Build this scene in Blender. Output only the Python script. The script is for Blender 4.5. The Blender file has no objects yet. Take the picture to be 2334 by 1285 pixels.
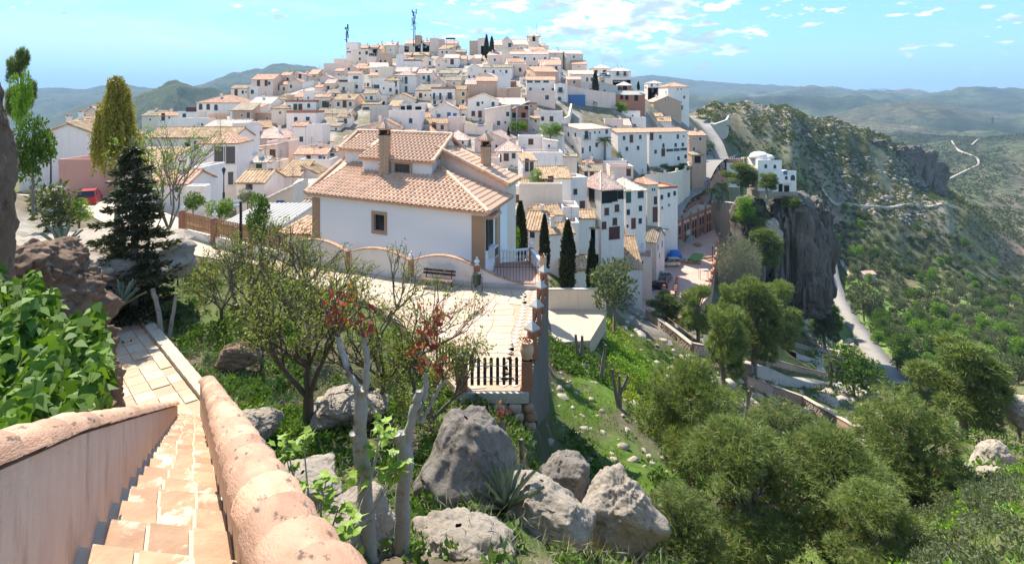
import bpy, math, random
import numpy as np
from mathutils import Vector, Matrix

# ------------------------------------------------------------------ camera, sky, sun, exposure
F, CX, HY = 1300.0, 1167.0, 225.0            # focal length, centre column and eye-level row of the photograph (pixels)
sc = bpy.context.scene
cam_d = bpy.data.cameras.new("camera"); cam = bpy.data.objects.new("camera", cam_d)
sc.collection.objects.link(cam); sc.camera = cam
cam.location = (0, 0, 0); cam.rotation_euler = (math.radians(90), 0, 0)
cam_d.sensor_width = 36.0; cam_d.lens = F * 36.0 / 2334.0
cam_d.shift_y = -(642.5 - HY) / 2334.0
cam_d.clip_start = 0.05; cam_d.clip_end = 90000.0

SUN = Vector((-0.56, 0.83, 1.30)).normalized()          # towards the sun
sun_el = math.asin(SUN.z); sun_az = math.atan2(SUN.x, SUN.y)
sl = bpy.data.lights.new("sun", 'SUN'); sl.energy = 4.4; sl.angle = math.radians(0.5); sl.color = (1.0, 0.93, 0.82)
so = bpy.data.objects.new("sun", sl); sc.collection.objects.link(so)
so.rotation_euler = (-SUN).to_track_quat('-Z', 'Y').to_euler(); so.location = (-60, 40, 90)

world = bpy.data.worlds.new("World"); sc.world = world; world.use_nodes = True
def build_world():
    nt = world.node_tree; nt.nodes.clear(); N = nt.nodes.new; L = nt.links.new
    out = N('ShaderNodeOutputWorld'); bg = N('ShaderNodeBackground'); bg.inputs[1].default_value = 0.13
    sky = N('ShaderNodeTexSky'); sky.sky_type = 'NISHITA'; sky.sun_disc = False
    sky.sun_elevation = sun_el; sky.sun_rotation = sun_az; sky.altitude = 600; sky.air_density = 1.0
    sky.dust_density = 0.4; sky.ozone_density = 2.0
    def math_(op, a, b=None, c=None):
        m = N('ShaderNodeMath'); m.operation = op
        for i, v in enumerate((a, b, c)):
            if v is None: continue
            if isinstance(v, (int, float)): m.inputs[i].default_value = v
            else: L(v, m.inputs[i])
        return m.outputs[0]
    tc = N('ShaderNodeTexCoord'); sep = N('ShaderNodeSeparateXYZ'); L(tc.outputs['Generated'], sep.inputs[0])
    az = math_('ARCTAN2', sep.outputs[0], sep.outputs[1])
    el = math_('ARCSINE', sep.outputs[2])
    comb = N('ShaderNodeCombineXYZ'); L(math_('MULTIPLY', az, 6.0), comb.inputs[0]); L(math_('MULTIPLY', el, 17.0), comb.inputs[1])
    def noise(vec, scale, detail, rough, dist=0.0, w=0.0):
        n = N('ShaderNodeTexNoise'); n.noise_dimensions = '3D'
        n.inputs['Scale'].default_value = scale; n.inputs['Detail'].default_value = detail
        n.inputs['Roughness'].default_value = rough; n.inputs['Distortion'].default_value = dist
        mp = N('ShaderNodeMapping'); mp.inputs['Location'].default_value = (w, w * 1.7, w * 0.4)
        L(vec, mp.inputs[0]); L(mp.outputs[0], n.inputs['Vector']); return n.outputs['Fac']
    def ramp(v, a, b):
        m = N('ShaderNodeMapRange'); m.interpolation_type = 'SMOOTHSTEP'; m.clamp = True
        m.inputs['From Min'].default_value = a; m.inputs['From Max'].default_value = b; L(v, m.inputs[0]); return m.outputs[0]
    big = noise(comb.outputs[0], 1.15, 2, 0.5, 0.0, 3.1)
    puff = noise(comb.outputs[0], 4.2, 8, 0.56, 0.1, 7.7)
    def bump(v, c, w):                                       # soft bell round a direction: the cloud bank over the town
        t = math_('DIVIDE', math_('SUBTRACT', v, c), w)
        return math_('EXPONENT', math_('MULTIPLY', math_('MULTIPLY', t, t), -1.0))
    bank = math_('MULTIPLY', bump(az, 0.11, 0.24), bump(el, 0.115, 0.075))
    bank2 = math_('MULTIPLY', bump(az, 0.26, 0.16), bump(el, 0.175, 0.05))
    cov = math_('ADD', math_('ADD', math_('MULTIPLY', big, 0.32), math_('MULTIPLY', puff, 0.90)), math_('ADD', math_('MULTIPLY', bank, 0.15), math_('MULTIPLY', bank2, 0.12)))
    cov = math_('SUBTRACT', cov, math_('MULTIPLY', math_('SUBTRACT', 1.0, ramp(az, -0.25, 0.0)), 0.06))
    mask = math_('MULTIPLY', ramp(cov, 0.70, 0.765), ramp(el, 0.0, 0.03))
    # thin high cirrus
    comb2 = N('ShaderNodeCombineXYZ'); L(math_('ADD', math_('MULTIPLY', az, 1.6), math_('MULTIPLY', el, 1.2)), comb2.inputs[0]); L(math_('MULTIPLY', el, 11.0), comb2.inputs[1])
    cir = ramp(noise(comb2.outputs[0], 1.6, 6, 0.62, 0.5, 1.3), 0.36, 0.74)
    cir = math_('MULTIPLY', cir, math_('ADD', 0.07, math_('MULTIPLY', math_('SUBTRACT', 1.0, ramp(az, -0.55, 0.3)), 0.72)))
    # deepen the sky's own blue a little, keep its horizon glow
    tint = N('ShaderNodeMix'); tint.data_type = 'RGBA'; tint.blend_type = 'MULTIPLY'; tint.inputs[0].default_value = 1.0
    L(sky.outputs[0], tint.inputs[6]); tint.inputs[7].default_value = (0.44, 0.71, 0.90, 1)
    m1 = N('ShaderNodeMix'); m1.data_type = 'RGBA'; L(cir, m1.inputs[0]); L(tint.outputs[2], m1.inputs[6]); m1.inputs[7].default_value = (4.7, 5.0, 5.0, 1)
    # clouds: white tops, grey-blue undersides
    shade = ramp(noise(comb.outputs[0], 3.0, 5, 0.5, 0.1, 7.95), 0.40, 0.66)
    cc = N('ShaderNodeMix'); cc.data_type = 'RGBA'; L(shade, cc.inputs[0])
    cc.inputs[6].default_value = (6.5, 6.4, 6.2, 1); cc.inputs[7].default_value = (2.5, 3.0, 3.5, 1)
    m2 = N('ShaderNodeMix'); m2.data_type = 'RGBA'; L(mask, m2.inputs[0]); L(m1.outputs[2], m2.inputs[6]); L(cc.outputs[2], m2.inputs[7])
    L(m2.outputs[2], bg.inputs[0]); L(bg.outputs[0], out.inputs[0])
build_world()

vs = sc.view_settings; vs.view_transform = 'Standard'; vs.look = 'None'; vs.exposure = 1.22; vs.gamma = 1.0; vs.use_curve_mapping = False
sc.render.engine = 'CYCLES'
cy = sc.cycles; cy.use_denoising = True; cy.max_bounces = 6; cy.diffuse_bounces = 3; cy.glossy_bounces = 2
cy.transmission_bounces = 4; cy.transparent_max_bounces = 4; cy.volume_bounces = 0; cy.caustics_reflective = False; cy.caustics_refractive = False
cy.sample_clamp_indirect = 4.0

# ------------------------------------------------------------------ helpers
C = sc.collection
def P(px, py, d):                            # the point seen at a pixel, d metres ahead
    return Vector(((px - CX) / F * d, d, -(py - HY) / F * d))
def X(px, d): return (px - CX) / F * d
def Z(py, d): return -(py - HY) / F * d

def tag(o, label=None, cat=None, group=None, kind=None):
    if label: o['label'] = label
    if cat: o['category'] = cat
    if group: o['group'] = group
    if kind: o['kind'] = kind
    return o
def thing(name, label, cat, loc=(0, 0, 0), rz=0.0, group=None):
    o = bpy.data.objects.new(name, None); o.empty_display_size = 0.2; C.objects.link(o)
    o.location = loc; o.rotation_euler = (0, 0, rz); return tag(o, label, cat, group)
def link(name, me, parent=None, loc=None, rot=None, scale=None):
    o = bpy.data.objects.new(name, me); C.objects.link(o)
    if parent is not None: o.parent = parent
    if loc is not None: o.location = loc
    if rot is not None: o.rotation_euler = rot
    if scale is not None: o.scale = scale
    return o
def copy_tree(o, parent=None, loc=None, rz=None, scale=None):
    c = o.copy(); C.objects.link(c); c.parent = parent
    if loc is not None: c.location = loc
    if rz is not None: c.rotation_euler = (0, 0, rz)
    if scale is not None: c.scale = scale
    for ch in list(o.children): copy_tree(ch, c)
    return c

class MB:
    def __init__(s): s.v = []; s.f = []
    def add(s, vs, fs):
        b = len(s.v); s.v += [tuple(p) for p in vs]; s.f += [tuple(i + b for i in f) for f in fs]; return s
    def box(s, cx, cy, cz, sx, sy, sz, rz=0.0, taper=1.0):       # centred in x, y; cz is the bottom
        c, n = math.cos(rz), math.sin(rz); out = []
        for z, k in ((cz, 1.0), (cz + sz, taper)):
            for a, b in ((-1, -1), (1, -1), (1, 1), (-1, 1)):
                x, y = a * sx * .5 * k, b * sy * .5 * k
                out.append((cx + x * c - y * n, cy + x * n + y * c, z))
        return s.add(out, [(3, 2, 1, 0), (4, 5, 6, 7), (0, 1, 5, 4), (1, 2, 6, 5), (2, 3, 7, 6), (3, 0, 4, 7)])
    def prism(s, poly, z0, z1):                                  # plan polygon (ccw) extruded up
        n = len(poly); vs = [(p[0], p[1], z0) for p in poly] + [(p[0], p[1], z1) for p in poly]
        return s.add(vs, [tuple(range(n - 1, -1, -1)), tuple(range(n, 2 * n))] + [(i, (i + 1) % n, n + (i + 1) % n, n + i) for i in range(n)])
    def slab(s, quad, t):                                        # any 3-D polygon thickened downwards by t along its normal
        q = [Vector(p) for p in quad]; nrm = Vector((0, 0, 0)); n = len(q)
        for i in range(n): nrm += (q[i] - q[0]).cross(q[(i + 1) % n] - q[0])
        nrm.normalize(); lo = [p - nrm * t for p in q]
        return s.add(q + lo, [tuple(range(n)), tuple(range(2 * n - 1, n - 1, -1))] + [((i + 1) % n, i, n + i, n + (i + 1) % n) for i in range(n)])
    def tube(s, pts, rads, n=7, cap=True):
        pts = [Vector(p) for p in pts]; vs = []; fs = []
        for i, p in enumerate(pts):
            t = (pts[min(i + 1, len(pts) - 1)] - pts[max(i - 1, 0)])
            if t.length < 1e-9: t = Vector((0, 0, 1))
            t.normalize(); a = t.cross(Vector((0.13, 0.91, 0.39)) if abs(t.z) > .9 else Vector((0, 0, 1))).normalized(); b = t.cross(a)
            for k in range(n):
                an = 2 * math.pi * k / n; vs.append(p + (a * math.cos(an) + b * math.sin(an)) * rads[i])
        for i in range(len(pts) - 1):
            for k in range(n):
                k2 = (k + 1) % n; fs.append((i * n + k, i * n + k2, (i + 1) * n + k2, (i + 1) * n + k))
        if cap: fs.append(tuple(range(n))); fs.append(tuple(range(len(pts) * n - 1, (len(pts) - 1) * n - 1, -1)))
        return s.add(vs, fs)
    def lathe(s, prof, n=12, c=(0, 0, 0)):                       # [(r, z)...]
        vs = []; fs = []
        for r, z in prof:
            for k in range(n):
                a = 2 * math.pi * k / n; vs.append((c[0] + r * math.cos(a), c[1] + r * math.sin(a), c[2] + z))
        for i in range(len(prof) - 1):
            for k in range(n):
                k2 = (k + 1) % n; fs.append((i * n + k, i * n + k2, (i + 1) * n + k2, (i + 1) * n + k))
        fs.append(tuple(range(n - 1, -1, -1))); fs.append(tuple(range((len(prof) - 1) * n, len(prof) * n)))
        return s.add(vs, fs)
    def mesh(s, name, mat, smooth=False, off=None):
        me = bpy.data.meshes.new(name)
        v = s.v if off is None else [(p[0] - off[0], p[1] - off[1], p[2] - off[2]) for p in s.v]
        me.from_pydata(v, [], s.f); me.materials.append(mat)
        if smooth: me.polygons.foreach_set('use_smooth', [True] * len(me.polygons))
        me.update(); return me
    def build(s, name, mat, parent=None, smooth=False, off=None, loc=None):
        return link(name, s.mesh(name, mat, smooth, off), parent, loc)

def np_mesh(name, V, Fc, mat, smooth=False, tint=None, attr='tint'):
    """V (n,3); Fc (m,k) with one k; fast mesh from numpy"""
    me = bpy.data.meshes.new(name); V = np.asarray(V, np.float32); Fc = np.asarray(Fc, np.int32); m, k = Fc.shape
    me.vertices.add(len(V)); me.vertices.foreach_set('co', V.ravel())
    me.loops.add(m * k); me.loops.foreach_set('vertex_index', Fc.ravel())
    me.polygons.add(m); me.polygons.foreach_set('loop_start', np.arange(0, m * k, k, dtype=np.int32))
    if smooth: me.polygons.foreach_set('use_smooth', np.ones(m, bool))
    me.update(calc_edges=True)
    if tint is not None:
        tint = np.asarray(tint, np.float32)
        if tint.ndim == 1:
            a = me.attributes.new(attr, 'FLOAT', 'POINT'); a.data.foreach_set('value', tint)
        else:
            a = me.attributes.new(attr, 'FLOAT_COLOR', 'POINT')
            a.data.foreach_set('color', np.concatenate([tint, np.ones((len(tint), 1), np.float32)], 1).ravel())
    me.materials.append(mat); return me

# value noise in numpy
_rs = np.random.RandomState(11); _perm = _rs.permutation(512)
def _h(ix, iy, iz): return (_perm[(ix + _perm[(iy + _perm[iz & 511]) & 511]) & 511] / 255.5) - 1.0
def vnoise(x, y, z=None):
    x = np.asarray(x, float); y = np.asarray(y, float); z = np.zeros_like(x) if z is None else np.asarray(z, float)
    xi, yi, zi = np.floor(x).astype(int), np.floor(y).astype(int), np.floor(z).astype(int)
    u, v, w = x - xi, y - yi, z - zi; u, v, w = [t * t * (3 - 2 * t) for t in (u, v, w)]
    r = 0
    for dx in (0, 1):
        for dy in (0, 1):
            for dz in (0, 1):
                r = r + _h(xi + dx, yi + dy, zi + dz) * (u if dx else 1 - u) * (v if dy else 1 - v) * (w if dz else 1 - w)
    return r
def fbm(x, y, z=None, o=4, g=.5):
    r = 0; a = 1.0; k = 1.0
    for i in range(o):
        r = r + a * vnoise(x * k + 17 * i, y * k + 31 * i, None if z is None else z * k + 7 * i); a *= g; k *= 2.03
    return r

# ------------------------------------------------------------------ materials
M = {}
def nodes_of(name):
    m = bpy.data.materials.new(name); m.use_nodes = True; nt = m.node_tree
    return m, nt, nt.nodes['Principled BSDF'], nt.nodes.new, nt.links.new
def mixc(N, L, fac, a, b, mode='MIX'):
    x = N('ShaderNodeMix'); x.data_type = 'RGBA'; x.blend_type = mode
    for i, v in ((0, fac), (6, a), (7, b)):
        if isinstance(v, (int, float)): x.inputs[i].default_value = v
        elif isinstance(v, tuple): x.inputs[i].default_value = v if len(v) == 4 else v + (1,)
        else: L(v, x.inputs[i])
    return x.outputs[2]
def noise_n(N, L, scale, detail=4, rough=.55, vec=None, dist=0.0):
    n = N('ShaderNodeTexNoise'); n.inputs['Scale'].default_value = scale; n.inputs['Detail'].default_value = detail
    n.inputs['Roughness'].default_value = rough; n.inputs['Distortion'].default_value = dist
    if vec is not None: L(vec, n.inputs['Vector'])
    return n.outputs['Fac']
def rng_n(N, L, v, a, b, lo=0.0, hi=1.0):
    m = N('ShaderNodeMapRange'); m.clamp = True
    for i, q in ((1, a), (2, b), (3, lo), (4, hi)): m.inputs[i].default_value = q
    L(v, m.inputs[0]); return m.outputs[0]
def simple(name, col, rough=.8, col2=None, scale=6.0, bump=0.0, bscale=40.0, var=0.0, metal=0.0, spots=None, spot_scale=2.0, spot_rng=(.55, .7), stretch=None, wscale=None):
    """noise-mottled surface in object space; var = per-object value shift; spots = stain colour"""
    m, nt, b, N, L = nodes_of(name)
    tc = N('ShaderNodeTexCoord'); vec = tc.outputs['Object']
    if var:                                                # every piece takes its own patch of the pattern
        oj = N('ShaderNodeObjectInfo'); cj = N('ShaderNodeCombineXYZ'); aj = N('ShaderNodeVectorMath'); aj.operation = 'ADD'
        L(rng_n(N, L, oj.outputs['Random'], 0, 1, 0, 80), cj.inputs[0]); L(rng_n(N, L, oj.outputs['Random'], 0, 1, 50, 0), cj.inputs[1]); L(vec, aj.inputs[0]); L(cj.outputs[0], aj.inputs[1]); vec = aj.outputs[0]
    if stretch:
        mp = N('ShaderNodeMapping'); mp.inputs['Scale'].default_value = stretch; L(vec, mp.inputs[0]); vec = mp.outputs[0]
    c = mixc(N, L, rng_n(N, L, noise_n(N, L, scale, 5, .6, vec), .3, .7), tuple(col), tuple(col2 if col2 else [q * .8 for q in col]))
    if spots: c = mixc(N, L, rng_n(N, L, noise_n(N, L, spot_scale, 6, .65, vec), *spot_rng), c, tuple(spots))
    if var:
        oi = N('ShaderNodeObjectInfo'); hs = N('ShaderNodeHueSaturation')
        L(rng_n(N, L, oi.outputs['Random'], 0, 1, 1 - var, 1 + var), hs.inputs['Value']); L(c, hs.inputs['Color']); c = hs.outputs[0]
    L(c, b.inputs['Base Color']); b.inputs['Roughness'].default_value = rough; b.inputs['Metallic'].default_value = metal
    if bump:
        bn = N('ShaderNodeBump'); bn.inputs['Strength'].default_value = bump; bn.inputs['Distance'].default_value = .02
        L(noise_n(N, L, bscale, 5, .6, tc.outputs['Object']), bn.inputs['Height']); L(bn.outputs[0], b.inputs['Normal'])
    M[name] = m; return m
def plaster(name, col, stain, amt=.5, var=.06):
    """house plaster: rain streaks running down, blotches where the coat has worn"""
    m, nt, b, N, L = nodes_of(name)
    tc = N('ShaderNodeTexCoord'); oi = N('ShaderNodeObjectInfo')
    ad = N('ShaderNodeVectorMath'); ad.operation = 'ADD'; L(tc.outputs['Object'], ad.inputs[0])
    cm = N('ShaderNodeCombineXYZ'); L(rng_n(N, L, oi.outputs['Random'], 0, 1, 0, 90), cm.inputs[0]); L(rng_n(N, L, oi.outputs['Random'], 0, 1, 0, 37), cm.inputs[2]); L(cm.outputs[0], ad.inputs[1])
    mp = N('ShaderNodeMapping'); mp.inputs['Scale'].default_value = (1.3, 1.3, .16); L(ad.outputs[0], mp.inputs[0])
    st = rng_n(N, L, noise_n(N, L, 1.1, 6, .68, mp.outputs[0]), .50, .78, 0, amt)
    bl = rng_n(N, L, noise_n(N, L, .55, 6, .7, ad.outputs[0]), .54, .70, 0, amt)
    c = mixc(N, L, st, tuple(col), tuple(stain)); c = mixc(N, L, bl, c, tuple([.6 * s + .4 * q for s, q in zip(stain, col)]))
    hs = N('ShaderNodeHueSaturation'); L(rng_n(N, L, oi.outputs['Random'], 0, 1, 1 - var, 1 + var * .6), hs.inputs['Value']); L(c, hs.inputs['Color'])
    L(hs.outputs[0], b.inputs['Base Color']); b.inputs['Roughness'].default_value = .9
    bn = N('ShaderNodeBump'); bn.inputs['Strength'].default_value = .25; bn.inputs['Distance'].default_value = .03
    L(noise_n(N, L, 9, 6, .65, tc.outputs['Object']), bn.inputs['Height']); L(bn.outputs[0], b.inputs['Normal'])
    M[name] = m; return m
def leafmat(name, c1, c2, c3=None, trans=.3, rough=.55):
    """foliage: colour runs over the leaf's own random 'tint' value"""
    m, nt, b, N, L = nodes_of(name)
    at = N('ShaderNodeAttribute'); at.attribute_name = 'tint'
    c = mixc(N, L, at.outputs['Fac'], tuple(c1), tuple(c2))
    if c3: c = mixc(N, L, rng_n(N, L, at.outputs['Fac'], .86, .96), c, tuple(c3))
    oi = N('ShaderNodeObjectInfo'); hs = N('ShaderNodeHueSaturation')
    L(rng_n(N, L, oi.outputs['Random'], 0, 1, .86, 1.14), hs.inputs['Value']); L(c, hs.inputs['Color']); c = hs.outputs[0]
    L(c, b.inputs['Base Color']); b.inputs['Roughness'].default_value = rough; b.inputs['Specular IOR Level'].default_value = .25
    tr = N('ShaderNodeBsdfTranslucent'); L(mixc(N, L, 1.0, c, (1.25, 1.3, .6), 'MULTIPLY'), tr.inputs['Color'])
    mx = N('ShaderNodeMixShader'); mx.inputs[0].default_value = trans
    L(b.outputs[0], mx.inputs[1]); L(tr.outputs[0], mx.inputs[2]); L(mx.outputs[0], nt.nodes['Material Output'].inputs['Surface'])
    M[name] = m; return m

for nm, col, st, amt in (('white', (.88, .79, .70), (.64, .50, .39), .5), ('cream', (.84, .69, .54), (.58, .42, .30), .55),
                         ('pink', (.84, .64, .52), (.60, .40, .30), .55), ('tan', (.60, .41, .29), (.42, .28, .20), .6),
                         ('yellow', (.74, .57, .34), (.55, .40, .26), .5), ('salmon', (.58, .31, .24), (.44, .22, .17), .5), ('grey', (.52, .48, .43), (.34, .30, .27), .7), ('villa', (.87, .85, .83), (.80, .77, .74), .15)):
    plaster(nm, col, st, amt)
def rooftile(name, c1, c2, moss, amt):
    m, nt, b, N, L = nodes_of(name); tc = N('ShaderNodeTexCoord'); v = tc.outputs['Object']
    c = mixc(N, L, rng_n(N, L, noise_n(N, L, 3.2, 5, .75, v), .3, .7), c1, c2)
    c = mixc(N, L, rng_n(N, L, noise_n(N, L, .8, 6, .75, v), .62 - .3 * amt, .82 - .3 * amt), c, moss)
    vo = N('ShaderNodeTexVoronoi'); vo.inputs['Scale'].default_value = 3.6; L(v, vo.inputs['Vector'])
    wn = N('ShaderNodeSeparateColor'); L(vo.outputs['Color'], wn.inputs[0])
    hs = N('ShaderNodeHueSaturation'); L(rng_n(N, L, wn.outputs[0], 0, 1, .62, 1.25), hs.inputs['Value']); L(c, hs.inputs['Color'])
    oi = N('ShaderNodeObjectInfo'); h2 = N('ShaderNodeHueSaturation'); L(rng_n(N, L, oi.outputs['Random'], 0, 1, .85, 1.12), h2.inputs['Value']); L(hs.outputs[0], h2.inputs['Color'])
    L(h2.outputs[0], b.inputs['Base Color']); b.inputs['Roughness'].default_value = .85; M[name] = m
rooftile('roof_o', (.52, .27, .16), (.62, .38, .25), (.34, .22, .13), .35)
rooftile('roof_y', (.48, .29, .17), (.58, .42, .27), (.38, .24, .10), .7)
rooftile('roof_p', (.62, .42, .33), (.66, .48, .38), (.45, .33, .26), .3)
rooftile('roof_b', (.36, .27, .18), (.44, .34, .24), (.22, .18, .10), .6)
rooftile('roof_c', (.62, .52, .40), (.66, .57, .46), (.52, .42, .32), .2)
simple('villa_tile', (.62, .38, .235), .7, (.70, .47, .32), 9, .2, 30, var=.17, spots=(.48, .24, .14), spot_rng=(.6, .75))
simple('terracotta', (.58, .30, .18), .75, (.62, .38, .25), 4, .3, 30, var=.10, spots=(.16, .09, .06), spot_scale=5, spot_rng=(.60, .68))
simple('coping', (.40, .21, .125), .85, (.56, .345, .225), 1.6, .5, 14, var=.22, spots=(.13, .085, .06), spot_scale=2.6, spot_rng=(.585, .64))
simple('step_tile', (.36, .20, .115), .85, (.48, .31, .19), 5, .4, 30, var=.2, spots=(.60, .50, .36), spot_scale=4, spot_rng=(.54, .62))
simple('mortar', (.54, .45, .33), .95, (.62, .53, .40), 14, .4, 50)
simple('stair_plaster', (.66, .47, .335), .95, (.74, .57, .43), 7, .9, 40, spots=(.50, .34, .23), spot_scale=3, stretch=(1, 1, .35))
simple('garden_plaster', (.76, .69, .63), .92, (.80, .74, .68), 4, .25, 30, spots=(.64, .56, .49), spot_scale=.8)
simple('brick', (.34, .14, .075), .85, (.42, .20, .12), 12, .3, 30, spots=(.22, .09, .05), spot_scale=18)
simple('red_brick', (.36, .15, .09), .85, (.44, .21, .14), 5, .3, 30, spots=(.28, .13, .08), spot_scale=9, var=.08)
simple('quoin_brick', (.40, .24, .14), .85, (.50, .32, .20), 30, .3, 30)
simple('iron', (.015, .015, .017), .5)
simple('dark_metal', (.045, .05, .05), .45, metal=.4)
simple('dark_green', (.02, .05, .035), .5)
simple('white_paint', (.80, .80, .79), .6, (.74, .73, .70), 8)
simple('stone_cap', (.42, .40, .36), .9, (.52, .49, .43), 20, .5, 60)
simple('wood', (.13, .06, .04), .6, (.18, .09, .06), 30, stretch=(1, 12, 12))
simple('fence_wood', (.30, .15, .06), .7, (.38, .21, .10), 12, var=.12)
simple('dark_wood', (.04, .018, .012), .55, (.055, .025, .017), 12)
simple('glass', (.025, .03, .035), .12, (.04, .045, .05), 1.0)
simple('dark_infill', (.012, .011, .010), .9)  # near-black: painted shade inside openings, niches and flues; also the garage door
simple('blue_paint', (.06, .16, .38), .6)
simple('brown_shutter', (.12, .05, .03), .7)
simple('green_door', (.02, .10, .05), .6)
simple('concrete', (.44, .41, .37), .9, (.52, .49, .44), 2, .2, 20, spots=(.32, .30, .27), spot_scale=.7)
simple('asphalt', (.25, .225, .20), .9, (.30, .275, .24), .6, .15, 20, spots=(.21, .19, .17), spot_scale=.25)
simple('paving', (.46, .355, .24), .85, (.53, .43, .31), 3, .25, 30, var=.07, spots=(.46, .44, .41), spot_scale=1.3)
simple('paving_red', (.50, .30, .22), .85, (.58, .37, .29), .5, .2, 20, spots=(.60, .42, .34), spot_scale=.3)
simple('paving_joint', (.40, .29, .19), .95, (.45, .34, .23), 3)
simple('flag_red', (.52, .34, .25), .85, (.60, .43, .33), 5, .2, 30, var=.08)
simple('pot', (.55, .36, .22), .7, (.60, .42, .28), 8)
simple('rubble', (.44, .35, .27), .92, (.54, .45, .36), 6, .5, 30, var=.22, spots=(.34, .20, .13), spot_scale=3)
simple('rubble_red', (.26, .15, .10), .92, (.34, .21, .15), 6, .5, 30, var=.25)
simple('bark', (.16, .14, .12), .95, (.24, .21, .18), 9, .8, 40, spots=(.20, .10, .03), spot_scale=3, spot_rng=(.55, .66), stretch=(1, 1, .5))
simple('pale_bark', (.30, .28, .25), .9, (.38, .36, .32), 9, .6, 40, spots=(.22, .10, .03), spot_scale=2.2, spot_rng=(.56, .66))
simple('twig', (.10, .075, .055), .9, (.14, .11, .08), 10)
simple('reed', (.24, .24, .17), .9, (.30, .30, .22), 10)
simple('car_red', (.45, .015, .02), .3); simple('car_white', (.75, .75, .75), .3); simple('car_silver', (.42, .42, .40), .3, metal=.5)
simple('car_black', (.012, .014, .017), .25); simple('car_blue', (.03, .06, .18), .3); simple('car_grey', (.10, .14, .16), .3); simple('car_maroon', (.10, .02, .03), .3)
simple('tyre', (.015, .015, .015), .9); simple('rim', (.4, .4, .4), .4, metal=.6)
simple('lamp_red', (.35, .01, .01), .3); simple('lamp_clear', (.7, .7, .65), .2)
simple('tarp', (.02, .18, .60), .5); simple('turf', (.14, .24, .05), .95, (.18, .28, .07), 6)
simple('petal', (.55, .02, .03), .6); simple('skin', (.45, .28, .2), .6); simple('shirt_red', (.5, .03, .04), .8); simple('cloth_dark', (.03, .03, .04), .8); simple('shirt_blue', (.2, .3, .5), .8)
simple('grey_tile', (.30, .28, .26), .9, (.36, .34, .31), 2)
simple('awning', (.5, .04, .03), .8); simple('soil', (.16, .10, .06), .95, (.22, .15, .10), 8)

leafmat('pine', (.105, .155, .045), (.245, .30, .085), (.32, .32, .11))
leafmat('pine_dark', (.05, .075, .028), (.12, .145, .05))
leafmat('fir', (.034, .042, .016), (.09, .09, .036), trans=.2)
leafmat('cypress', (.022, .030, .013), (.055, .062, .024), trans=.15)
leafmat('yellow_leaf', (.26, .22, .03), (.42, .34, .055))
leafmat('spring_leaf', (.16, .26, .03), (.28, .38, .06))
leafmat('bush', (.05, .105, .014), (.125, .205, .03))
leafmat('bright', (.105, .21, .018), (.23, .36, .04))
leafmat('mustard', (.12, .19, .03), (.24, .30, .04), (.55, .48, .02))
leafmat('olive', (.085, .108, .05), (.165, .19, .095))
leafmat('scrub', (.060, .074, .026), (.125, .14, .05))
leafmat('ivy', (.055, .13, .012), (.17, .28, .03), rough=.6)
leafmat('fig', (.17, .28, .03), (.30, .42, .06), rough=.45)
leafmat('almond', (.17, .20, .04), (.30, .32, .07))
leafmat('red_leaf', (.26, .03, .03), (.34, .10, .04), (.36, .26, .04))
leafmat('grass', (.10, .18, .022), (.19, .27, .04), (.30, .28, .10))
leafmat('agave', (.13, .17, .13), (.20, .24, .19), trans=.05)
leafmat('fennel', (.10, .19, .07), (.16, .26, .11))
leafmat('palm', (.09, .13, .035), (.18, .22, .07))
leafmat('reed_leaf', (.20, .20, .12), (.32, .31, .21))
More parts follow.
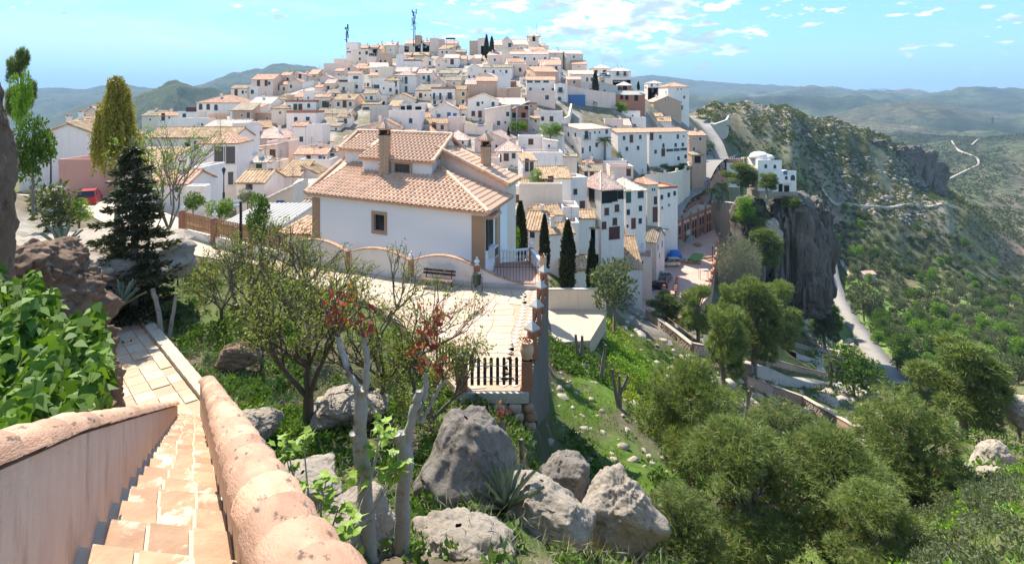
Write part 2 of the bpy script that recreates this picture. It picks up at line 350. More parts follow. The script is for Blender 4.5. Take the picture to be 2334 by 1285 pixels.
# ------------------------------------------------------------------ terrain: one sheet, heights from (column, distance) sections
TAILL = [(600, -170), (2000, -240), (5000, -260), (12000, -260)]
TAILR = [(1000, -120), (1500, -112), (2200, -88), (3000, -58), (4500, -8), (6000, 25), (9000, -150), (12000, -150)]
COL = {
 -500: [(0.8, -1.6), (5, -2.4), (12, -3.2), (20, -6), (35, -7), (60, -10), (100, -15), (200, -45)] + TAILL,
 0: [(0.8, -1.7), (3, -2.0), (7, -3.2), (12, -4.6), (16, -6.2), (20, -7.0), (35, -7.3), (48, -7.6), (54, -9.3), (75, -11), (110, -16), (250, -60)] + TAILL,
 150: [(0.8, -1.7), (2, -2.0), (5, -3.7), (8, -4.6), (12, -6.0), (16, -7.6), (22, -8.4), (36, -8.6), (50, -9.2), (70, -11), (110, -14), (250, -55)] + TAILL,
 300: [(0.8, -1.8), (2, -2.6), (5, -4.2), (8, -5.8), (12, -7.8), (15, -9.0), (22, -9.3), (30, -9.6), (38, -9.9), (44, -10.0), (52, -11.2), (75, -13.5), (100, -13), (130, -11.5), (160, -10), (200, -22), (400, -100)] + TAILL,
 500: [(0.8, -1.8), (2, -2.6), (4, -3.9), (8, -6.4), (12, -8.6), (15, -9.6), (22, -10.1), (36, -10.25), (41, -10.3), (47, -12.5), (60, -14), (80, -14.5), (100, -12.5), (130, -8), (160, -5), (190, -5), (230, -18), (400, -90)] + TAILL,
 700: [(0.8, -1.8), (2, -2.8), (4, -4.4), (8, -6.8), (11, -8.2), (15, -9.5), (19, -10.15), (36, -10.4), (44, -12.5), (60, -14.8), (80, -15.5), (100, -13), (130, -6.5), (170, 2), (200, 5), (230, 4.5), (280, -6), (420, -70)] + TAILL,
 760: [(0.8, -1.8), (2, -2.8), (4, -4.4), (8, -6.8), (11, -8.2), (15, -9.5), (19, -10.2), (36, -10.4), (44, -12.5), (60, -15), (80, -15.5), (100, -13), (130, -6.5), (170, 2.5), (200, 7), (225, 9.5), (250, 6), (300, -8), (420, -60)] + TAILL,
 805: [(0.8, -1.8), (2, -2.8), (4, -4.4), (8, -6.8), (11, -8.2), (15, -9.5), (19, -10.2), (36, -10.4), (44, -12.7), (60, -15.2), (80, -15.8), (100, -13.5), (130, -6.8), (170, 3), (200, 8.5), (230, 16), (250, 16), (300, 0), (420, -50)] + TAILL,
 900: [(0.8, -1.8), (2, -2.9), (4, -4.5), (8, -6.8), (11, -8.3), (15, -9.4), (18.5, -10.3), (36, -10.6), (44, -13), (60, -15.5), (80, -16), (100, -14), (130, -7), (170, 3), (200, 9.5), (230, 15.5), (260, 20.5), (290, 17), (420, -30)] + TAILL,
 1100: [(0.8, -1.8), (2, -2.9), (4, -4.5), (8, -6.9), (11, -8.4), (15, -9.6), (19, -10.4), (34, -10.8), (44, -14), (60, -17.5), (80, -19), (100, -16), (130, -8.5), (170, 2), (200, 8.5), (230, 14.5), (260, 20.5), (300, 16), (420, -30)] + TAILL,
 1192: [(0.8, -1.8), (2, -2.9), (4, -4.5), (8, -7.0), (12, -9.0), (16, -10.2), (19, -11.0), (31, -11.4), (34, -13.4), (45, -18), (60, -20.5), (80, -21), (100, -17.5), (130, -9), (170, 1), (200, 7.5), (230, 13.5), (260, 20), (300, 15), (420, -30), (700, -110)] + TAILR,
 1262: [(0.8, -1.8), (3, -3.4), (6, -5.6), (10, -8.2), (14, -11), (18, -13.6), (20, -14.6), (26, -16.8), (31, -18.2), (36, -19.6), (45, -21.4), (57, -22), (62, -22.4), (75, -22.8), (90, -22.5), (108, -18), (135, -10), (170, -1), (200, 6), (230, 11.5), (260, 16), (300, 10), (420, -30), (700, -110)] + TAILR,
 1340: [(0.8, -1.8), (3, -3.4), (6, -5.7), (10, -8.4), (14, -11.2), (20, -14.8), (26, -17.6), (31, -19.4), (42, -21.8), (57, -23.2), (75, -25.5), (90, -27), (104, -27), (112, -24), (125, -18), (140, -14.5), (150, -11), (175, -3), (200, 3), (230, 7), (260, 8), (300, 2), (420, -30), (700, -110)] + TAILR,
 1410: [(0.8, -1.8), (3, -3.4), (6, -5.8), (10, -8.6), (14, -11.3), (20, -14.9), (26, -18), (31.5, -20), (42, -22.5), (57, -25.5), (75, -29.8), (90, -32.6), (102, -33), (110, -30.6), (120, -28.8), (132, -22), (145, -15.5), (160, -10), (185, -3), (215, 2), (250, 2), (300, -8), (420, -32), (700, -110)] + TAILR,
 1470: [(0.8, -1.8), (3, -3.4), (6, -5.9), (10, -8.8), (14, -11.5), (20, -15.2), (26, -18.4), (35, -21.5), (57, -27.2), (80, -33), (95, -36), (104, -37.3), (118, -37.6), (124, -34), (128, -30.6), (140, -29), (150, -21), (162, -18.5), (175, -12), (195, -4), (220, 0), (250, 0), (300, -10), (420, -34), (700, -110)] + TAILR,
 1560: [(0.8, -1.8), (3, -3.4), (6, -6), (10, -9), (14, -11.8), (20, -15.6), (30, -20.6), (40, -24.5), (60, -30.5), (80, -36), (100, -38), (130, -37.7), (146, -37.7), (150, -31), (168, -29), (178, -26), (188, -19), (205, -13), (225, -7), (245, -5), (290, -10), (360, -10), (420, -20), (700, -100)] + TAILR,
 1625: [(0.8, -1.8), (3, -3.4), (6, -6.1), (10, -9.2), (14, -12), (20, -16), (30, -21), (60, -32), (85, -38.5), (104, -39), (135, -38.5), (165, -37.6), (178, -29), (192, -25), (212, -21.6), (245, -18), (285, -12), (330, -7.5), (375, -2), (420, -3), (500, -30), (700, -90)] + TAILR,
 1700: [(0.8, -1.8), (3, -3.5), (6, -6.2), (10, -9.3), (14, -12.2), (20, -16.2), (30, -21.5), (60, -34), (80, -41), (100, -44), (120, -44), (150, -47), (200, -54), (250, -48), (295, -33), (340, -15), (380, -3), (420, -4), (600, -60)] + TAILR,
 1800: [(0.8, -1.8), (3, -3.5), (6, -6.2), (10, -9.4), (14, -12.4), (20, -16.6), (30, -22), (60, -36), (82, -45.5), (100, -50), (130, -56), (180, -66), (230, -67), (280, -52), (330, -29), (380, -8.5), (430, -8), (600, -70)] + TAILR,
 1900: [(0.8, -1.8), (3, -3.5), (6, -6.2), (10, -9.4), (14, -12.4), (20, -16.6), (30, -22), (60, -37), (80, -46), (100, -53), (140, -66), (200, -78), (260, -82), (300, -72), (330, -61), (370, -43), (400, -24), (425, -13.5), (470, -19), (600, -75), (800, -115)] + TAILR,
 2020: [(0.8, -1.8), (3, -3.5), (6, -6.1), (10, -9.2), (14, -12), (20, -16), (30, -21.5), (60, -36.5), (90, -51), (125, -63), (170, -72), (230, -84), (290, -84), (345, -63.5), (390, -53), (415, -36), (437, -29), (470, -33), (600, -80), (800, -115)] + TAILR,
 2085: [(0.8, -1.8), (3, -3.4), (6, -6), (10, -9), (14, -11.6), (20, -15.5), (30, -20.6), (60, -35.5), (90, -49.5), (125, -63), (170, -72), (230, -86), (300, -89), (350, -65), (400, -66), (425, -66), (437, -45), (448, -38), (470, -42), (600, -90), (800, -116)] + TAILR,
 2135: [(0.8, -1.8), (3, -3.4), (6, -5.9), (10, -8.8), (14, -11.4), (20, -15), (30, -20), (45, -27), (60, -34.5), (90, -48.5), (130, -63), (200, -80), (300, -91), (355, -66), (420, -74), (440, -70), (460, -66), (490, -74), (600, -102), (800, -118)] + TAILR,
 2200: [(0.8, -1.8), (3, -3.4), (6, -5.8), (10, -8.5), (14, -11), (20, -14.5), (30, -19.5), (45, -26.5), (60, -34), (90, -48), (130, -63), (200, -81), (300, -93), (375, -72), (430, -80), (600, -106), (800, -120)] + TAILR,
 2334: [(0.8, -1.8), (3, -3.3), (6, -5.5), (10, -8), (14, -10.2), (20, -13.6), (30, -19), (40, -24.5), (60, -34), (90, -47), (130, -62), (200, -82), (300, -104), (400, -113), (500, -122), (700, -132)] + TAILR,
 2900: [(0.8, -1.8), (3, -3.2), (6, -5.2), (10, -7.6), (14, -9.8), (20, -13), (30, -18.5), (40, -24), (60, -34), (90, -47), (130, -62), (200, -84), (300, -110), (400, -122), (500, -130), (700, -138)] + TAILR,
}
PXS = np.array(sorted(COL)); GP = np.concatenate([np.arange(-500, 1150, 14), np.arange(1150, 2200, 9), np.arange(2200, 2901, 14)]).astype(float)
GD = 0.8 * 1.0245 ** np.arange(0, 398); LGD = np.log(GD)
def _grid():
    tab = np.array([np.interp(GD, [a for a, b in COL[p]], [b for a, b in COL[p]]) for p in PXS])
    k = np.array([1, 2, 3, 2, 1.]) / 9; tab2 = np.array([np.convolve(np.pad(r, 2, 'edge'), k, 'valid') for r in tab])   # round off the sections' corners
    g = np.array([np.interp(GP, PXS, tab2[:, j]) for j in range(len(GD))])          # (rows d, cols px)
    return g
ZG = _grid()
def pd_(x, y): return CX + F * x / y, y
def zt0(px, d):
    px = np.clip(np.asarray(px, float), GP[0], GP[-1] - 1e-6); d = np.clip(np.asarray(d, float), GD[0], GD[-1] * .999)
    i = np.clip(np.searchsorted(GP, px, 'right') - 1, 0, len(GP) - 2); j = np.clip(np.searchsorted(GD, d, 'right') - 1, 0, len(GD) - 2)
    u = (px - GP[i]) / (GP[i + 1] - GP[i]); v = (d - GD[j]) / (GD[j + 1] - GD[j])
    return (ZG[j, i] * (1 - u) + ZG[j, i + 1] * u) * (1 - v) + (ZG[j + 1, i] * (1 - u) + ZG[j + 1, i + 1] * u) * v
DG, PG = np.meshgrid(GD, GP, indexing='ij'); XG = (PG - CX) / F * DG
def sm(v, a, b): t = np.clip((v - a) / (b - a), 0, 1); return t * t * (3 - 2 * t)
# natural relief: small bumps close by, crags on the ridge, folds in the far country
town = sm(PG, 250, 420) * (1 - sm(PG, 1590, 1640)) * sm(DG, 38, 44) * (1 - sm(DG, 300, 330))
town = town * (1 - sm(PG, 1236, 1258) * (1 - sm(DG, 78, 90)))
court = sm(PG, 1420, 1450) * (1 - sm(PG, 1640, 1665)) * sm(DG, 98, 103) * (1 - sm(DG, 200, 240))
flat = np.clip(town + court + (1 - sm(PG, 1195, 1250)) * sm(DG, 14, 17) * (1 - sm(DG, 36, 44)), 0, 1)
ridge = sm(PG, 1610, 1680) * (1 - sm(PG, 2150, 2190)) * sm(DG, 300, 350) * (1 - sm(DG, 480, 560))
far = sm(DG, 520, 1400)
amp = 0.10 * sm(DG, 3, 12) + .35 * sm(DG, 40, 120) + 1.5 * ridge + 1.0 * sm(DG, 150, 280) * sm(PG, 1650, 1800)
ZG = ZG + amp * (1 - flat) * fbm(XG / (.9 + DG * .022), DG / (.9 + DG * .022), o=4, g=.55)
crag = np.abs(fbm(XG / 30, DG / 30, o=3, g=.5)); ZG = ZG + ridge * (1.6 - 4.0 * crag) * .6
ZG = ZG + far * sm(PG, 1100, 1600) * (45 + DG * .008) * fbm(XG / 620 + 3.3, DG / 620, o=5, g=.52) * (1 - sm(DG, 6500, 9000) * .6)
# the courtyard is dug level into the slope; the lane above it is banked up behind the arcade
def _dig():
    pix = [(1420, 705), (1565, 745), (1630, 668), (1645, 545), (1632, 518), (1505, 588), (1478, 632), (1432, 660)]
    poly = [((a - CX) / F * (37.15 * F / (b - HY)), 37.15 * F / (b - HY)) for a, b in pix]; x, y = XG, DG; ins = np.zeros(XG.shape, bool)
    for i in range(len(poly)):
        (ax, ay), (bx, by) = poly[i], poly[(i + 1) % len(poly)]
        with np.errstate(divide='ignore', invalid='ignore'): ins ^= ((ay > y) != (by > y)) & (x < (bx - ax) * (y - ay) / (by - ay) + ax)
    ZG[ins] = np.minimum(ZG[ins], -38.2)
_dig()
def zt(x, y): return float(zt0(CX + F * x / y, y))
def ztp(px, d): return float(zt0(px, d))
def hit(px, py, dmin, dmax):                   # first ground point on the line of sight through a pixel
    ds = np.geomspace(dmin, dmax, 400); z = zt0(np.full(400, float(px)), ds); ray = -(py - HY) / F * ds
    k = np.where(ray <= z)[0]
    return float(ds[k[0]]) if len(k) else None

def _terrain():
    H, W = ZG.shape; V = np.stack([XG, DG, ZG], -1).reshape(-1, 3)
    a = (np.arange(H - 1)[:, None] * W + np.arange(W - 1)[None]).ravel(); Fc = np.stack([a, a + 1, a + W + 1, a + W], 1)
    n1 = fbm(XG / (1.5 + DG * .02), DG / (1.5 + DG * .02), o=4); n2 = fbm(XG / (4 + DG * .05) + 9, DG / (4 + DG * .05), o=3)
    col = np.empty(ZG.shape + (3,)); col[:] = (.20, .16, .105)                                        # dry earth
    def lay(mask, c):
        m = np.clip(mask, 0, 1)[..., None]; col[:] = col * (1 - m) + np.array(c) * m
    lay(sm(n1, -.2, .5) * .75, (.115, .135, .05))
    lay((1 - sm(DG, 34, 40)) * sm(n2, -.1, .4) * .6, (.11, .17, .035))
    garden = sm(PG, 1245, 1275) * (1 - sm(PG, 1560, 1640)) * sm(DG, 14, 20) * (1 - sm(DG, 66, 80))
    lay(garden * sm(n1, -.75, -.1), (.115, .19, .03))
    lay(sm(PG, 1245, 1275) * (1 - sm(PG, 1420, 1470)) * (1 - sm(DG, 10, 15)) * .8, (.42, .36, .30))
    lay((1 - sm(PG, 40, 240)) * sm(DG, 12, 16) * (1 - sm(DG, 36, 42)) * .8, (.46, .40, .34))
    lay(town, (.42, .37, .31))
    lay(town * sm(n1, .05, .45) * .8, (.20, .18, .10))
    valley = sm(PG, 1640, 1740) * sm(DG, 70, 150) * (1 - sm(DG, 500, 620))
    lay(valley, (.15, .145, .07)); lay(valley * sm(n2, -.05, .35) * (1 - sm(DG, 240, 330)), (.14, .215, .05)); lay(valley * sm(-n2, .25, .6) * sm(DG, 200, 300), (.27, .19, .125))
    lay(ridge * sm(n1, -.35, .35) * .8, (.25, .225, .175)); lay(ridge * sm(-n1, .25, .6) * .8, (.10, .105, .055))
    steep = np.abs(np.gradient(ZG, axis=0) / np.gradient(DG, axis=0)); lay(ridge * sm(steep, .8, 1.4), (.26, .235, .20))
    fn = fbm(XG / 210, DG / 210, o=5, g=.62); fn2 = fbm(XG / 900 + 4, DG / 900, o=3)
    lay(far, (.055, .068, .034)); lay(far * sm(fn, .05, .4) * .8, (.105, .12, .055)); lay(far * sm(fn2, .15, .55) * .6, (.17, .14, .095)); lay(far * sm(-fn, .2, .5), (.035, .046, .028))
    lay((1 - sm(PG, 250, 420)) * sm(DG, 90, 150), (.13, .14, .07))
    m, nt, b, N, L = nodes_of('terrain'); at = N('ShaderNodeAttribute'); at.attribute_name = 'ground'
    tc = N('ShaderNodeTexCoord'); v = tc.outputs['Object']
    f1 = rng_n(N, L, noise_n(N, L, 1.3, 8, .7, v), .3, .7, .62, 1.32); f2 = rng_n(N, L, noise_n(N, L, .11, 8, .72, v), .3, .7, .7, 1.25); f3 = rng_n(N, L, noise_n(N, L, .012, 8, .75, v), .32, .68, .45, 1.5)
    c = mixc(N, L, 1.0, at.outputs['Color'], f1, 'MULTIPLY'); c = mixc(N, L, 1.0, c, f2, 'MULTIPLY'); c = mixc(N, L, 1.0, c, f3, 'MULTIPLY')
    vo = N('ShaderNodeTexVoronoi'); vo.inputs['Scale'].default_value = .085; vo.inputs['Randomness'].default_value = 1.0; L(v, vo.inputs['Vector'])
    sep = N('ShaderNodeSeparateXYZ'); L(v, sep.inputs[0]); fr = rng_n(N, L, sep.outputs[1], 480, 620)
    dots = N('ShaderNodeMath'); dots.operation = 'MULTIPLY'; L(rng_n(N, L, vo.outputs['Distance'], .48, .26), dots.inputs[0]); L(fr, dots.inputs[1])
    c = mixc(N, L, dots.outputs[0], c, (.026, .034, .018))                                          # far scrub too small to tell apart
    L(c, b.inputs['Base Color']); b.inputs['Roughness'].default_value = .95; b.inputs['Specular IOR Level'].default_value = .1
    bn = N('ShaderNodeBump'); bn.inputs['Strength'].default_value = .7; bn.inputs['Distance'].default_value = .15; L(noise_n(N, L, 2.5, 8, .7, v), bn.inputs['Height']); L(bn.outputs[0], b.inputs['Normal'])
    o = link('terrain', np_mesh('terrain', V, Fc, m, True, col.reshape(-1, 3), 'ground')); tag(o, kind='structure')
_terrain()

# distant ranges: a crest line seen against the sky, with spurs running down towards the viewer
def mountain(crest, d, run, zbase, col, col2, seed, rough):
    xs = np.arange(crest[0][0], crest[-1][0] + 1, 4.0); ys = np.interp(xs, [c[0] for c in crest], [c[1] for c in crest])
    R = 46; t = np.linspace(0, 1, R)[:, None]; dd = d - run * t + 0 * xs[None]
    xx = (xs[None] - CX) / F * (d * (1 - t) + (d - run) * t)
    zc = -(ys - HY)[None] / F * d
    n = fbm(xx / rough + seed, dd / rough, o=6, g=.55); spur = 1 - np.abs(fbm(xx / (rough * .7) + seed * 3, dd / (rough * 2.2), o=4))
    prof = t ** .8; rel = (zc - zbase)
    z = zbase + rel * (1 - prof) + (n * .15 + (spur - .6) * .42) * rel * np.sin(np.clip(t * 1.25, 0, 1) * math.pi) ** .7
    z += rel * .022 * fbm(xx / rough * 9, dd * 0, o=3) * np.clip(1 - t * 6, 0, 1)
    back = np.stack([xx[0], dd[0] + run * .5, np.full(len(xs), zbase)], -1)
    V = np.concatenate([back[None], np.stack([xx, dd, z], -1)]); H, W = V.shape[:2]
    a = (np.arange(H - 1)[:, None] * W + np.arange(W - 1)[None]).ravel(); Fc = np.stack([a + W, a + W + 1, a + 1, a], 1)
    m, nt, b, N, L = nodes_of('mountain_land'); tc = N('ShaderNodeTexCoord'); v = tc.outputs['Object']
    c = mixc(N, L, rng_n(N, L, noise_n(N, L, 6.0 / rough, 8, .72, v), .38, .62), col, col2)
    vo = N('ShaderNodeTexVoronoi'); vo.inputs['Scale'].default_value = 42.0 / rough; L(v, vo.inputs['Vector'])
    c = mixc(N, L, rng_n(N, L, vo.outputs['Distance'], .38, .2, 0, .75), c, tuple(q * .35 for q in col))
    L(c, b.inputs['Base Color']); b.inputs['Roughness'].default_value = 1.0; b.inputs['Specular IOR Level'].default_value = 0
    o = link('mountain', np_mesh('mountain', V.reshape(-1, 3), Fc, m, True)); tag(o, kind='structure'); return o
G1, G2 = (.05, .062, .03), (.11, .11, .06)
mountain([(-300, 190), (60, 205), (95, 203), (125, 201), (180, 204), (215, 200), (260, 193), (330, 198), (400, 205), (470, 210)], 5200, 2600, -260, G1, G2, 2, 900)
mountain([(40, 300), (95, 275), (140, 258), (200, 232), (240, 225), (300, 215), (350, 205), (420, 205)], 2900, 1400, -250, (.10, .105, .06), G2, 7, 420)
mountain([(280, 232), (330, 208), (360, 196), (385, 188), (404, 183), (425, 190), (450, 200), (500, 204), (600, 200), (700, 205)], 1900, 900, -250, G1, (.12, .125, .06), 5, 330)
mountain([(420, 205), (480, 185), (535, 165), (556, 163), (580, 160), (622, 149), (640, 148), (700, 148), (730, 156), (800, 170), (900, 180), (1200, 200)], 4300, 2000, -250, G1, (.12, .125, .06), 9, 700)
mountain([(1100, 190), (1300, 180), (1440, 176), (1490, 171), (1540, 177), (1580, 183), (1660, 190), (1720, 192), (1790, 196), (1850, 199), (1900, 200), (1950, 206), (2020, 212), (2100, 216), (2150, 222), (2200, 226)], 6800, 3400, -180, G1, G2, 3, 900)
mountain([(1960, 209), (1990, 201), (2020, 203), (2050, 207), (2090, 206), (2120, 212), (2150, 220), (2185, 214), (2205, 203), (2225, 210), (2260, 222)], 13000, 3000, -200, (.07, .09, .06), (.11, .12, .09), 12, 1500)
mountain([(2080, 226), (2130, 221), (2190, 214), (2240, 209), (2300, 214), (2340, 221), (2450, 218), (2700, 210)], 5600, 2600, -170, G1, (.24, .21, .13), 4, 800)
mountain([(1900, 262), (1950, 246), (2000, 238), (2060, 231), (2110, 233), (2160, 240), (2210, 252), (2260, 262)], 2600, 1100, -150, (.05, .06, .03), (.13, .115, .075), 8, 300)
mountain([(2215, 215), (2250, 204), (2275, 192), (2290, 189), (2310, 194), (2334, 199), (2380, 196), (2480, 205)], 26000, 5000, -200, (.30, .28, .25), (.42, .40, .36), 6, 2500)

# the air between: pale, even haze round everything below the sky
mh = bpy.data.materials.new('air'); mh.use_nodes = True; _nt = mh.node_tree; _nt.nodes.clear()
_o = _nt.nodes.new('ShaderNodeOutputMaterial'); _v = _nt.nodes.new('ShaderNodeVolumePrincipled')
_v.inputs['Color'].default_value = (.46, .72, 1.0, 1); _v.inputs['Density'].default_value = 1.0e-4; _v.inputs['Anisotropy'].default_value = .0
_nt.links.new(_v.outputs[0], _o.inputs['Volume'])
hz = MB().box(0, 15000, -420, 80000, 34000, 1450).build('haze', mh); tag(hz, kind='stuff')
# ------------------------------------------------------------------ house builder
_wc = {}
def cached(key, fn):
    if key not in _wc: _wc[key] = fn()
    return _wc[key]
def ring(mb, w, h, t, y0, y1, z0=0.0):          # rectangular frame in the xz plane, from y0 (back) to y1 (front, negative)
    mb.box(-w / 2 + t / 2, (y0 + y1) / 2, z0, t, abs(y0 - y1), h); mb.box(w / 2 - t / 2, (y0 + y1) / 2, z0, t, abs(y0 - y1), h)
    mb.box(0, (y0 + y1) / 2, z0, w - 2 * t, abs(y0 - y1), t); mb.box(0, (y0 + y1) / 2, z0 + h - t, w - 2 * t, abs(y0 - y1), t)
def arch_poly(w, h, n=8):
    r = w / 2; pts = [(-r, 0), (r, 0)]
    return pts + [(r * math.cos(math.pi * k / n), h - r + r * math.sin(math.pi * k / n)) for k in range(n + 1)]
def xz_prism(mb, poly, y0, y1):
    n = len(poly); vs = [(p[0], y1, p[1]) for p in poly] + [(p[0], y0, p[1]) for p in poly]
    mb.add(vs, [tuple(range(n)), tuple(range(2 * n - 1, n - 1, -1))] + [((i + 1) % n, i, n + i, n + (i + 1) % n) for i in range(n)])
FR = {'d': 'white_paint', 'D': 'brown_shutter', 'b': 'blue_paint', 's': 'white_paint', 'B': 'white_paint', 'a': 'white_paint', 'W': 'white_paint', 'G': 'dark_infill', 'g': 'green_door', 'R': 'car_maroon', 'o': 'dark_infill', 'n': 'brown_shutter'}
def window(parent, x, y, z, rz, w, h, kind):
    """window or door on a wall: frame standing a little proud, pane set behind it, sill or balcony where it has one"""
    w = round(w, 1); h = round(h, 1); fm = FR.get(kind, 'white_paint')
    nm = 'door' if kind in 'DgG' else 'window'
    def mk_f():
        mb = MB()
        if kind == 'a':
            p = arch_poly(w, h); q = arch_poly(w - .16, h - .08); n = len(p); qq = [(a, b + .0) for a, b in q]
            vs = [(a, -.05, b) for a, b in p] + [(a, -.05, b + .02) for a, b in qq] + [(a, .02, b) for a, b in p] + [(a, .0, b + .02) for a, b in qq]
            fs = []
            for i in range(n):
                j = (i + 1) % n; fs += [(i, j, n + j, n + i), (j, i, 2 * n + i, 2 * n + j), (n + i, n + j, 3 * n + j, 3 * n + i)]
            mb.add(vs, fs)
        else: ring(mb, w, h, .07, .02, -.05)
        if kind not in 'DgG': mb.box(0, -.08, -.08, w + .16, .18, .07)
        return mb.mesh('window_frame', M[fm])
    def mk_p():
        mb = MB()
        if kind == 'a': xz_prism(mb, arch_poly(w - .1, h - .05), .02, -.012)
        else:
            mb.box(0, .004, .03, w - .1, .032, h - .06)
            if kind in 'dsB' and w > .5: mb.box(0, -.02, .03, .05, .02, h - .06)
        return mb.mesh('pane', M[{'b': 'blue_paint', 'D': 'brown_shutter', 'g': 'green_door', 'G': 'dark_infill', 'o': 'dark_infill', 'n': 'brown_shutter', 'R': 'car_maroon'}.get(kind, 'glass')])
    o = link(nm, cached(('wf', w, h, kind), mk_f), parent, (x, y, z), (0, 0, rz))
    link('panel' if nm == 'door' else 'pane', cached(('wp', w, h, kind), mk_p), o)
    if kind == 'B': balcony(parent, x, y, z - .05, rz, w + .5, .7, 1.0)
    return o
def balcony(parent, x, y, z, rz, w, dep, h, mat='iron'):
    w = round(w, 1)
    def mk_s(): return MB().box(0, -dep / 2, -.12, w, dep, .12).mesh('balcony_slab', M['concrete'])
    def mk_r():
        mb = MB(); mb.box(0, -dep + .03, h - .05, w, .05, .05); mb.box(-w / 2 + .02, -dep / 2, h - .05, .05, dep, .05); mb.box(w / 2 - .02, -dep / 2, h - .05, .05, dep, .05)
        n = max(3, int(w / .22))
        for i in range(n + 1): mb.box(-w / 2 + .02 + (w - .04) * i / n, -dep + .03, 0, .03, .03, h - .05)
        for k in range(1, 3):
            for s in (-1, 1): mb.box(s * (w / 2 - .02), -dep + dep * k / 3, 0, .03, .03, h - .05)
        return mb.mesh('railing', M[mat])
    o = link('balcony', cached(('bs', w, dep), mk_s), parent, (x, y, z), (0, 0, rz)); link('railing', cached(('br', w, dep, h, mat), mk_r), o)

def slope(mb, e0, e1, s, top, pitch=.36, amp=.10, lift=.05, rows=1):
    """barrel-tile columns running up a roof plane; e0-e1 eave, s unit up-slope, top(t) slope length at eave position t (metres)"""
    e0 = Vector(e0); e1 = Vector(e1); eu = e1 - e0; L = eu.length
    if L < .2: return
    eu.normalize(); n = eu.cross(s); n.normalize()
    if n.z < 0: n = -n
    k = max(2, int(round(L / pitch))); w = L / k; prof = ((0, 0), (.22, .85), (.5, 1.), (.78, .85))
    ts = [(i + f) * w for i in range(k) for f, h in prof] + [L]; hs = [h for i in range(k) for f, h in prof] + [0]
    vs = []
    for t, h in zip(ts, hs):
        tl = max(top(t), 0.0)
        for r in range(rows + 1): vs.append(e0 + eu * t + s * (tl * r / rows) + n * (lift + h * amp))
    R = rows + 1; fs = []
    for i in range(len(ts) - 1):
        if max(top(ts[i]), top(ts[i + 1])) <= 0.02: continue
        for r in range(rows): fs.append((i * R + r, (i + 1) * R + r, (i + 1) * R + r + 1, i * R + r + 1))
    up = (vs[fs[0][1]] - vs[fs[0][0]]).cross(vs[fs[0][3]] - vs[fs[0][0]]) if fs else n
    if up.dot(n) < 0: fs = [f[::-1] for f in fs]
    mb.add(vs, fs)
def roof_parts(root, planes, mat, pitch=.32, ridge=None):
    """planes: list of (e0, e1, top0, top1) corner points; slab under, tile columns on it"""
    sl = MB(); tl = MB()
    for e0, e1, t1, t0 in planes:
        e0, e1, t0, t1 = [Vector(p) for p in (e0, e1, t0, t1)]
        eu = (e1 - e0).normalized(); mid = (t0 + t1) / 2 - (e0 + e1) / 2; s = (mid - eu * mid.dot(eu)).normalized()
        a, b, L = (t0 - e0).dot(eu), (t1 - e0).dot(eu), (e1 - e0).length; hgt = mid.dot(s)
        def top(t, a=a, b=b, L=L, hgt=hgt):
            v = hgt
            if a > .05: v = min(v, hgt * t / a)
            elif a < -.05 and t < 0: v = hgt
            if b < L - .05: v = min(v, hgt * (L - t) / (L - b))
            return v
        slope(tl, e0, e1, s, top, pitch)
        pts = [e0, e1, t1, t0] if (t1 - t0).length > .05 else [e0, e1, t0]
        nrm = (pts[1] - pts[0]).cross(pts[2] - pts[0]);
        if nrm.z < 0: pts = pts[::-1]
        sl.slab([p + Vector((0, 0, .05)) for p in pts], .12)
    ro = sl.build('roof', mat, root); to = tl.build('roof_tiles', mat, ro); to['kind'] = 'stuff'
    if ridge:
        r = MB(); r.tube([Vector(p) + Vector((0, 0, .1)) for p in ridge], [.13] * len(ridge), 8); r.build('ridge_tiles', mat, ro)
    return ro
def chimney(root, x, y, z, h=1.0, w=.5, mat='white'):
    c = MB().box(x, y, z - .6, w, w, h + .6).box(x, y, z + h, w + .14, w + .14, .08).build('chimney', M[mat], root)
    MB().box(x, y, z + h + .30, w + .1, w + .1, .07).box(x - w * .35, y, z + h + .075, .1, w * .8, .23).box(x + w * .35, y, z + h + .075, .1, w * .8, .23).build('chimney_cap', M['terracotta'], c)

WALL = {'w': ('white', 'white'), 'c': ('cream', 'cream'), 'p': ('pink', 'pale pink'), 't': ('tan', 'tan'), 'y': ('yellow', 'yellow'), 'g': ('grey', 'grey concrete'), 'b': ('red_brick', 'red brick'), 'r': ('salmon', 'salmon red')}
ROOFW = {'o': 'orange tile', 'y': 'mossy ochre tile', 'p': 'pale pink tile', 'b': 'brown tile', 'c': 'pale cream', 'x': 'grey', 'r': 'dull red', 't': 'tan'}
RSHAPE = {'g': 'pitched roof', 'f': 'gabled roof', 'h': 'hipped roof', 's': 'lean-to roof', 'l': 'slanting roof', 'r': 'slanting roof', 't': 'flat roof terrace'}
NUM = ['no', 'one', 'two', 'three', 'four', 'five', 'six', 'seven', 'eight', 'nine', 'ten', 'eleven', 'twelve', 'thirteen', 'fourteen', 'fifteen', 'sixteen']
simple('roof_t', (.46, .33, .24), .9, (.52, .39, .29), 1.2); simple('roof_x', (.36, .34, .31), .9, (.44, .42, .38), 1.2); simple('roof_r', (.42, .20, .14), .85, (.48, .27, .20), 1.5)
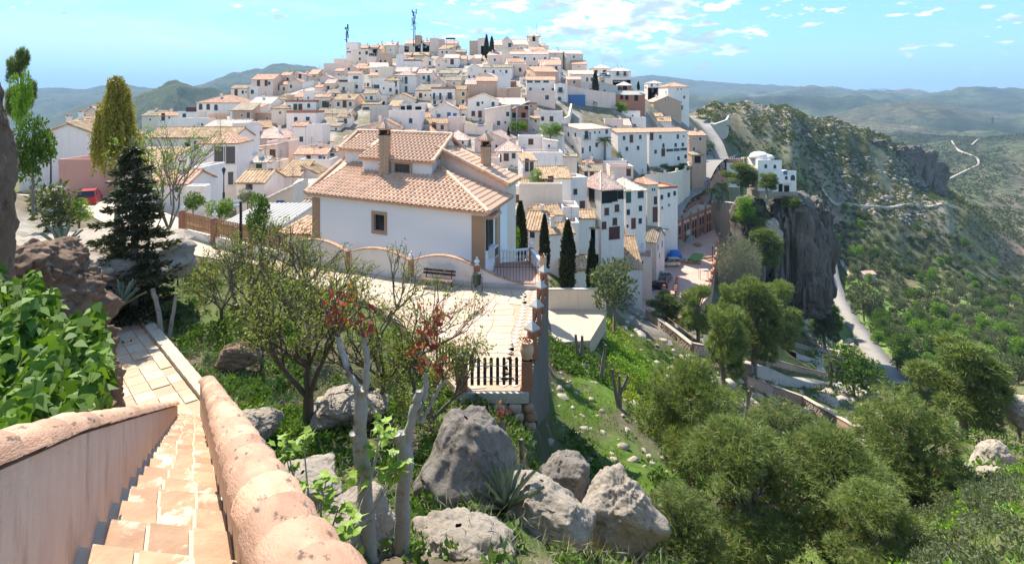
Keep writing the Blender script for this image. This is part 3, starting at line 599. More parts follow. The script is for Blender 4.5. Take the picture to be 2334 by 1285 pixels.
LAND = [(1215, 100, 'below the church tower'), (944, 110, 'under the lattice phone mast'), (800, 115, 'by the slim black mast'), (1113, 125, 'by the twin cypresses'), (1357, 195, 'beside the lone tall cypress'),
        (1430, 205, 'by the brick bungalow'), (690, 250, 'around the white house with tile canopies'), (925, 190, 'near the arched-window tower house'), (1185, 255, 'near the unfinished brick house'), (1090, 240, 'near the white gable with six windows'),
        (860, 300, 'behind the villa ridge'), (1378, 330, 'near the lone street palm'), (1515, 395, 'near the walled garden'), (290, 290, 'behind the yellow weeping tree'), (160, 400, 'near the parked red car'), (640, 450, 'near the shed with blue shutters'),
        (600, 200, 'on the outer edge of town'), (480, 270, 'by the scalloped terrace wall'), (1380, 470, 'beside the loggia tower'), (1290, 500, 'behind the row of cypresses'), (1540, 210, 'by the tall hipped end house'), (1190, 370, 'past the villa chimney'), (540, 380, 'by the tall blank chimney wall'), (1270, 300, 'below the roofless stone house'),
        (1000, 140, 'on the upper slope'), (830, 200, 'on the middle slope'), (1050, 300, 'just above the villa roof'), (1260, 170, 'on the slope under the church'), (760, 160, 'on the shoulder of the hill'), (420, 330, 'along the long tiled ridge')]
_rh = random.Random(5); HOUSES = []; RECTS = []
def house(x0, x1, yt, yb, roof, wall, rz=0.0, wins=(), d=None, dep=None, label=None, chim=None, foot=3.5, name='house'):
    """front face spans columns x0-x1, eave row yt, foot row yb; roof = (shape, ridge row, colour)"""
    mid = (x0 + x1) / 2; shape, yr, rc = roof
    if d is None:
        d = hit(mid, yb, 46, 330)
        if d is None:                                        # stands on the skyline: take the crest under it
            ds_ = np.linspace(90, 300, 200); d = float(ds_[np.argmax(zt0(np.full(200, float(mid)), ds_) / ds_)])
    th = math.radians(rz); w = max((x1 - x0) / F * d / max(math.cos(th), .5), 1.2); ze = Z(yt, d); zb = Z(yb, d); h = ze - zb
    if h < 1.0: h = 1.0; zb = ze - h
    k = yr - HY
    if shape in 'gh':
        dd = (-k / F * d - ze) / (.19 + k / (2 * F)); dp = dep or min(max(dd, 3.5), 13); rise = Z(yr, d + dp / 2) - ze
    elif shape == 's':
        dd = (-k / F * d - ze) / (.28 + k / F); dp = dep or min(max(dd, 2.5), 12); rise = Z(yr, d + dp) - ze
    else: dp = dep or min(max(w * .9, 5), 10); rise = Z(yr, d) - ze
    rise = min(max(rise, .35), 4.5) if shape != 't' else 0.0
    foot = max(foot, zb - min(ztp(x0, d), ztp(x1, d)) + 1.5)          # the wall goes down into the slope
    c, s = math.cos(th), math.sin(th); loc = Vector((X(mid, d), d, zb))
    root = thing(name, None, 'house', loc, th, 'houses of the hillside town')
    hw = w / 2; wm = M[WALL[wall][0]]; rm = M['roof_' + rc]; mb = MB(); o = .22; rp = []; rdg = None; B = -foot
    pitch = .42 if d < 170 else .55
    if shape in 'gs' or shape in 'h' or shape == 't':
        mb.box(0, dp / 2, B, w, dp, h - B)
    if shape == 'g':
        mb.add([(-hw, 0, h), (-hw, dp, h), (-hw, dp / 2, h + rise), (hw, 0, h), (hw, dp, h), (hw, dp / 2, h + rise)], [(0, 2, 1), (3, 4, 5), (0, 3, 5, 2), (1, 2, 5, 4)])
        k = rise / (dp / 2); zo = h - o * k
        rp = [((-hw - o, -o, zo), (hw + o, -o, zo), (hw + o, dp / 2, h + rise), (-hw - o, dp / 2, h + rise)), ((hw + o, dp + o, zo), (-hw - o, dp + o, zo), (-hw - o, dp / 2, h + rise), (hw + o, dp / 2, h + rise))]
        rdg = [(-hw - o, dp / 2, h + rise), (hw + o, dp / 2, h + rise)]
    elif shape == 's':
        mb.add([(-hw, 0, h), (-hw, dp, h), (-hw, dp, h + rise), (hw, 0, h), (hw, dp, h), (hw, dp, h + rise)], [(0, 2, 1), (3, 4, 5), (1, 2, 5, 4), (0, 3, 5, 2)])
        k = rise / dp; rp = [((-hw - o, -o, h - o * k), (hw + o, -o, h - o * k), (hw + o, dp + .1, h + rise + .1 * k), (-hw - o, dp + .1, h + rise + .1 * k))]
    elif shape == 'h':
        k = rise / (dp / 2); r = max(hw - dp / 2, 0.0); hy = min(dp / 2, hw) if r == 0 else dp / 2
        a = [(-hw - o, -o, h - .08), (hw + o, -o, h - .08), (hw + o, dp + o, h - .08), (-hw - o, dp + o, h - .08)]; p0, p1 = (-r, dp / 2, h + rise), (r, dp / 2, h + rise)
        rp = [(a[0], a[1], p1, p0), (a[1], a[2], p1, p1), (a[2], a[3], p0, p1), (a[3], a[0], p0, p0)]; rdg = [a[0], p0, p1, a[1]]
    elif shape == 'f':
        poly = [(-hw, B), (hw, B), (hw, h), (0, h + rise), (-hw, h)]; xz_prism(mb, poly, dp, 0.0); k = rise / hw; zo = h - o * k
        rp = [((-hw - o, dp + o, zo), (-hw - o, -o, zo), (0, -o, h + rise), (0, dp + o, h + rise)), ((hw + o, -o, zo), (hw + o, dp + o, zo), (0, dp + o, h + rise), (0, -o, h + rise))]; rdg = [(0, -o, h + rise), (0, dp + o, h + rise)]
    elif shape in 'lr':
        sg = -1 if shape == 'l' else 1                                   # low side
        poly = [(-hw, B), (hw, B), (hw, h + (rise if sg < 0 else 0)), (-hw, h + (rise if sg > 0 else 0))]; xz_prism(mb, poly, dp, 0.0); k = rise / w
        if sg < 0: rp = [((-hw - o, dp + o, h - o * k), (-hw - o, -o, h - o * k), (hw + .05, -o, h + rise), (hw + .05, dp + o, h + rise))]
        else: rp = [((hw + o, -o, h - o * k), (hw + o, dp + o, h - o * k), (-hw - .05, dp + o, h + rise), (-hw - .05, -o, h + rise))]
    mb.build('wall', wm, root)
    if rp: roof_parts(root, rp, rm, pitch, rdg)
    if shape == 't':
        t = .18; pb = MB(); pb.box(0, t / 2 - .03, h, w + .06, t, .55); pb.box(0, dp - t / 2, h, w, t, .55); pb.box(-hw + t / 2, dp / 2, h, t, dp - 2 * t, .55); pb.box(hw - t / 2, dp / 2, h, t, dp - 2 * t, .55)
        pb.build('parapet', wm if rc != 'b' else M['red_brick'], root); MB().box(0, dp / 2, h, w - 2 * t - .01, dp - 2 * t - .01, .05).build('roof_floor', M['roof_' + ('o' if rc == 'b' else rc)], root)
    nw = 0; kinds = set(); cth = Vector((c, s, 0)); nb = Vector((-s, c, 0))
    for face, px, py, kind, ww, hh in wins:
        # where the line of sight meets that wall
        if face == 'F': pt, nn = loc, nb
        elif face == 'L': pt, nn = loc - cth * hw, cth
        else: pt, nn = loc + cth * hw, cth
        ray = Vector(((px - CX) / F, 1, 0)); den = ray.dot(nn)
        if abs(den) < 1e-3: continue
        t = (Vector((pt.x, pt.y, 0))).dot(nn) / den; hp = ray * t; lp = hp - Vector((loc.x, loc.y, 0)); lx, ly = lp.dot(cth), lp.dot(nb); zz = Z(py, t) - zb
        W, Hh = {'d': (.95, 1.25), 'D': (1.0, 2.1), 's': (.6, .7), 'b': (.95, 1.3), 'B': (1.0, 2.1), 'a': (1.0, 1.8), 'W': (2.4, 1.3), 'G': (2.6, 2.7), 'g': (1.0, 2.1), 'R': (2.8, 2.8), 'o': (1.0, 1.3), 'n': (.95, 1.25)}[kind]
        W *= ww; Hh *= hh; kinds.add(kind); nw += 1
        lim = max(hw - W / 2 - .1, 0) if face == 'F' else None
        if face == 'F': window(root, min(max(lx, -lim), lim), 0, zz - Hh / 2, 0, W, Hh, kind)
        elif face == 'L': window(root, -hw, min(max(ly, W / 2 + .1), dp - W / 2), zz - Hh / 2, -math.pi / 2, W, Hh, kind)
        else: window(root, hw, min(max(ly, W / 2 + .1), dp - W / 2), zz - Hh / 2, math.pi / 2, W, Hh, kind)
    if chim is None: chim = shape in 'gfh' and _rh.random() < .45
    if chim and shape != 't': chimney(root, _rh.uniform(-.6, .6) * hw, dp * .5 + _rh.uniform(-.2, .25) * dp, h + rise * .75, 1.0, .5, 'white' if wall != 'b' else 'red_brick')
    if _rh.random() < .3 and d > 60:
        ax, ay, az = _rh.uniform(-.5, .5) * hw, dp * .6, h + rise * .7; a = MB(); a.tube([(ax, ay, az - .3), (ax, ay, az + 2.2)], [.03, .025], 5)
        for q in range(4): a.tube([(ax - .5 + .06 * q, ay, az + 1.3 + .25 * q), (ax + .5 - .06 * q, ay, az + 1.3 + .25 * q)], [.015, .015], 4)
        a.build('aerial', M['dark_metal'], root)
    if label is None:
        big = 'tall ' if h > 6.5 else ('low ' if h < 3 else '')
        ww_ = (NUM[min(nw, 16)] + (' window' if nw == 1 else ' windows')) if nw else 'blank front wall'
        extra = ' and balcony' if 'B' in kinds else (' and blue shutters' if 'b' in kinds else (' and arched opening' if 'a' in kinds else (' and garage door' if kinds & {'G', 'R'} else '')))
        lm = min(LAND, key=lambda q: (q[0] - mid) ** 2 + (2 * (q[1] - (yt + yb) / 2)) ** 2)[2]
        label = f"{big}{WALL[wall][1]} house, {ROOFW[rc]} {RSHAPE[shape]}, {ww_}{extra}, {lm}"
        if shape == 't': label = f"{big}{WALL[wall][1]} house with {RSHAPE[shape]}, {ww_}{extra}, {lm}"
        if len(label.split()) > 16: label = label.replace(extra, '') if extra else label
        if len(label.split()) > 16: label = label.replace(' tile', '').replace('the ', '', 1)
        label = ' '.join(label.split()[:16])
    RECTS.append((x0, x1, yt, yb, d)); root['label'] = label; HOUSES.append((root, mid, (yt + yb) / 2, d)); return root

def town_lines(ox, oy, k, text):
    """one house per line, in coordinates of an enlarged view: x0 x1 eave foot roof wall [rN] [dN] [eN] windows..."""
    for ln in text.strip().splitlines():
        t = ln.split();
        if not t or t[0].startswith('#'): continue
        x0, x1, yt, yb = [float(v) for v in t[:4]]; rf = t[4]; shape, rc = rf[0], rf[-1]; yr = float(rf[1:-1]) if rf[1:-1] else yt
        wall = t[5]; rz = 0.0; d = dep = None; wins = []
        for q in t[6:]:
            if q[0] == 'r' and ',' not in q: rz = float(q[1:])
            elif q[0] == 'd' and ',' not in q: d = float(q[1:])
            elif q[0] == 'e' and ',' not in q: dep = float(q[1:])
            else:
                face = 'F'
                if q[0] in 'LR': face = q[0]; q = q[1:]
                ww = hh = 1.0
                if '*' in q: q, sz = q.split('*'); ww, hh = [float(v) for v in sz.split('x')]
                kind = 'd'
                if q[-1].isalpha(): kind = q[-1]; q = q[:-1]
                a, b = q.split(','); wins.append((face, ox + float(a) / k, oy + float(b) / k, kind, ww, hh))
        house(ox + x0 / k, ox + x1 / k, oy + yt / k, oy + yb / k, (shape, oy + yr / k, rc), wall, rz, wins, d, dep)
# ------------------------------------------------------------------ the town, house by house
town_lines(500, 60, 4.59, '''
335 560 560 640 g505o p 410,595D 490,593D 523,597
295 515 645 722 t640c w r4 345,685n 475,690n*1x1.3
120 293 650 727 g618b c 175,695D 245,690 288,688s
645 735 515 572 g485o c 715,553
735 862 505 562 f478o w 845,535D
565 720 612 682 g575o c 612,645D 675,655
520 650 690 742 t690r c 590,717
720 862 592 682 f550o p 750,630
865 985 590 645 l565p w
930 1020 505 562 g455o c 1000,525s
1090 1415 405 505 t400p p 1230,470
1200 1420 355 440 t352p c
1310 1460 455 505 f410p p 1355,450
1325 1450 182 300 t180c w 1342,270s 1357,270s 1371,270s 1345,235s
1395 1560 257 388 t253p c 1470,282 1470,343 1542,280*1.3x1.3
1450 1545 230 262 g203o t
1575 1655 226 292 g203o c
1645 1782 302 435 t298t t 1688,367 1735,367
1655 1722 217 302 g188p c
1745 1836 202 332 g172p c 1790,250s
1545 1640 322 425 r300c w 1595,300W
1420 1520 442 485 g390o t
1200 1350 538 602 t535x c 1290,580W*1.4x1
1345 1480 500 692 g475o w 1427,538*1.8x.8 1437,633 1358,690
1255 1408 606 712 t605c c 1300,655
1155 1300 702 735 g662b c 1215,720s
1195 1415 772 872 g713y p r-4 1245,815 1310,820D 1370,815
1000 1150 742 862 g713o c 1095,825g 1137,822D
1510 1640 707 837 g668b c 1590,750 1537,750s
1675 1836 612 722 t608p w 1720,650s 1790,665
1735 1836 572 622 h530y w
1490 1580 572 642 t568c w 1515,612 1555,612
1590 1690 562 672 t558c w 1630,632W*.8x1
1660 1815 442 562 t440c c 1755,470s
1575 1765 852 1012 t848x g
1490 1680 818 872 s790y c 1535,860W*.7x.6
690 1010 795 895 t790b w 730,850 795,855g 847,855D 935,830
703 1010 908 1112 t903b w 800,975 925,995B*1x1
545 680 862 1042 h825y c 635,905s
315 540 812 905 g745c w 415,860D 457,853n
335 545 930 1002 t925p t 373,977 500,965s
145 330 882 1065 s805b t r12 e9 235,935s 303,932*1x1.3 308,1055*1x1.3
785 880 742 777 g688o c 820,765s
700 790 737 782 t735t t
550 695 747 782 t745t t
880 990 705 782 t700c w 930,750s
340 550 1060 1078 g993y w
265 660 1175 1285 h1058p p 540,1210 600,1215
680 800 1240 1265 g1145y w
905 1075 1055 1285 t1050p w
770 902 1047 1285 g1003o w 858,1180
1015 1265 1047 1092 s958b w 1220,1075s
1235 1365 952 1062 g918y w 1320,990
1015 1365 917 992 g863b c 1100,945s
1430 1630 1062 1102 l1010c c
1000 1075 640 700 g615o p
1105 1200 600 660 g560p c 1140,640
1055 1160 540 600 f510p p 1085,600s
985 1060 700 735 t690r w
1130 1200 790 860 s760c c 1160,830s
600 690 770 800 g742b c
870 960 520 575 g490o c 905,550s
1210 1310 470 520 g445o p 1250,505s
1480 1560 445 500 g420o t 1515,475s
1560 1660 520 565 s490o c 1600,545s
1420 1500 725 800 t715c w 1460,760
1640 1740 745 830 t735x c 1700,810W*.8x1
''')
town_lines(850, 40, 4.59, '''
1010 1097 257 382 t253t t 1095,320s
1097 1175 225 332 l215p p
595 690 230 332 t225p p r10
690 742 240 300 t236p p
762 880 277 302 g250o c
785 915 312 348 s300b c 850,335W
830 970 362 402 g343b t
440 600 302 372 f272p w 480,308s 520,305s 552,308s
330 442 277 302 g238p c 432,285
225 375 305 362 r283p w 355,318
90 225 312 382 g283p c 150,345s
0 90 332 392 g298o c 45,360s
245 332 402 552 t398c w r8
325 500 458 552 t452b w 410,520s
420 580 397 422 g368y c
315 395 397 425 g370y c
500 612 432 522 f398b c 605,480*1x1.3
655 745 452 572 f408p p 690,500s
745 895 427 522 g390p w 828,465D*1.3x1 762,460
600 692 372 402 g333c c 650,390s
895 975 437 502 g403o c
960 1130 470 485 f428p p
1060 1130 432 460 g393p c
1200 1350 418 502 t413c p 1275,443
1350 1430 368 512 t363c c
1410 1836 387 500 g360p w 1485,425W*.7x1 1520,425 1590,430 1688,435 1800,430 1515,508D
1145 1455 527 632 g498b w r-6 1175,567 1262,568 1335,560s 1396,567
985 1097 592 652 t588c w 1005,625 1057,625
990 1140 532 592 f488p w
685 890 587 628 g553b w r-8 720,608s
885 980 617 642 g583b c
225 450 607 792 h567p w 347,655a*1.1x1.3 347,750a*1x1.1 313,655s*.7x2.4
470 610 587 762 g543p w 533,630 583,640B 540,725D 585,725D
130 275 662 807 h618y w 237,695*1x1.4 250,780a*.8x.9
0 130 652 772 t648c w 25,725W*.8x1
55 205 533 692 t528c c
145 440 857 903 f793y c 470,820s
165 500 1000 1232 t925t w 395,1080 400,1195
165 275 930 1000 s872y w
275 535 925 1000 t918c w 315,965o*1x1.4 380,955o*1.3x1.2 475,960o*1.5x1
610 860 750 922 t742b w 640,825B*.8x.9 705,825B*.8x.9 803,820B*1.3x.9 645,887 717,887s
860 970 757 927 g718y y 945,800 945,880
765 920 662 722 g623b c 850,690s
615 760 690 735 f632p c
970 1085 702 862 g657p t
1085 1297 668 872 s628o t
1297 1440 632 762 t628c w
1297 1405 762 902 t758t t
1405 1545 745 902 l730c t
1435 1500 687 747 t683b b
990 1310 862 1092 f798p w 1100,905 1145,893s 1257,905 1050,1003n 1120,1010n*1x1.3 1122,1078s
1170 1440 965 1192 l918c p 1315,1105 1385,1100s 1410,1010
1640 1745 1060 1192 s1035y c 1703,1083s 1680,1180s
1640 1715 912 1042 t905b t 1610,930s
600 905 972 1062 f893p w 688,1035b*1x.9 795,1022b*.9x1.1 857,1028b*1x.9
905 997 960 1062 g918y w 943,1030
500 780 1112 1202 g1058y p 640,1145D 725,1150
500 605 1047 1060 g993o w
785 950 1065 1197 t1058c p
955 1252 1145 1232 t1135c c 1130,1120b*1.3x.5
460 680 1230 1262 h1143o w
740 990 1285 1340 h1188p w 940,1310s
440 500 200 250 t195t t
520 590 262 310 g245p c 560,290s
1180 1280 335 380 g310p c
1285 1420 340 380 t330c c 1330,360s
1130 1200 300 345 t290o c
300 420 440 470 g425o c
560 655 590 640 t580p p 620,605s
640 700 640 700 f615o c
920 990 640 700 t632p w 955,670s
1540 1640 640 700 t628r w 1580,660s
1560 1680 830 880 t822x w 1600,850s
''')
town_lines(1200, 80, 4.59, '''
415 595 197 282 g163c c r14 495,230 L395,240 L400,215s
480 632 307 362 g273o p 550,330s
220 380 187 252 g158c c 295,205s
690 880 347 402 h313c c 735,380 820,380W*.8x.9
860 1090 377 470 h348c w 955,402B*1.2x.9 1030,405B*1.2x.9
865 1090 470 547 t465c w 960,475W*1.4x1 895,520D 1030,480
0 300 472 602 g438o w 43,568 173,573 275,575 25,490W*.8x.6 115,490W*.8x.6 205,490W*.8x.6
300 430 530 690 t505t w 355,575B*1.4x.8 345,665*1.2x1
0 300 602 745 t598t p 215,655*1.3x1.1
425 570 467 692 g438p t 500,493 480,575 520,640s
450 710 412 502 s373p c 635,465*1x1.3 683,465*1x1.2
570 692 528 692 t523t w 600,577 668,577 660,670D*1.4x1.1
762 820 455 682 t450o t 797,490 797,600s
1270 1420 507 545 h480c w 1310,525 1370,525s
1270 1475 552 605 g530c w 1320,575D 1380,590
1475 1705 542 892 h498o w r8 1582,567s 1618,567s 1650,650 1628,760*.8x1.4 L1460,600
1330 1600 640 700 f588p c
1325 1625 702 855 f640p t r6 1455,683s 1488,683s
1370 1512 907 972 g858y w r-10
1330 1430 852 882 g818y w
820 1010 900 965 t880p p 935,960s
905 1100 947 975 g880p w 930,965s
1000 1190 815 882 t808p w 1110,845s
1100 1250 880 977 t872c w 1135,950a*.8x.8
1110 1250 722 812 t718c w
''')
# buildings along the road, the palm and the loggia tower: two faces each
town_lines(1200, 80, 4.59, '''
562 900 985 1275 s930p w r26 d138 e9 627,1045B*1.2x1 665,1030s 715,1020s 763,1018s 838,1010 583,1210*.7x1.2 663,1190*.7x1.2 733,1148 L440,1040 L512,1045 L463,1220G*1x1.1
950 1270 1022 1300 g978o w r14 d150 e9 1020,1077 1097,1085D 1190,1067 1050,1190 1167,1180 L900,1210s
1270 1700 1015 1320 g975o w r14 d158 e9 1310,1060D 1400,1065 1583,1060a*.9x.8 1645,1058s 1432,1155a*.9x.8 1430,1225n*1.2x1.7 1350,1220 1560,1150 1635,1145 1500,1205W*1x.7 1575,1200W*1x.7 1645,1195W*1x.7 1590,1290 1672,1270
''')
town_lines(1450, 200, 4.284, '''
515 690 465 655 g425o t r10 d176 565,505s 625,500 563,600 L530,520s
540 665 655 730 s628b t r10 d172 600,700o*2x1.5
''')
town_lines(1130, 260, 4.59, '''
0 257 392 665 h283p w d112 8,455a*1.1x1 110,450n*1.1x1.1 187,437
235 492 257 388 t222c w d124 367,287n*1.2x1
490 645 288 402 r268c w d122 557,335s
285 425 490 610 s412y w r14 d104 325,535*1x2 375,540*1x1.8 R480,540s
470 790 672 735 g553y w r8 d96 572,700D*1x.8
140 250 785 902 t780c w d92 230,880n*.7x1
245 695 765 985 t755y c d88 e1.2
195 345 762 792 g680y w d100
705 960 695 1015 t688p w r16 d100 832,812 752,925 830,960 905,955n*1.1x1.3
1095 1350 790 1285 h598p w r22 d100 e8 1145,860o*2x1.7 1225,845o*1.8x1.7 1310,840o*1.2x1.1 1160,1015n 1267,980n 1130,1160n 1245,1120n 1240,1240R*.8x.75 L1005,845o*2x1.7
1350 1580 800 1192 h668c w r20 d110 1515,840*1.6x1.3 1370,862g*1.1x1.2 1385,1025 1513,985 1440,1145D 1370,1172s 1510,1117
1580 1702 735 1130 h663o c r20 d120 e7 1670,905*1.1x1.5 1640,790s 1658,790s 1668,1052D*1.2x1.5
890 1120 597 695 g533b p d122 945,627 1008,632n
930 1122 512 562 h473o w d132 1065,535s
1195 1440 572 665 t565p p d126 1390,600D
1125 1370 512 575 t505x w d134
300 480 1215 1300 g1020y w r-12 d76 383,1250*.8x1
445 700 1060 1130 g952y w r14 d82
545 820 1250 1310 g1140y w r10 d74
700 870 1012 1160 t1005p w d84 850,1140s
860 1040 1090 1190 g1005y w d88
760 870 1175 1240 t1165p w d80
1010 1060 1190 1260 g1120y w d88
100 215 1070 1180 t1060p w d80 155,1150s
20 120 640 760 t630c w d98 60,700s
690 850 445 540 g435b c d118
280 700 430 480 t425p w d114
''')
town_lines(1450, 200, 4.284, '''
220 415 985 1262 t950b w r20 d134 e7 248,1068 318,1045 253,1172s 320,1145s 375,1030
''')
town_lines(500, 280, 4.59, '''
175 315 388 505 t380r w d84 230,450*1.3x1
340 487 417 535 g360c w d80 415,460g*.8x.6
480 600 440 505 t438p c d92
180 470 627 745 g497y w d70 313,660*1.1x.9
620 840 560 590 s400y w d82
500 610 550 575 g495y w d84
790 1120 332 418 g265o w d94 933,378*1x1.2 1065,377b*.95x1.1 1098,370s
1120 1230 300 418 g262y c d96 1180,362*1x1.2
840 1155 418 545 t412t w d91 1113,515 960,450s
355 610 262 385 l228p p d100 557,342D
500 725 222 365 t212c p d104
850 1022 530 605 r448y w d84
500 772 790 945 l660c c r4 d66 e6 640,862b*.95x.85
760 972 672 875 s598c p d72
770 978 965 1010 g808b w r-8 d56
0 640 1085 1150 s890x c d47 e8
610 975 1165 1215 s1040o w r-10 d41 e4
''')
town_lines(0, 80, 3.213, '''
1465 1725 795 1120 h715o w r8 d74 1610,880*1.6x1.9 1683,880*1.6x1.9 1610,1050*.8x1.4 1690,1050*.8x1.4 L1480,810s
1705 1792 672 905 t668c w d84
235 760 782 1010 f650y w r22 d64 e16
430 702 950 1115 t940c r d57 e6
470 612 672 760 g600y c d84
590 752 590 690 f525p p d96 615,612*1x1.2
565 690 702 740 g675o w d76
1040 1180 592 690 g555b c 1100,620s
1160 1312 592 690 g565o w 1240,605s 1195,600D
1305 1442 575 672 t568r w 1350,585*1.2x1.2 1410,545R*1x.4
1330 1527 625 690 t610c w 1480,655s
1440 1778 497 600 h443o w 1470,525a*1.2x1 1525,525a*1.2x1 1582,530a*1.2x1
1528 1592 590 650 t585t t
1070 1710 752 930 g680y w d80 1375,810 1440,805
770 1152 980 1010 s828y w d60
1050 1372 1090 1165 g992o w d56 1300,1130s
1378 1478 1005 1135 t1000c w d62
1365 1500 1150 1262 t1145r w d50 e1
''')
# ------------------------------------------------------------------ plaza, walls, villa
ZP = -10.0
rv = random.Random(3)
def ribbon(name, pts, mat, lift=.05, n=8, skirt=0.0):
    """strip of ground following the terrain: pts = [(px, d, width)]"""
    c = [Vector((X(p, d), d, 0)) for p, d, w in pts]; ws = [w for p, d, w in pts]; L = []; R = []
    dense = []
    for i in range(len(c) - 1):
        for k in range(n): dense.append((c[i].lerp(c[i + 1], k / n), ws[i] + (ws[i + 1] - ws[i]) * k / n))
    dense.append((c[-1], ws[-1])); pp = [q[0] for q in dense]
    for _ in range(3): pp = [pp[0]] + [(pp[i - 1] + pp[i] * 2 + pp[i + 1]) / 4 for i in range(1, len(pp) - 1)] + [pp[-1]]
    mb = MB(); vs = []
    for i, p in enumerate(pp):
        t = (pp[min(i + 1, len(pp) - 1)] - pp[max(i - 1, 0)]).normalized(); s = Vector((t.y, -t.x, 0)); w = dense[i][1] / 2
        row = []
        for q in (-1, -.33, .33, 1): a = p + s * w * q; row.append((a.x, a.y, zt(a.x, a.y)))
        zm = max(r[2] for r in row[1:3]); vs += [(r[0], r[1], max(zm - .1, r[2]) + lift) for r in row]
    if skirt:                                              # built road: level across, with a bank on either side
        zz = [sum(v[2] for v in vs[i * 4:i * 4 + 4]) / 4 for i in range(len(pp))]
        for _ in range(4): zz = [zz[0]] + [(zz[i - 1] + 2 * zz[i] + zz[i + 1]) / 4 for i in range(1, len(zz) - 1)] + [zz[-1]]
        vs = [(v[0], v[1], zz[i // 4] - (skirt if i % 4 in (0, 3) else 0)) for i, v in enumerate(vs)]
        for i in range(len(pp)):                           # widen the crown, drop the outer rows as banks
            a, b = Vector(vs[i * 4]), Vector(vs[i * 4 + 3]); m = (a + b) / 2; m.z = zz[i]
            for k, f in ((1, .96), (2, .96)): e = m + ((a if k == 1 else b) - m) * f; vs[i * 4 + k] = (e.x, e.y, zz[i])
    fs = [(i * 4 + k, i * 4 + k + 1, (i + 1) * 4 + k + 1, (i + 1) * 4 + k) for i in range(len(pp) - 1) for k in range(3)]
    mb.add(vs, fs); o = mb.build(name, mat, None, True); tag(o, kind='structure'); return o
# plaza slab and its flagstones
EDGE = lambda d: .40 + (d - 19.6) * .117                                   # right-hand edge of the plaza
plaza_poly = [(-1.85, 19.55), (EDGE(19.55), 19.55), (EDGE(31.6), 31.6), (-2.2, 31.2), (-6, 32.2), (-10, 34.2), (-14.2, 36.4), (-15, 34.4), (-10.8, 30.6), (-7.2, 28.2), (-5, 25.4), (-3.2, 22)]
pz = MB().prism(plaza_poly, ZP - .5, ZP).build('plaza', M['paving_joint']); tag(pz, kind='structure')
def inside(p, poly):
    r = False; n = len(poly)
    for i in range(n):
        a, b = poly[i], poly[(i + 1) % n]
        if (a[1] > p[1]) != (b[1] > p[1]) and p[0] < (b[0] - a[0]) * (p[1] - a[1]) / (b[1] - a[1]) + a[0]: r = not r
    return r
simple('border_tile', (.66, .47, .36), .85, (.70, .52, .41), 4, .2, 30, var=.05)
def flag(parent, q, z, mat, t=.02):
    cx = sum(p[0] for p in q) / len(q); cy_ = sum(p[1] for p in q) / len(q)
    m = MB().prism([(p[0] - cx, p[1] - cy_) for p in q], 0, t); return m.build('flagstone', mat, parent, loc=(cx, cy_, z))
GX, GY, ST = 22, 19, .86
jit = [[(rv.uniform(-.25, .25), rv.uniform(-.25, .25)) for j in range(GY + 1)] for i in range(GX + 1)]
cnt = 0
for i in range(GX):
    for j in range(GY):
        q = []
        for a, b in ((0, 0), (1, 0), (1, 1), (0, 1)):
            jx, jy = jit[i + a][j + b]; q.append((-16.4 + (i + a) * ST + jx * ST, 19.6 + (j + b) * ST * .78 + jy * ST * .78))
        cx = sum(p[0] for p in q) / 4; cyy = sum(p[1] for p in q) / 4
        if cx > EDGE(cyy) - .95 or not all(inside(p, plaza_poly) for p in q): continue
        q = [(cx + (p[0] - cx) * .955, cyy + (p[1] - cyy) * .955) for p in q]
        red = (21 < cyy < 28 and abs(cx + 2.25 - (cyy - 22) * .13) < .5) or (27 < cyy < 28.1 and -5 < cx < -1.2)
        flag(pz, q, ZP, M['flag_red'] if red else M['paving']); cnt += 1
d = 19.75
while d < 31.2:                                                             # diamond border along the parapet
    for s in range(2):
        x0 = EDGE(d) - .52 - s * .40 + .2
        flag(pz, [(x0 - .19, d + .19), (x0, d), (x0 + .19, d + .19), (x0, d + .38)], ZP, M['border_tile'])
    d += .40

# street running back from the plaza to the red car, and the lower terrace beyond the retaining wall
ribbon('street', [(640, 36.6, 3.0), (520, 38.5, 4.2), (430, 40.2, 5.0), (380, 43.5, 5.5), (300, 49, 6.0), (220, 55, 6.5), (120, 60, 6)], M['paving'], .06)
low = MB(); low.prism([(X(1252, 50.5), 50.5), (X(1345, 51), 51), (X(1380, 57), 57), (X(1382, 58.5), 58.5), (X(1245, 58.5), 58.5)], -23.2, -21.6); lo_ = low.build('lower_terrace', M['paving']); tag(lo_, kind='structure')
lw = thing('boundary_wall', 'low cream boundary wall behind the lower terrace paving, under the cypresses', 'wall', (X(1315, 58.5), 58.5, -21.6))
m_ = MB(); xa, xb = X(1250, 58.5), X(1384, 58.5); m_.box(0, .15, -3, xb - xa, .3, 5.0); m_.build('wall', M['cream'], lw); MB().box(0, .15, 2.0, xb - xa + .1, .42, .1).build('coping', M['stone_cap'], lw)

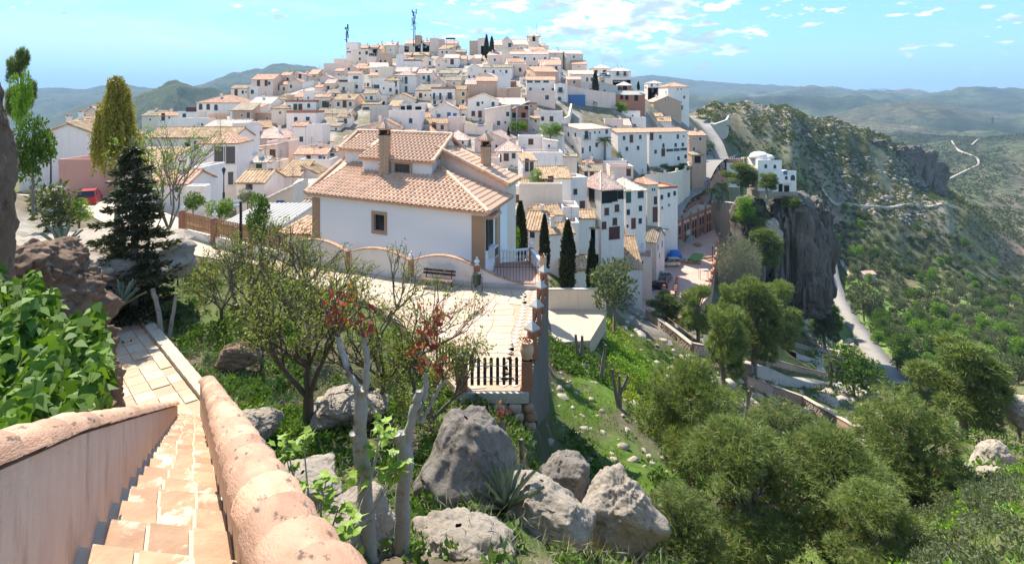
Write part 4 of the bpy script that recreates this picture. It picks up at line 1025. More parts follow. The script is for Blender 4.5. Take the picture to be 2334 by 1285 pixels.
# retaining wall on the plaza's right-hand edge
a0, a1 = Vector((EDGE(19.55), 19.55, 0)), Vector((EDGE(31.6), 31.6, 0))
rw = thing('retaining_wall', 'tall dark stone retaining wall holding up the plaza edge', 'wall', (a0.x, a0.y, ZP))
def rel(p, o): return (p[0] - o[0], p[1] - o[1], p[2] - o[2])
RW0 = (a0.x, a0.y, ZP)
simple('old_wall', (.11, .085, .068), .95, (.19, .15, .12), 3, .9, 14, spots=(.06, .045, .036), spot_scale=1.4, stretch=(1, 1, .3))
n = (a1 - a0).normalized(); sd = Vector((n.y, -n.x, 0))
m_ = MB()
q = [a0 - sd * .12, a0 + sd * .22, a1 + sd * .22, a1 - sd * .12]
m_.add([rel((p.x, p.y, z), RW0) for z in (-21.0, ZP + .06) for p in q], [(3, 2, 1, 0), (4, 5, 6, 7), (0, 1, 5, 4), (1, 2, 6, 5), (2, 3, 7, 6), (3, 0, 4, 7)]); m_.build('wall', M['old_wall'], rw)
# rubble face under the front fence, stone by stone
fwx0, fwx1, fy = -1.95, a0.x + .17, 19.5
m_ = MB().box((fwx0 + fwx1) / 2 - RW0[0], fy + .12 - RW0[1], -4.2, fwx1 - fwx0, .3, 4.15); m_.build('core', M['soil'], rw)
MB().box((fwx0 + fwx1) / 2 - RW0[0], fy + .1 - RW0[1], -.36, fwx1 - fwx0 + .04, .38, .34).build('plinth', M['concrete'], rw)
def stone_mesh(i, sx, sy, sz, mat):
    r = random.Random(i); pts = []
    for z in (-1, -.3, .45, 1):
        for k in range(7):
            a = 2 * math.pi * k / 7 + r.uniform(-.15, .15); w = (1 - .32 * abs(z) ** 2) * r.uniform(.86, 1.06)
            ex = lambda v: math.copysign(abs(v) ** .6, v)
            pts.append((ex(math.cos(a)) * sx / 2 * w, ex(math.sin(a)) * sy / 2 * w, z * sz / 2))
    f = [(i_ * 7 + k, i_ * 7 + (k + 1) % 7, (i_ + 1) * 7 + (k + 1) % 7, (i_ + 1) * 7 + k) for i_ in range(3) for k in range(7)] + [tuple(range(6, -1, -1)), tuple(range(21, 28))]
    return MB().add(pts, f).mesh('stone', mat, True)
SM = [stone_mesh(i, .44, .22, .30, M['rubble'] if i % 3 else M['rubble_red']) for i in range(9)]
z = -.55; row = 0
while z > -3.9:
    x = fwx0 + (.0 if row % 2 else -.18)
    while x < fwx1 - .1:
        w = rv.uniform(.3, .55)
        link('stone', rv.choice(SM), rw, (x + w / 2 - RW0[0], fy - .06 - RW0[1], z), (rv.uniform(-.1, .1), rv.uniform(-.12, .12), rv.uniform(-.1, .1)), (w / .44 * .98, 1, rv.uniform(.92, 1.1))); x += w
    z -= .29; row += 1
# picket fence on top: brick pillars with pyramid stone caps, dark boards, white twisted rails
pf = thing('picket_fence', 'dark picket fence between brick pillars with pale stone caps on plaza edge', 'fence', RW0)
pil = [Vector((-1.72, 19.62, ZP))] + [Vector((EDGE(dd) + .1, dd, ZP)) for dd in (19.7, 21.9, 24.3, 26.8, 29.2)]
def brick_courses(mb, cx, cy_, z, w, h, k=.085):
    i = 0
    while i * k < h - .02:
        g = .012; mb.box(cx, cy_, z + i * k, w if i % 2 else w - .012, w if i % 2 else w - .012, min(k - g, h - i * k)); i += 1
    mb.box(cx, cy_, z, w - .03, w - .03, h)
for i, p in enumerate(pil):
    h = 1.15 if i != 1 else 1.0; mb = MB(); l = rel(p, RW0); brick_courses(mb, l[0], l[1], l[2], .38, h); o = mb.build('pillar', M['brick'], pf)
    if i != 1: MB().lathe([(.31, 0), (.31, .06), (.02, .34)], 4, (l[0], l[1], l[2] + h)).build('cap', M['stone_cap'], o)
def pickets(p, q, nn, kindname='picket'):
    t = q - p; an = math.atan2(t.y, t.x); L = t.length
    pm = cached(('picket',), lambda: (lambda mb: (xz_prism(mb, [(-.055, 0), (.055, 0), (.055, .9), (.03, .95), (-.03, .95), (-.055, .9)], .015, -.015), mb)[1])(MB()).mesh('picket', M['dark_wood']))
    for k in range(nn):
        c = p.lerp(q, (k + .5) / nn); link(kindname, pm, pf, rel((c.x, c.y, ZP + .16), RW0), (0, 0, an))
    for zz in (.42, .82):
        mb = MB(); K = max(6, int(L / .05)); pts = [p.lerp(q, k / K) for k in range(K + 1)]
        mb.tube([rel((c.x + .02 * math.cos(k * 1.6) * t.y / L, c.y, ZP + zz + .012 * math.sin(k * 1.6)), RW0) for k, c in enumerate(pts)], [.020] * len(pts), 5); mb.build('rail', M['white_paint'], pf)
pickets(pil[0] + Vector((.24, -.02, 0)), pil[1] + Vector((-.24, -.06, 0)), 8)
for i in range(1, 5): pickets(pil[i] + Vector((0, .24, 0)), pil[i + 1] - Vector((0, .24, 0)), 7)
pickets(pil[0] + Vector((-.05, .24, 0)), Vector((-2.9, 21.6, ZP)), 8)

# terracotta urns with red geraniums
def pot_plant(loc, label, s=1.0, grp='flower pots'):
    t = thing('flower_pot', label, 'flower pot', loc, 0, grp)
    MB().lathe([(.11 * s, 0), (.15 * s, .05 * s), (.21 * s, .25 * s), (.20 * s, .38 * s), (.15 * s, .47 * s), (.19 * s, .52 * s), (.19 * s, .55 * s), (.15 * s, .53 * s)], 16).build('pot', M['pot'], t, True)
    r = np.random.RandomState(int(abs(loc[0] * 100)) + 5); c = np.stack([r.normal(0, .09 * s, 60), r.normal(0, .09 * s, 60), .56 * s + np.abs(r.normal(0, .05 * s, 60))], 1)
    leaves('flowers', c, r, .05 * s, .7, 'petal', t, up=.6)['kind'] = 'stuff'; leaves('leaves', c - [0, 0, .05 * s], r, .07 * s, .7, 'bush', t, up=.4)['kind'] = 'stuff'; return t
def leaves(name, c, r, size, asp, mat, parent, up=.3, dirs=None, sz_var=.35, loc=None, droop=0.0):
    """cloud of leaf blades (diamond faces), one mesh; c (n,3) local"""
    n = len(c); d = r.normal(0, 1, (n, 3)) if dirs is None else dirs + r.normal(0, .45, (n, 3)); d[:, 2] += up - droop
    d /= np.linalg.norm(d, axis=1, keepdims=True) + 1e-9
    s = np.cross(d, r.normal(0, 1, (n, 3))); s /= np.linalg.norm(s, axis=1, keepdims=True) + 1e-9
    L = size * (1 + sz_var * r.uniform(-1, 1, (n, 1))); W = L * asp * .5
    V = np.stack([c, c + d * L * .5 + s * W, c + d * L, c + d * L * .5 - s * W], 1).reshape(-1, 3)
    Fc = np.arange(4 * n).reshape(n, 4); t = np.repeat(r.uniform(0, 1, n), 4)
    me = np_mesh(name, V, Fc, M[mat], False, t); return link(name, me, parent, loc)
pot_plant((pil[1].x, pil[1].y, ZP + 1.0), 'terracotta urn of red geraniums on the fence corner pillar', 1.15)
pot_plant((pil[5].x + .02, pil[5].y + 1.2, ZP + 1.05), 'terracotta urn of red geraniums beside the white balustrade gate', 1.0)

# curved garden wall in front of the villa
PO = [Vector((-13.6, 35.4, ZP)), Vector((-9.5, 33.3, ZP)), Vector((-5.55, 31.5, ZP)), Vector((-1.87, 30.4, ZP)), Vector((1.55, 30.1, ZP))]
gw = thing('garden_wall', 'pale garden wall with arched tile coping and brick posts before the villa', 'wall', PO[2]); GW = PO[2]
def finial(parent, l, s=1.0):
    MB().lathe([(.16 * s, 0), (.16 * s, .05 * s), (.09 * s, .08 * s), (.10 * s, .14 * s), (.19 * s, .24 * s), (.17 * s, .34 * s), (.06 * s, .40 * s), (.05 * s, .45 * s), (.09 * s, .49 * s), (.02 * s, .58 * s)], 10, l).build('finial', M['white_paint'], parent, True)
for i, p in enumerate(PO[:4]):
    l = rel(p, GW); mb = MB(); brick_courses(mb, l[0], l[1], 0, .34, 1.12); o = mb.build('post', M['red_brick'], gw); finial(o, (l[0], l[1], 1.12), .8)
for i in range(4):
    p, q = PO[i], PO[i + 1]; t = (q - p); L = t.length; t.normalize(); s = Vector((-t.y, t.x, 0)); K = 22; pts = []
    for k in range(K + 1):
        f = k / K; hh = (1.0 + .48 * math.sin(math.pi * f) ** .85) if i < 3 else (.22 + .92 * (1 - f) ** 2.4)
        pts.append((p + t * (L * f), hh))
    mb = MB(); vs = []
    for c, hh in pts:
        for sgn in (-1, 1):
            e = c + s * .1 * sgn; vs += [rel((e.x, e.y, ZP - .3), GW), rel((e.x, e.y, ZP + hh), GW)]
    fs = []
    for k in range(K):
        a = k * 4; b = a + 4; fs += [(a, b, b + 1, a + 1), (b + 2, a + 2, a + 3, b + 3), (a + 1, b + 1, b + 3, a + 3)]
    mb.add(vs, fs); pn = mb.build('panel', M['garden_plaster'], gw)
    for k in range(K):
        c0, h0 = pts[k]; c1, h1 = pts[k + 1]; m = (c0 + c1) / 2; g = .01; dv = (Vector((c1.x, c1.y, ZP + h1)) - Vector((c0.x, c0.y, ZP + h0))); dn = dv.normalized(); up = s.cross(dn); up = up if up.z > 0 else -up
        a = Vector((c0.x, c0.y, ZP + h0)) + dn * g; b = Vector((c1.x, c1.y, ZP + h1)) - dn * g; qv = []
        for uu in (.004, .055):
            for base, sg in ((a, -1), (b, -1), (b, 1), (a, 1)): qv.append(rel(base + s * .15 * sg + up * uu, GW))
        MB().add(qv, [(3, 2, 1, 0), (4, 5, 6, 7), (0, 1, 5, 4), (1, 2, 6, 5), (2, 3, 7, 6), (3, 0, 4, 7)]).build('coping_brick', M['coping'], pn)
mb = MB()                                                                     # foot kerb along the wall
for i in range(2, 4):
    p, q = PO[i], PO[i + 1]; t = (q - p).normalized(); s = Vector((t.y, -t.x, 0)); c = (p + q) / 2 + s * .22; l = rel(c, GW); mb.box(l[0], l[1], 0, (q - p).length - .1, .16, .22, math.atan2(t.y, t.x))
mb.build('kerb', M['concrete'], gw)

# wooden slat fence on the street, brick posts with white finials
FP = [Vector((-24.6, 42.6, -10.0)), Vector((-20.9, 40.1, -10.05)), Vector((-17.2, 37.8, -10.05)), PO[0] + Vector((-.35, .2, 0))]
sf = thing('slat_fence', 'brown wooden slat fence on a low white wall with brick posts', 'fence', FP[1]); SF = FP[1]
for i, p in enumerate(FP[:3]):
    l = rel(p, SF); mb = MB(); brick_courses(mb, l[0], l[1], l[2] - .3, .42, 1.95); o = mb.build('post', M['red_brick'], sf); finial(o, (l[0], l[1], l[2] + 1.65), .95)
slm = MB().box(0, 0, 0, .13, .03, 1.2).mesh('slat', M['fence_wood'])
for i in range(3):
    p, q = FP[i], FP[i + 1]; t = q - p; L = t.length; an = math.atan2(t.y, t.x); c = (p + q) / 2; l = rel(c, SF)
    MB().box(l[0], l[1], -.35, L - .4, .18, .72, an).build('low_wall', M['white'], sf); nsl = int(L / .2)
    for k in range(1, nsl):
        e = p.lerp(q, k / nsl); link('slat', slm, sf, rel((e.x, e.y, -9.62), SF), (0, 0, an))
    for zz in (.62, 1.25): MB().box(l[0] - .04 * math.sin(an), l[1] + .04 * math.cos(an), zz, L - .4, .05, .09, an).build('rail', M['fence_wood'], sf)

# bench and litter bin on the plaza
tdir = (PO[3] - PO[2]).normalized(); ang = math.atan2(tdir.y, tdir.x)
bl_ = PO[2].lerp(PO[3], .50) + Vector((tdir.y, -tdir.x, 0)) * .85
bn = thing('park_bench', 'dark brown slatted bench on plaza against the pale garden wall', 'bench', (bl_.x, bl_.y, ZP + .02), ang)
for k in range(4): MB().box(0, -.22 + k * .115, .43, 1.85, .095, .035).build('seat_slat', M['wood'], bn)
for k in range(2): MB().box(0, .27 + k * .03, .60 + k * .17, 1.85, .03, .12).build('back_slat', M['dark_wood'], bn)
for s in (-1, 1):
    mb = MB(); x = s * .72; mb.tube([(x, -.24, 0), (x, -.2, .40), (x, .18, .41)], [.028] * 3, 6); mb.tube([(x, .30, 0), (x, .2, .42), (x, .30, .92)], [.028] * 3, 6); mb.build('leg', M['iron'], bn)
bb_ = PO[3] + Vector((.05, -.75, 0))
bi = thing('litter_bin', 'round dark green litter bin on two legs beside the bench', 'litter bin', (bb_.x, bb_.y, ZP + .02), ang)
MB().lathe([(.17, .32), (.20, .36), (.22, .86), (.235, .88), (.235, .91), (.20, .91), (.19, .8)], 16).build('bucket', M['dark_green'], bi, True)
for s in (-1, 1): MB().tube([(s * .28, 0, 0), (s * .28, 0, .72), (s * .22, 0, .76)], [.022] * 3, 6).build('leg', M['dark_metal'], bi)

# ------------------------------------------------------------------ villa
VB = Vector((-1.55, 31.6, ZP)); VU = Vector((-.88, .475, 0)).normalized(); VV = Vector((.25, .968, 0)).normalized()
def V(u, v, z): return Vector((0, 0, 0)) + VU * u + VV * v + Vector((0, 0, z - ZP))         # local to the villa root
vl = thing('villa', 'white villa with stepped terracotta tile roofs and brick corner bands', 'villa', VB)
ZE = -6.24; vr = random.Random(8)
def vbox(mb, u0, u1, v0, v1, z0, z1):
    c = [V(u0, v0, z0), V(u1, v0, z0), V(u1, v1, z0), V(u0, v1, z0), V(u0, v0, z1), V(u1, v0, z1), V(u1, v1, z1), V(u0, v1, z1)]
    return mb.add(c, [(0, 1, 2, 3), (7, 6, 5, 4), (4, 5, 1, 0), (5, 6, 2, 1), (6, 7, 3, 2), (7, 4, 0, 3)])
UW = 13.25
# front wall with a real opening for the window
wu = 7.55; ww, wz0, wz1 = .42, -8.15, -7.15
mb = MB(); vbox(mb, 0, wu - ww, 0, .3, ZP - 1, ZE); vbox(mb, wu + ww, UW, 0, .3, ZP - 1, ZE); vbox(mb, wu - ww, wu + ww, 0, .3, ZP - 1, wz0); vbox(mb, wu - ww, wu + ww, 0, .3, wz1, ZE)
mb.build('front_wall', M['villa'], vl)
mb = MB(); vbox(mb, 0, .3, .3, 5.0, ZP - 1, ZE); vbox(mb, UW - .3, UW, .3, 8.5, ZP - 1, ZE); vbox(mb, 2.5, UW - .3, 8.2, 8.5, ZP - 3, ZE); vbox(mb, .3, 2.5, 4.7, 5.0, ZP - 3, ZE); mb.build('side_wall', M['villa'], vl)
def vwindow(u, v, z0, z1, hw, depth, brick=.2):
    mb = MB(); t = brick; vbox(mb, u - hw - t, u - hw, v - .04, v + .04, z0 - t, z1 + t); vbox(mb, u + hw, u + hw + t, v - .04, v + .04, z0 - t, z1 + t)
    vbox(mb, u - hw, u + hw, v - .04, v + .04, z1, z1 + t); vbox(mb, u - hw, u + hw, v - .05, v + .04, z0 - t, z0); w = mb.build('window', M['quoin_brick'], vl)
    mb = MB(); vbox(mb, u - hw, u + hw, v + depth, v + depth + .03, z0, z1); mb.build('pane', M['glass'], w)
    mb = MB(); k = 6
    for i in range(1, k): c = V(u - hw + 2 * hw * i / k, v + .01, z0); mb.tube([c, c + Vector((0, 0, z1 - z0))], [.012, .012], 5)
    for zz in (.25, .75): mb.tube([V(u - hw, v + .01, z0 + (z1 - z0) * zz), V(u + hw, v + .01, z0 + (z1 - z0) * zz)], [.012, .012], 5)
    mb.build('grille', M['iron'], w)
vwindow(wu, 0, wz0, wz1, ww, .22)
for u0, u1 in ((-.06, .8), (UW - .62, UW + .06)):                                             # brick bands on the corners, course by course
    mb = MB(); z = ZP - .5
    while z < ZE - .35:
        vbox(mb, u0, u1, -.045 - vr.uniform(0, .012), .1, z, z + .062); z += .075
    vbox(mb, u0 + .01, u1 - .01, -.03, .1, ZP - .5, ZE - .33); mb.build('corner_band', M['quoin_brick'], vl)
mb = MB(); vbox(mb, -.1, UW + .1, -.12, .02, ZE - .18, ZE - .02); mb.build('cornice', M['villa'], vl)
# roof planes: (eave0, eave1, top1, top0)
TW, TL = .335, .40
def tile_mb(mb=None, at=None):
    prof = [(-.5, 0), (-.42, .30), (-.28, .78), (-.1, 1.0), (.08, .78), (.2, .30), (.3, .02), (.5, 0)]; vs = []; n = len(prof)
    for y, l in ((0, .06), (TL * 1.12, .0)):
        for x, h in prof: vs.append((x * TW, y, l + h * .10))
    for x, h in prof: vs.append((x * TW, .012, .012 + h * .02))
    fs = [(i, i + 1, n + i + 1, n + i) for i in range(n - 1)] + [(2 * n + i, 2 * n + i + 1, i + 1, i) for i in range(n - 1)]
    return vs, fs
TILE = (lambda m: m.mesh('tile', M['villa_tile']))(MB().add(*tile_mb()))
singles = [0]
def villa_roof(name, e0, e1, t1, t0, single=False, mat='villa_tile'):
    eu = (e1 - e0).normalized(); mid = (t0 + t1) / 2 - (e0 + e1) / 2; s = (mid - eu * mid.dot(eu)).normalized(); nn = eu.cross(s); L = (e1 - e0).length; hgt = mid.dot(s)
    if nn.z < 0: nn = -nn
    a, b = (t0 - e0).dot(eu), (t1 - e0).dot(eu); pts = [e0, e1, t1, t0] if (t1 - t0).length > .05 else [e0, e1, t1]
    if (pts[1] - pts[0]).cross(pts[2] - pts[0]).z < 0: pts = pts[::-1]
    ro = MB().slab(pts, .14).build(name, M['terracotta'], vl); rest = MB(); vs, fs = tile_mb()
    R = Matrix((eu, s, eu.cross(s))).transposed(); flip = eu.cross(s).z < 0
    if flip: R = Matrix((-eu, s, (-eu).cross(s))).transposed()
    k = int(L / TW); rows = int(hgt / TL) + 1
    for r in range(rows):
        y = r * TL
        for c in range(k):
            t = (c + .5) * L / k
            lo = a * (y + TL * .5) / hgt; hi = L - (L - b) * (y + TL * .5) / hgt
            if y > hgt - .12 or t < lo or t > hi: continue
            p = e0 + eu * t + s * y + nn * .012
            if single and singles[0] < 300:
                o = link('tile', TILE, ro, p); o.rotation_euler = (R @ Matrix.Rotation(vr.uniform(-.015, .015), 3, 'Z')).to_euler(); singles[0] += 1
            else: rest.add([p + R @ Vector(q) for q in vs], fs)
    if rest.v: o = rest.build('tiles', M['villa_tile'], ro); o['kind'] = 'stuff'
    return ro
def hip_tiles(parent, p, q, r=.13):
    t = q - p; k = max(1, int(t.length / .38)); an = t.normalized()
    for i in range(k):
        a = p.lerp(q, i / k); b = p.lerp(q, (i + 1.12) / k); MB().tube([a + Vector((0, 0, .03)), b + Vector((0, 0, .05))], [r * 1.08, r * .9], 8).build('ridge_tile', M['villa_tile'], parent)
ov = .42; P_ = .36
zf = lambda v: ZE + (v + ov) * P_                                  # front roof height
ro1 = villa_roof('front_roof', V(-ov, -ov, ZE), V(UW + ov, -ov, ZE), V(UW + ov, 4.0, zf(4.0)), V(4.6, 4.0, zf(4.0)), True)
ro2 = villa_roof('side_roof', V(-ov, 5.2, ZE), V(-ov, -ov, ZE), V(4.6, 4.0, zf(4.0)), V(4.6, 5.2, zf(4.0)))
hip_tiles(ro1, V(-ov, -ov, ZE + .06), V(4.6, 4.0, zf(4.0) + .06)); hip_tiles(ro1, V(UW + ov, -ov, ZE + .04), V(UW + ov, 4.0, zf(4.0) + .04))
mb = MB(); vbox(mb, 5.0, 10.9, 3.0, 4.1, -6.0, -4.05); vbox(mb, 5.0, UW, 4.0, 8.4, -6.2, -3.62); mb.build('upper_wall', M['garden_plaster'], vl)
ZU = -4.1; zu = lambda v: ZU + (v - 2.7) * .42
ro3 = villa_roof('upper_roof', V(4.75, 2.7, ZU), V(11.15, 2.7, ZU), V(11.15, 6.3, zu(6.3)), V(4.75, 6.3, zu(6.3)))
ro4 = villa_roof('upper_roof', V(11.15, 3.7, zu(3.7)), V(UW + .35, 3.7, zu(3.7)), V(UW + .35, 6.3, zu(6.3)), V(11.15, 6.3, zu(6.3)))
ro5 = villa_roof('rear_roof', V(UW + .35, 9.2, zu(3.4)), V(4.75, 9.2, zu(3.4)), V(4.75, 6.3, zu(6.3)), V(UW + .35, 6.3, zu(6.3)))
hip_tiles(ro3, V(4.75, 6.3, zu(6.3) + .05), V(UW + .35, 6.3, zu(6.3) + .05), .15); hip_tiles(ro4, V(UW + .35, 3.7, zu(3.7) + .04), V(UW + .35, 6.3, zu(6.3) + .04)); hip_tiles(ro3, V(4.75, 2.7, ZU + .04), V(4.75, 6.3, zu(6.3) + .04))
mb = MB(); mb.add([V(5.0, 3.0, -4.05), V(5.0, 8.4, -4.05), V(5.0, 6.3, zu(6.3) - .1), V(5.0, 3.02, zu(3.0) - .1)], [(0, 1, 2, 3)]); mb.add([V(UW, 4.0, -3.65), V(UW, 8.4, -3.65), V(UW, 6.3, zu(6.3) - .12)], [(0, 1, 2)]); mb.build('gable', M['garden_plaster'], vl)
vwindow(7.35, 2.94, -4.92, -4.35, .62, .03, .13)
# right wing: wall rising behind the hip, roof falling to the right
mb = MB(); c = [V(.05, 4.6, ZP - 1), V(5.0, 4.6, ZP - 1), V(5.0, 4.6, -3.45), V(.05, 4.6, -5.32)]; c2 = [q + VV * 2.8 for q in c]
mb.add(c + c2, [(0, 1, 2, 3), (7, 6, 5, 4), (3, 2, 6, 7), (4, 5, 1, 0), (5, 6, 2, 1), (7, 4, 0, 3)]); mb.build('wing_wall', M['pink'], vl)
ro6 = villa_roof('wing_roof', V(-.35, 7.6, -5.40), V(-.35, 4.25, -5.40), V(5.1, 4.25, -3.32), V(5.1, 7.6, -3.32))
hip_tiles(ro6, V(-.35, 4.25, -5.36), V(5.1, 4.25, -3.28), .12)
# chimneys clad in flat stone with a tiled hood
def v_chimney(u, v, zb, zt_, w):
    c = V(u, v, zb); h = zt_ - zb; ch = MB().box(c.x, c.y, c.z, w, w, h).build('chimney', M['mortar'], vl); rr = random.Random(int(u * 10)); sm_ = cached(('clad',), lambda: MB().prism([(-.5, -.35), (.1, -.5), (.5, -.2), (.42, .38), (-.1, .5), (-.46, .2)], 0, .05).mesh('cladding_stone', M['quoin_brick']))
    for fx, fy_, rz in ((0, -1, 0), (-1, 0, -math.pi / 2), (1, 0, math.pi / 2)):
        zz = .08
        while zz < h - .1:
            for k in range(2):
                o = link('cladding_stone', sm_, ch); s = w * .46; off = (-.25 + .5 * k) * w
                px_ = c.x + (off if fy_ else fx * w * .5); py_ = c.y + (fy_ * w * .5 if fy_ else off)
                o.location = (px_, py_, c.z + zz + .12 * k); o.rotation_euler = (math.pi / 2, 0, rz); o.scale = (s, .3 * rr.uniform(.8, 1.05), 1); o.rotation_euler.rotate_axis('Z', rr.uniform(-.4, .4))
            zz += .29
    MB().box(c.x, c.y, c.z + h, w + .12, w + .12, .07).box(c.x, c.y, c.z + h + .07, w * .9, w * .9, .26).build('flue', M['dark_infill'], ch)
    for a in (-1, 1):
        for b in (-1, 1): MB().box(c.x + a * w * .46, c.y + b * w * .46, c.z + h + .07, .1, .1, .30).build('flue_post', M['brick'], ch)
    zz = c.z + h + .36
    hd = MB().lathe([(w * .92, 0), (w * .92, .05), (.08, .46)], 4, (c.x, c.y, zz)).build('hood', M['terracotta'], ch)
    for q in range(4):
        a0_ = math.pi / 2 * q
        for k in range(4):
            f = (k + .5) / 4; p0 = Vector((math.cos(a0_), math.sin(a0_), 0)).lerp(Vector((math.cos(a0_ + math.pi / 2), math.sin(a0_ + math.pi / 2), 0)), f)
            MB().tube([Vector((c.x, c.y, zz + .06)) + p0 * w * .95, Vector((c.x, c.y, zz + .48)) + p0 * .1], [.085, .05], 6).build('hood_tile', M['villa_tile'], hd)
    MB().lathe([(.07, 0), (.1, .06), (.05, .12), (.11, .22), (.02, .36)], 8, (c.x, c.y, zz + .44)).build('hood_finial', M['stone_cap'], ch, True)
v_chimney(8.75, 2.72, -5.6, -2.45, .62); v_chimney(1.9, 5.9, -6.0, -3.2, .58)
# right-hand facade: shutters, brick band, tiled canopy, air conditioner
def rbox(name, v0, v1, z0, z1, t, mat, parent=vl):
    mb = MB(); vbox(mb, -t, .02, v0, v1, z0, z1); return mb.build(name, M[mat], parent)
rbox('side_window', .5, 1.7, -8.4, -6.9, .05, 'glass'); rbox('shutter', .35, .55, -8.5, -6.8, .12, 'dark_metal'); rbox('corner_band', 2.2, 3.0, ZP, ZE - .1, .1, 'quoin_brick'); rbox('canopy', .3, 2.0, -6.72, -6.55, .5, 'terracotta')
ac = rbox('air_conditioner', .9, 1.7, -9.05, -8.45, .38, 'white_paint'); mb = MB(); vbox(mb, -.4, -.385, .98, 1.62, -8.98, -8.52); mb.build('fan_grille', M['dark_metal'], ac)
# side terrace: tiled floor, white balustrade, iron gate
t0, t1, t2 = Vector((-.6, 34.2, ZP)), Vector((1.15, 34.6, ZP)), Vector((1.75, 31.5, ZP))
tf = MB().prism([(-1.6, 31.0), (1.62, 30.5), (1.75, 31.4), (1.45, 34.7), (-.9, 34.6)], ZP - .4, ZP + .015).build('side_terrace', M['paving_red']); tag(tf, kind='structure')
bs = thing('balustrade', 'white turned balustrade round the red tiled side terrace of the villa', 'balustrade', t1)
balm = MB().lathe([(.07, 0), (.07, .06), (.035, .1), (.075, .26), (.06, .38), (.03, .5), (.06, .6), (.06, .66)], 8).mesh('baluster', M['white_paint'], True)
def bal(p, q):
    t = q - p; L = t.length; an = math.atan2(t.y, t.x); c = (p + q) / 2; l = rel(c, t1); k = int(L / .2)
    MB().box(l[0], l[1], 0, L, .2, .16, an).build('plinth', M['paving_red'], bs); MB().box(l[0], l[1], .83, L, .18, .1, an).build('handrail', M['white_paint'], bs)
    for i in range(k): e = p.lerp(q, (i + .5) / k); link('baluster', balm, bs, rel((e.x, e.y, ZP + .165), t1))
bal(t0, t1 + Vector((-.15, 0, 0))); bal(t1 + Vector((.03, -.15, 0)), t2 + Vector((0, .2, 0)))
for p in (t1, t2):
    l = rel(p, t1); o = MB().box(l[0], l[1], 0, .26, .26, 1.0).build('post', M['red_brick'] if p == t1 else M['white_paint'], bs); finial(o, (l[0], l[1], 1.0), .8)
ig = thing('iron_gate', 'thin black iron gate across the red tiled side terrace', 'gate', (0, 30.6, ZP)); mb_ = None
for k in range(15):
    x = -.95 + k * .17; link('bar', cached(('bar',), lambda: MB().tube([(0, 0, 0), (0, 0, 1.12), (0, 0, 1.2)], [.012, .012, .002], 5).mesh('bar', M['iron'])), ig, (x, -.1 * x * .1, .02))
for zz in (.15, .95): MB().box(.25, 0, zz, 2.5, .02, .03).build('rail', M['iron'], ig)
# ------------------------------------------------------------------ stairway with its two walls, and the path at its foot
rs6 = random.Random(21)
xl = lambda d: -.634 - .544 * d
xr = lambda d: .306 - .563 * d
zs = lambda d: -1.02 - .495 * d
st = thing('staircase', 'narrow brick-tiled stairway descending between two plastered walls', 'staircase', (xl(3), 3, zs(3))); S0 = (xl(3), 3, zs(3))
NS, T = 25, .545
for i in range(NS):
    d0 = 1.25 + i * T; d1 = d0 + T + .02; z = zs(d0 + T * .5)
    k = .06
    q = [(xl(d0) - .05, d0 + k), (xr(d0) + .05, d0 - k), (xr(d1) + .05, d1 - k), (xl(d1) - .05, d1 + k)]
    MB().prism([(a - S0[0], b - S0[1]) for a, b in q], z - .9 - S0[2], z - .012 - S0[2]).build('step', M['mortar'], st)
    w0, w1 = xr(d0) - xl(d0), xr(d1) - xl(d1); cuts = [0.03, .36 + rs6.uniform(-.03, .03), .68 + rs6.uniform(-.03, .03), .97]
    for c in range(3):
        a, b = cuts[c] + .018, cuts[c + 1] - .018; e = .012
        def pt(f, g): dd = d0 + e + (d1 - d0 - 2 * e) * g; return (xl(dd) + (xr(dd) - xl(dd)) * f - S0[0], dd + k * (1 - 2 * f) - S0[1])
        MB().prism([pt(a, 0), pt(b, 0), pt(b, 1), pt(a, 1)], z - .02 - S0[2], z + .012 + rs6.uniform(0, .006) - S0[2]).build('step_tile', M['step_tile'], st)
def barrel(length, r0, r1, n=9):
    vs = []; fs = []
    for y, r, l in ((0, r0, .10), (length, r1, 0)):
        for k in range(n): a = math.pi * (k / (n - 1)); vs.append((math.cos(a) * r, y, math.sin(a) * r * .82 + l - .02))
    for k in range(n): a = math.pi * (k / (n - 1)); vs.append((math.cos(a) * (r0 - .06), 0.0, math.sin(a) * (r0 - .06) * .82 + .02))
    fs += [(k, k + 1, n + k + 1, n + k) for k in range(n - 1)] + [(2 * n + k, 2 * n + k + 1, k + 1, k) for k in range(n - 1)]
    return vs, [f[::-1] for f in fs]
BAR = MB().add(*barrel(1.0, 1.0, .80)).mesh('coping_tile', M['coping'], True)
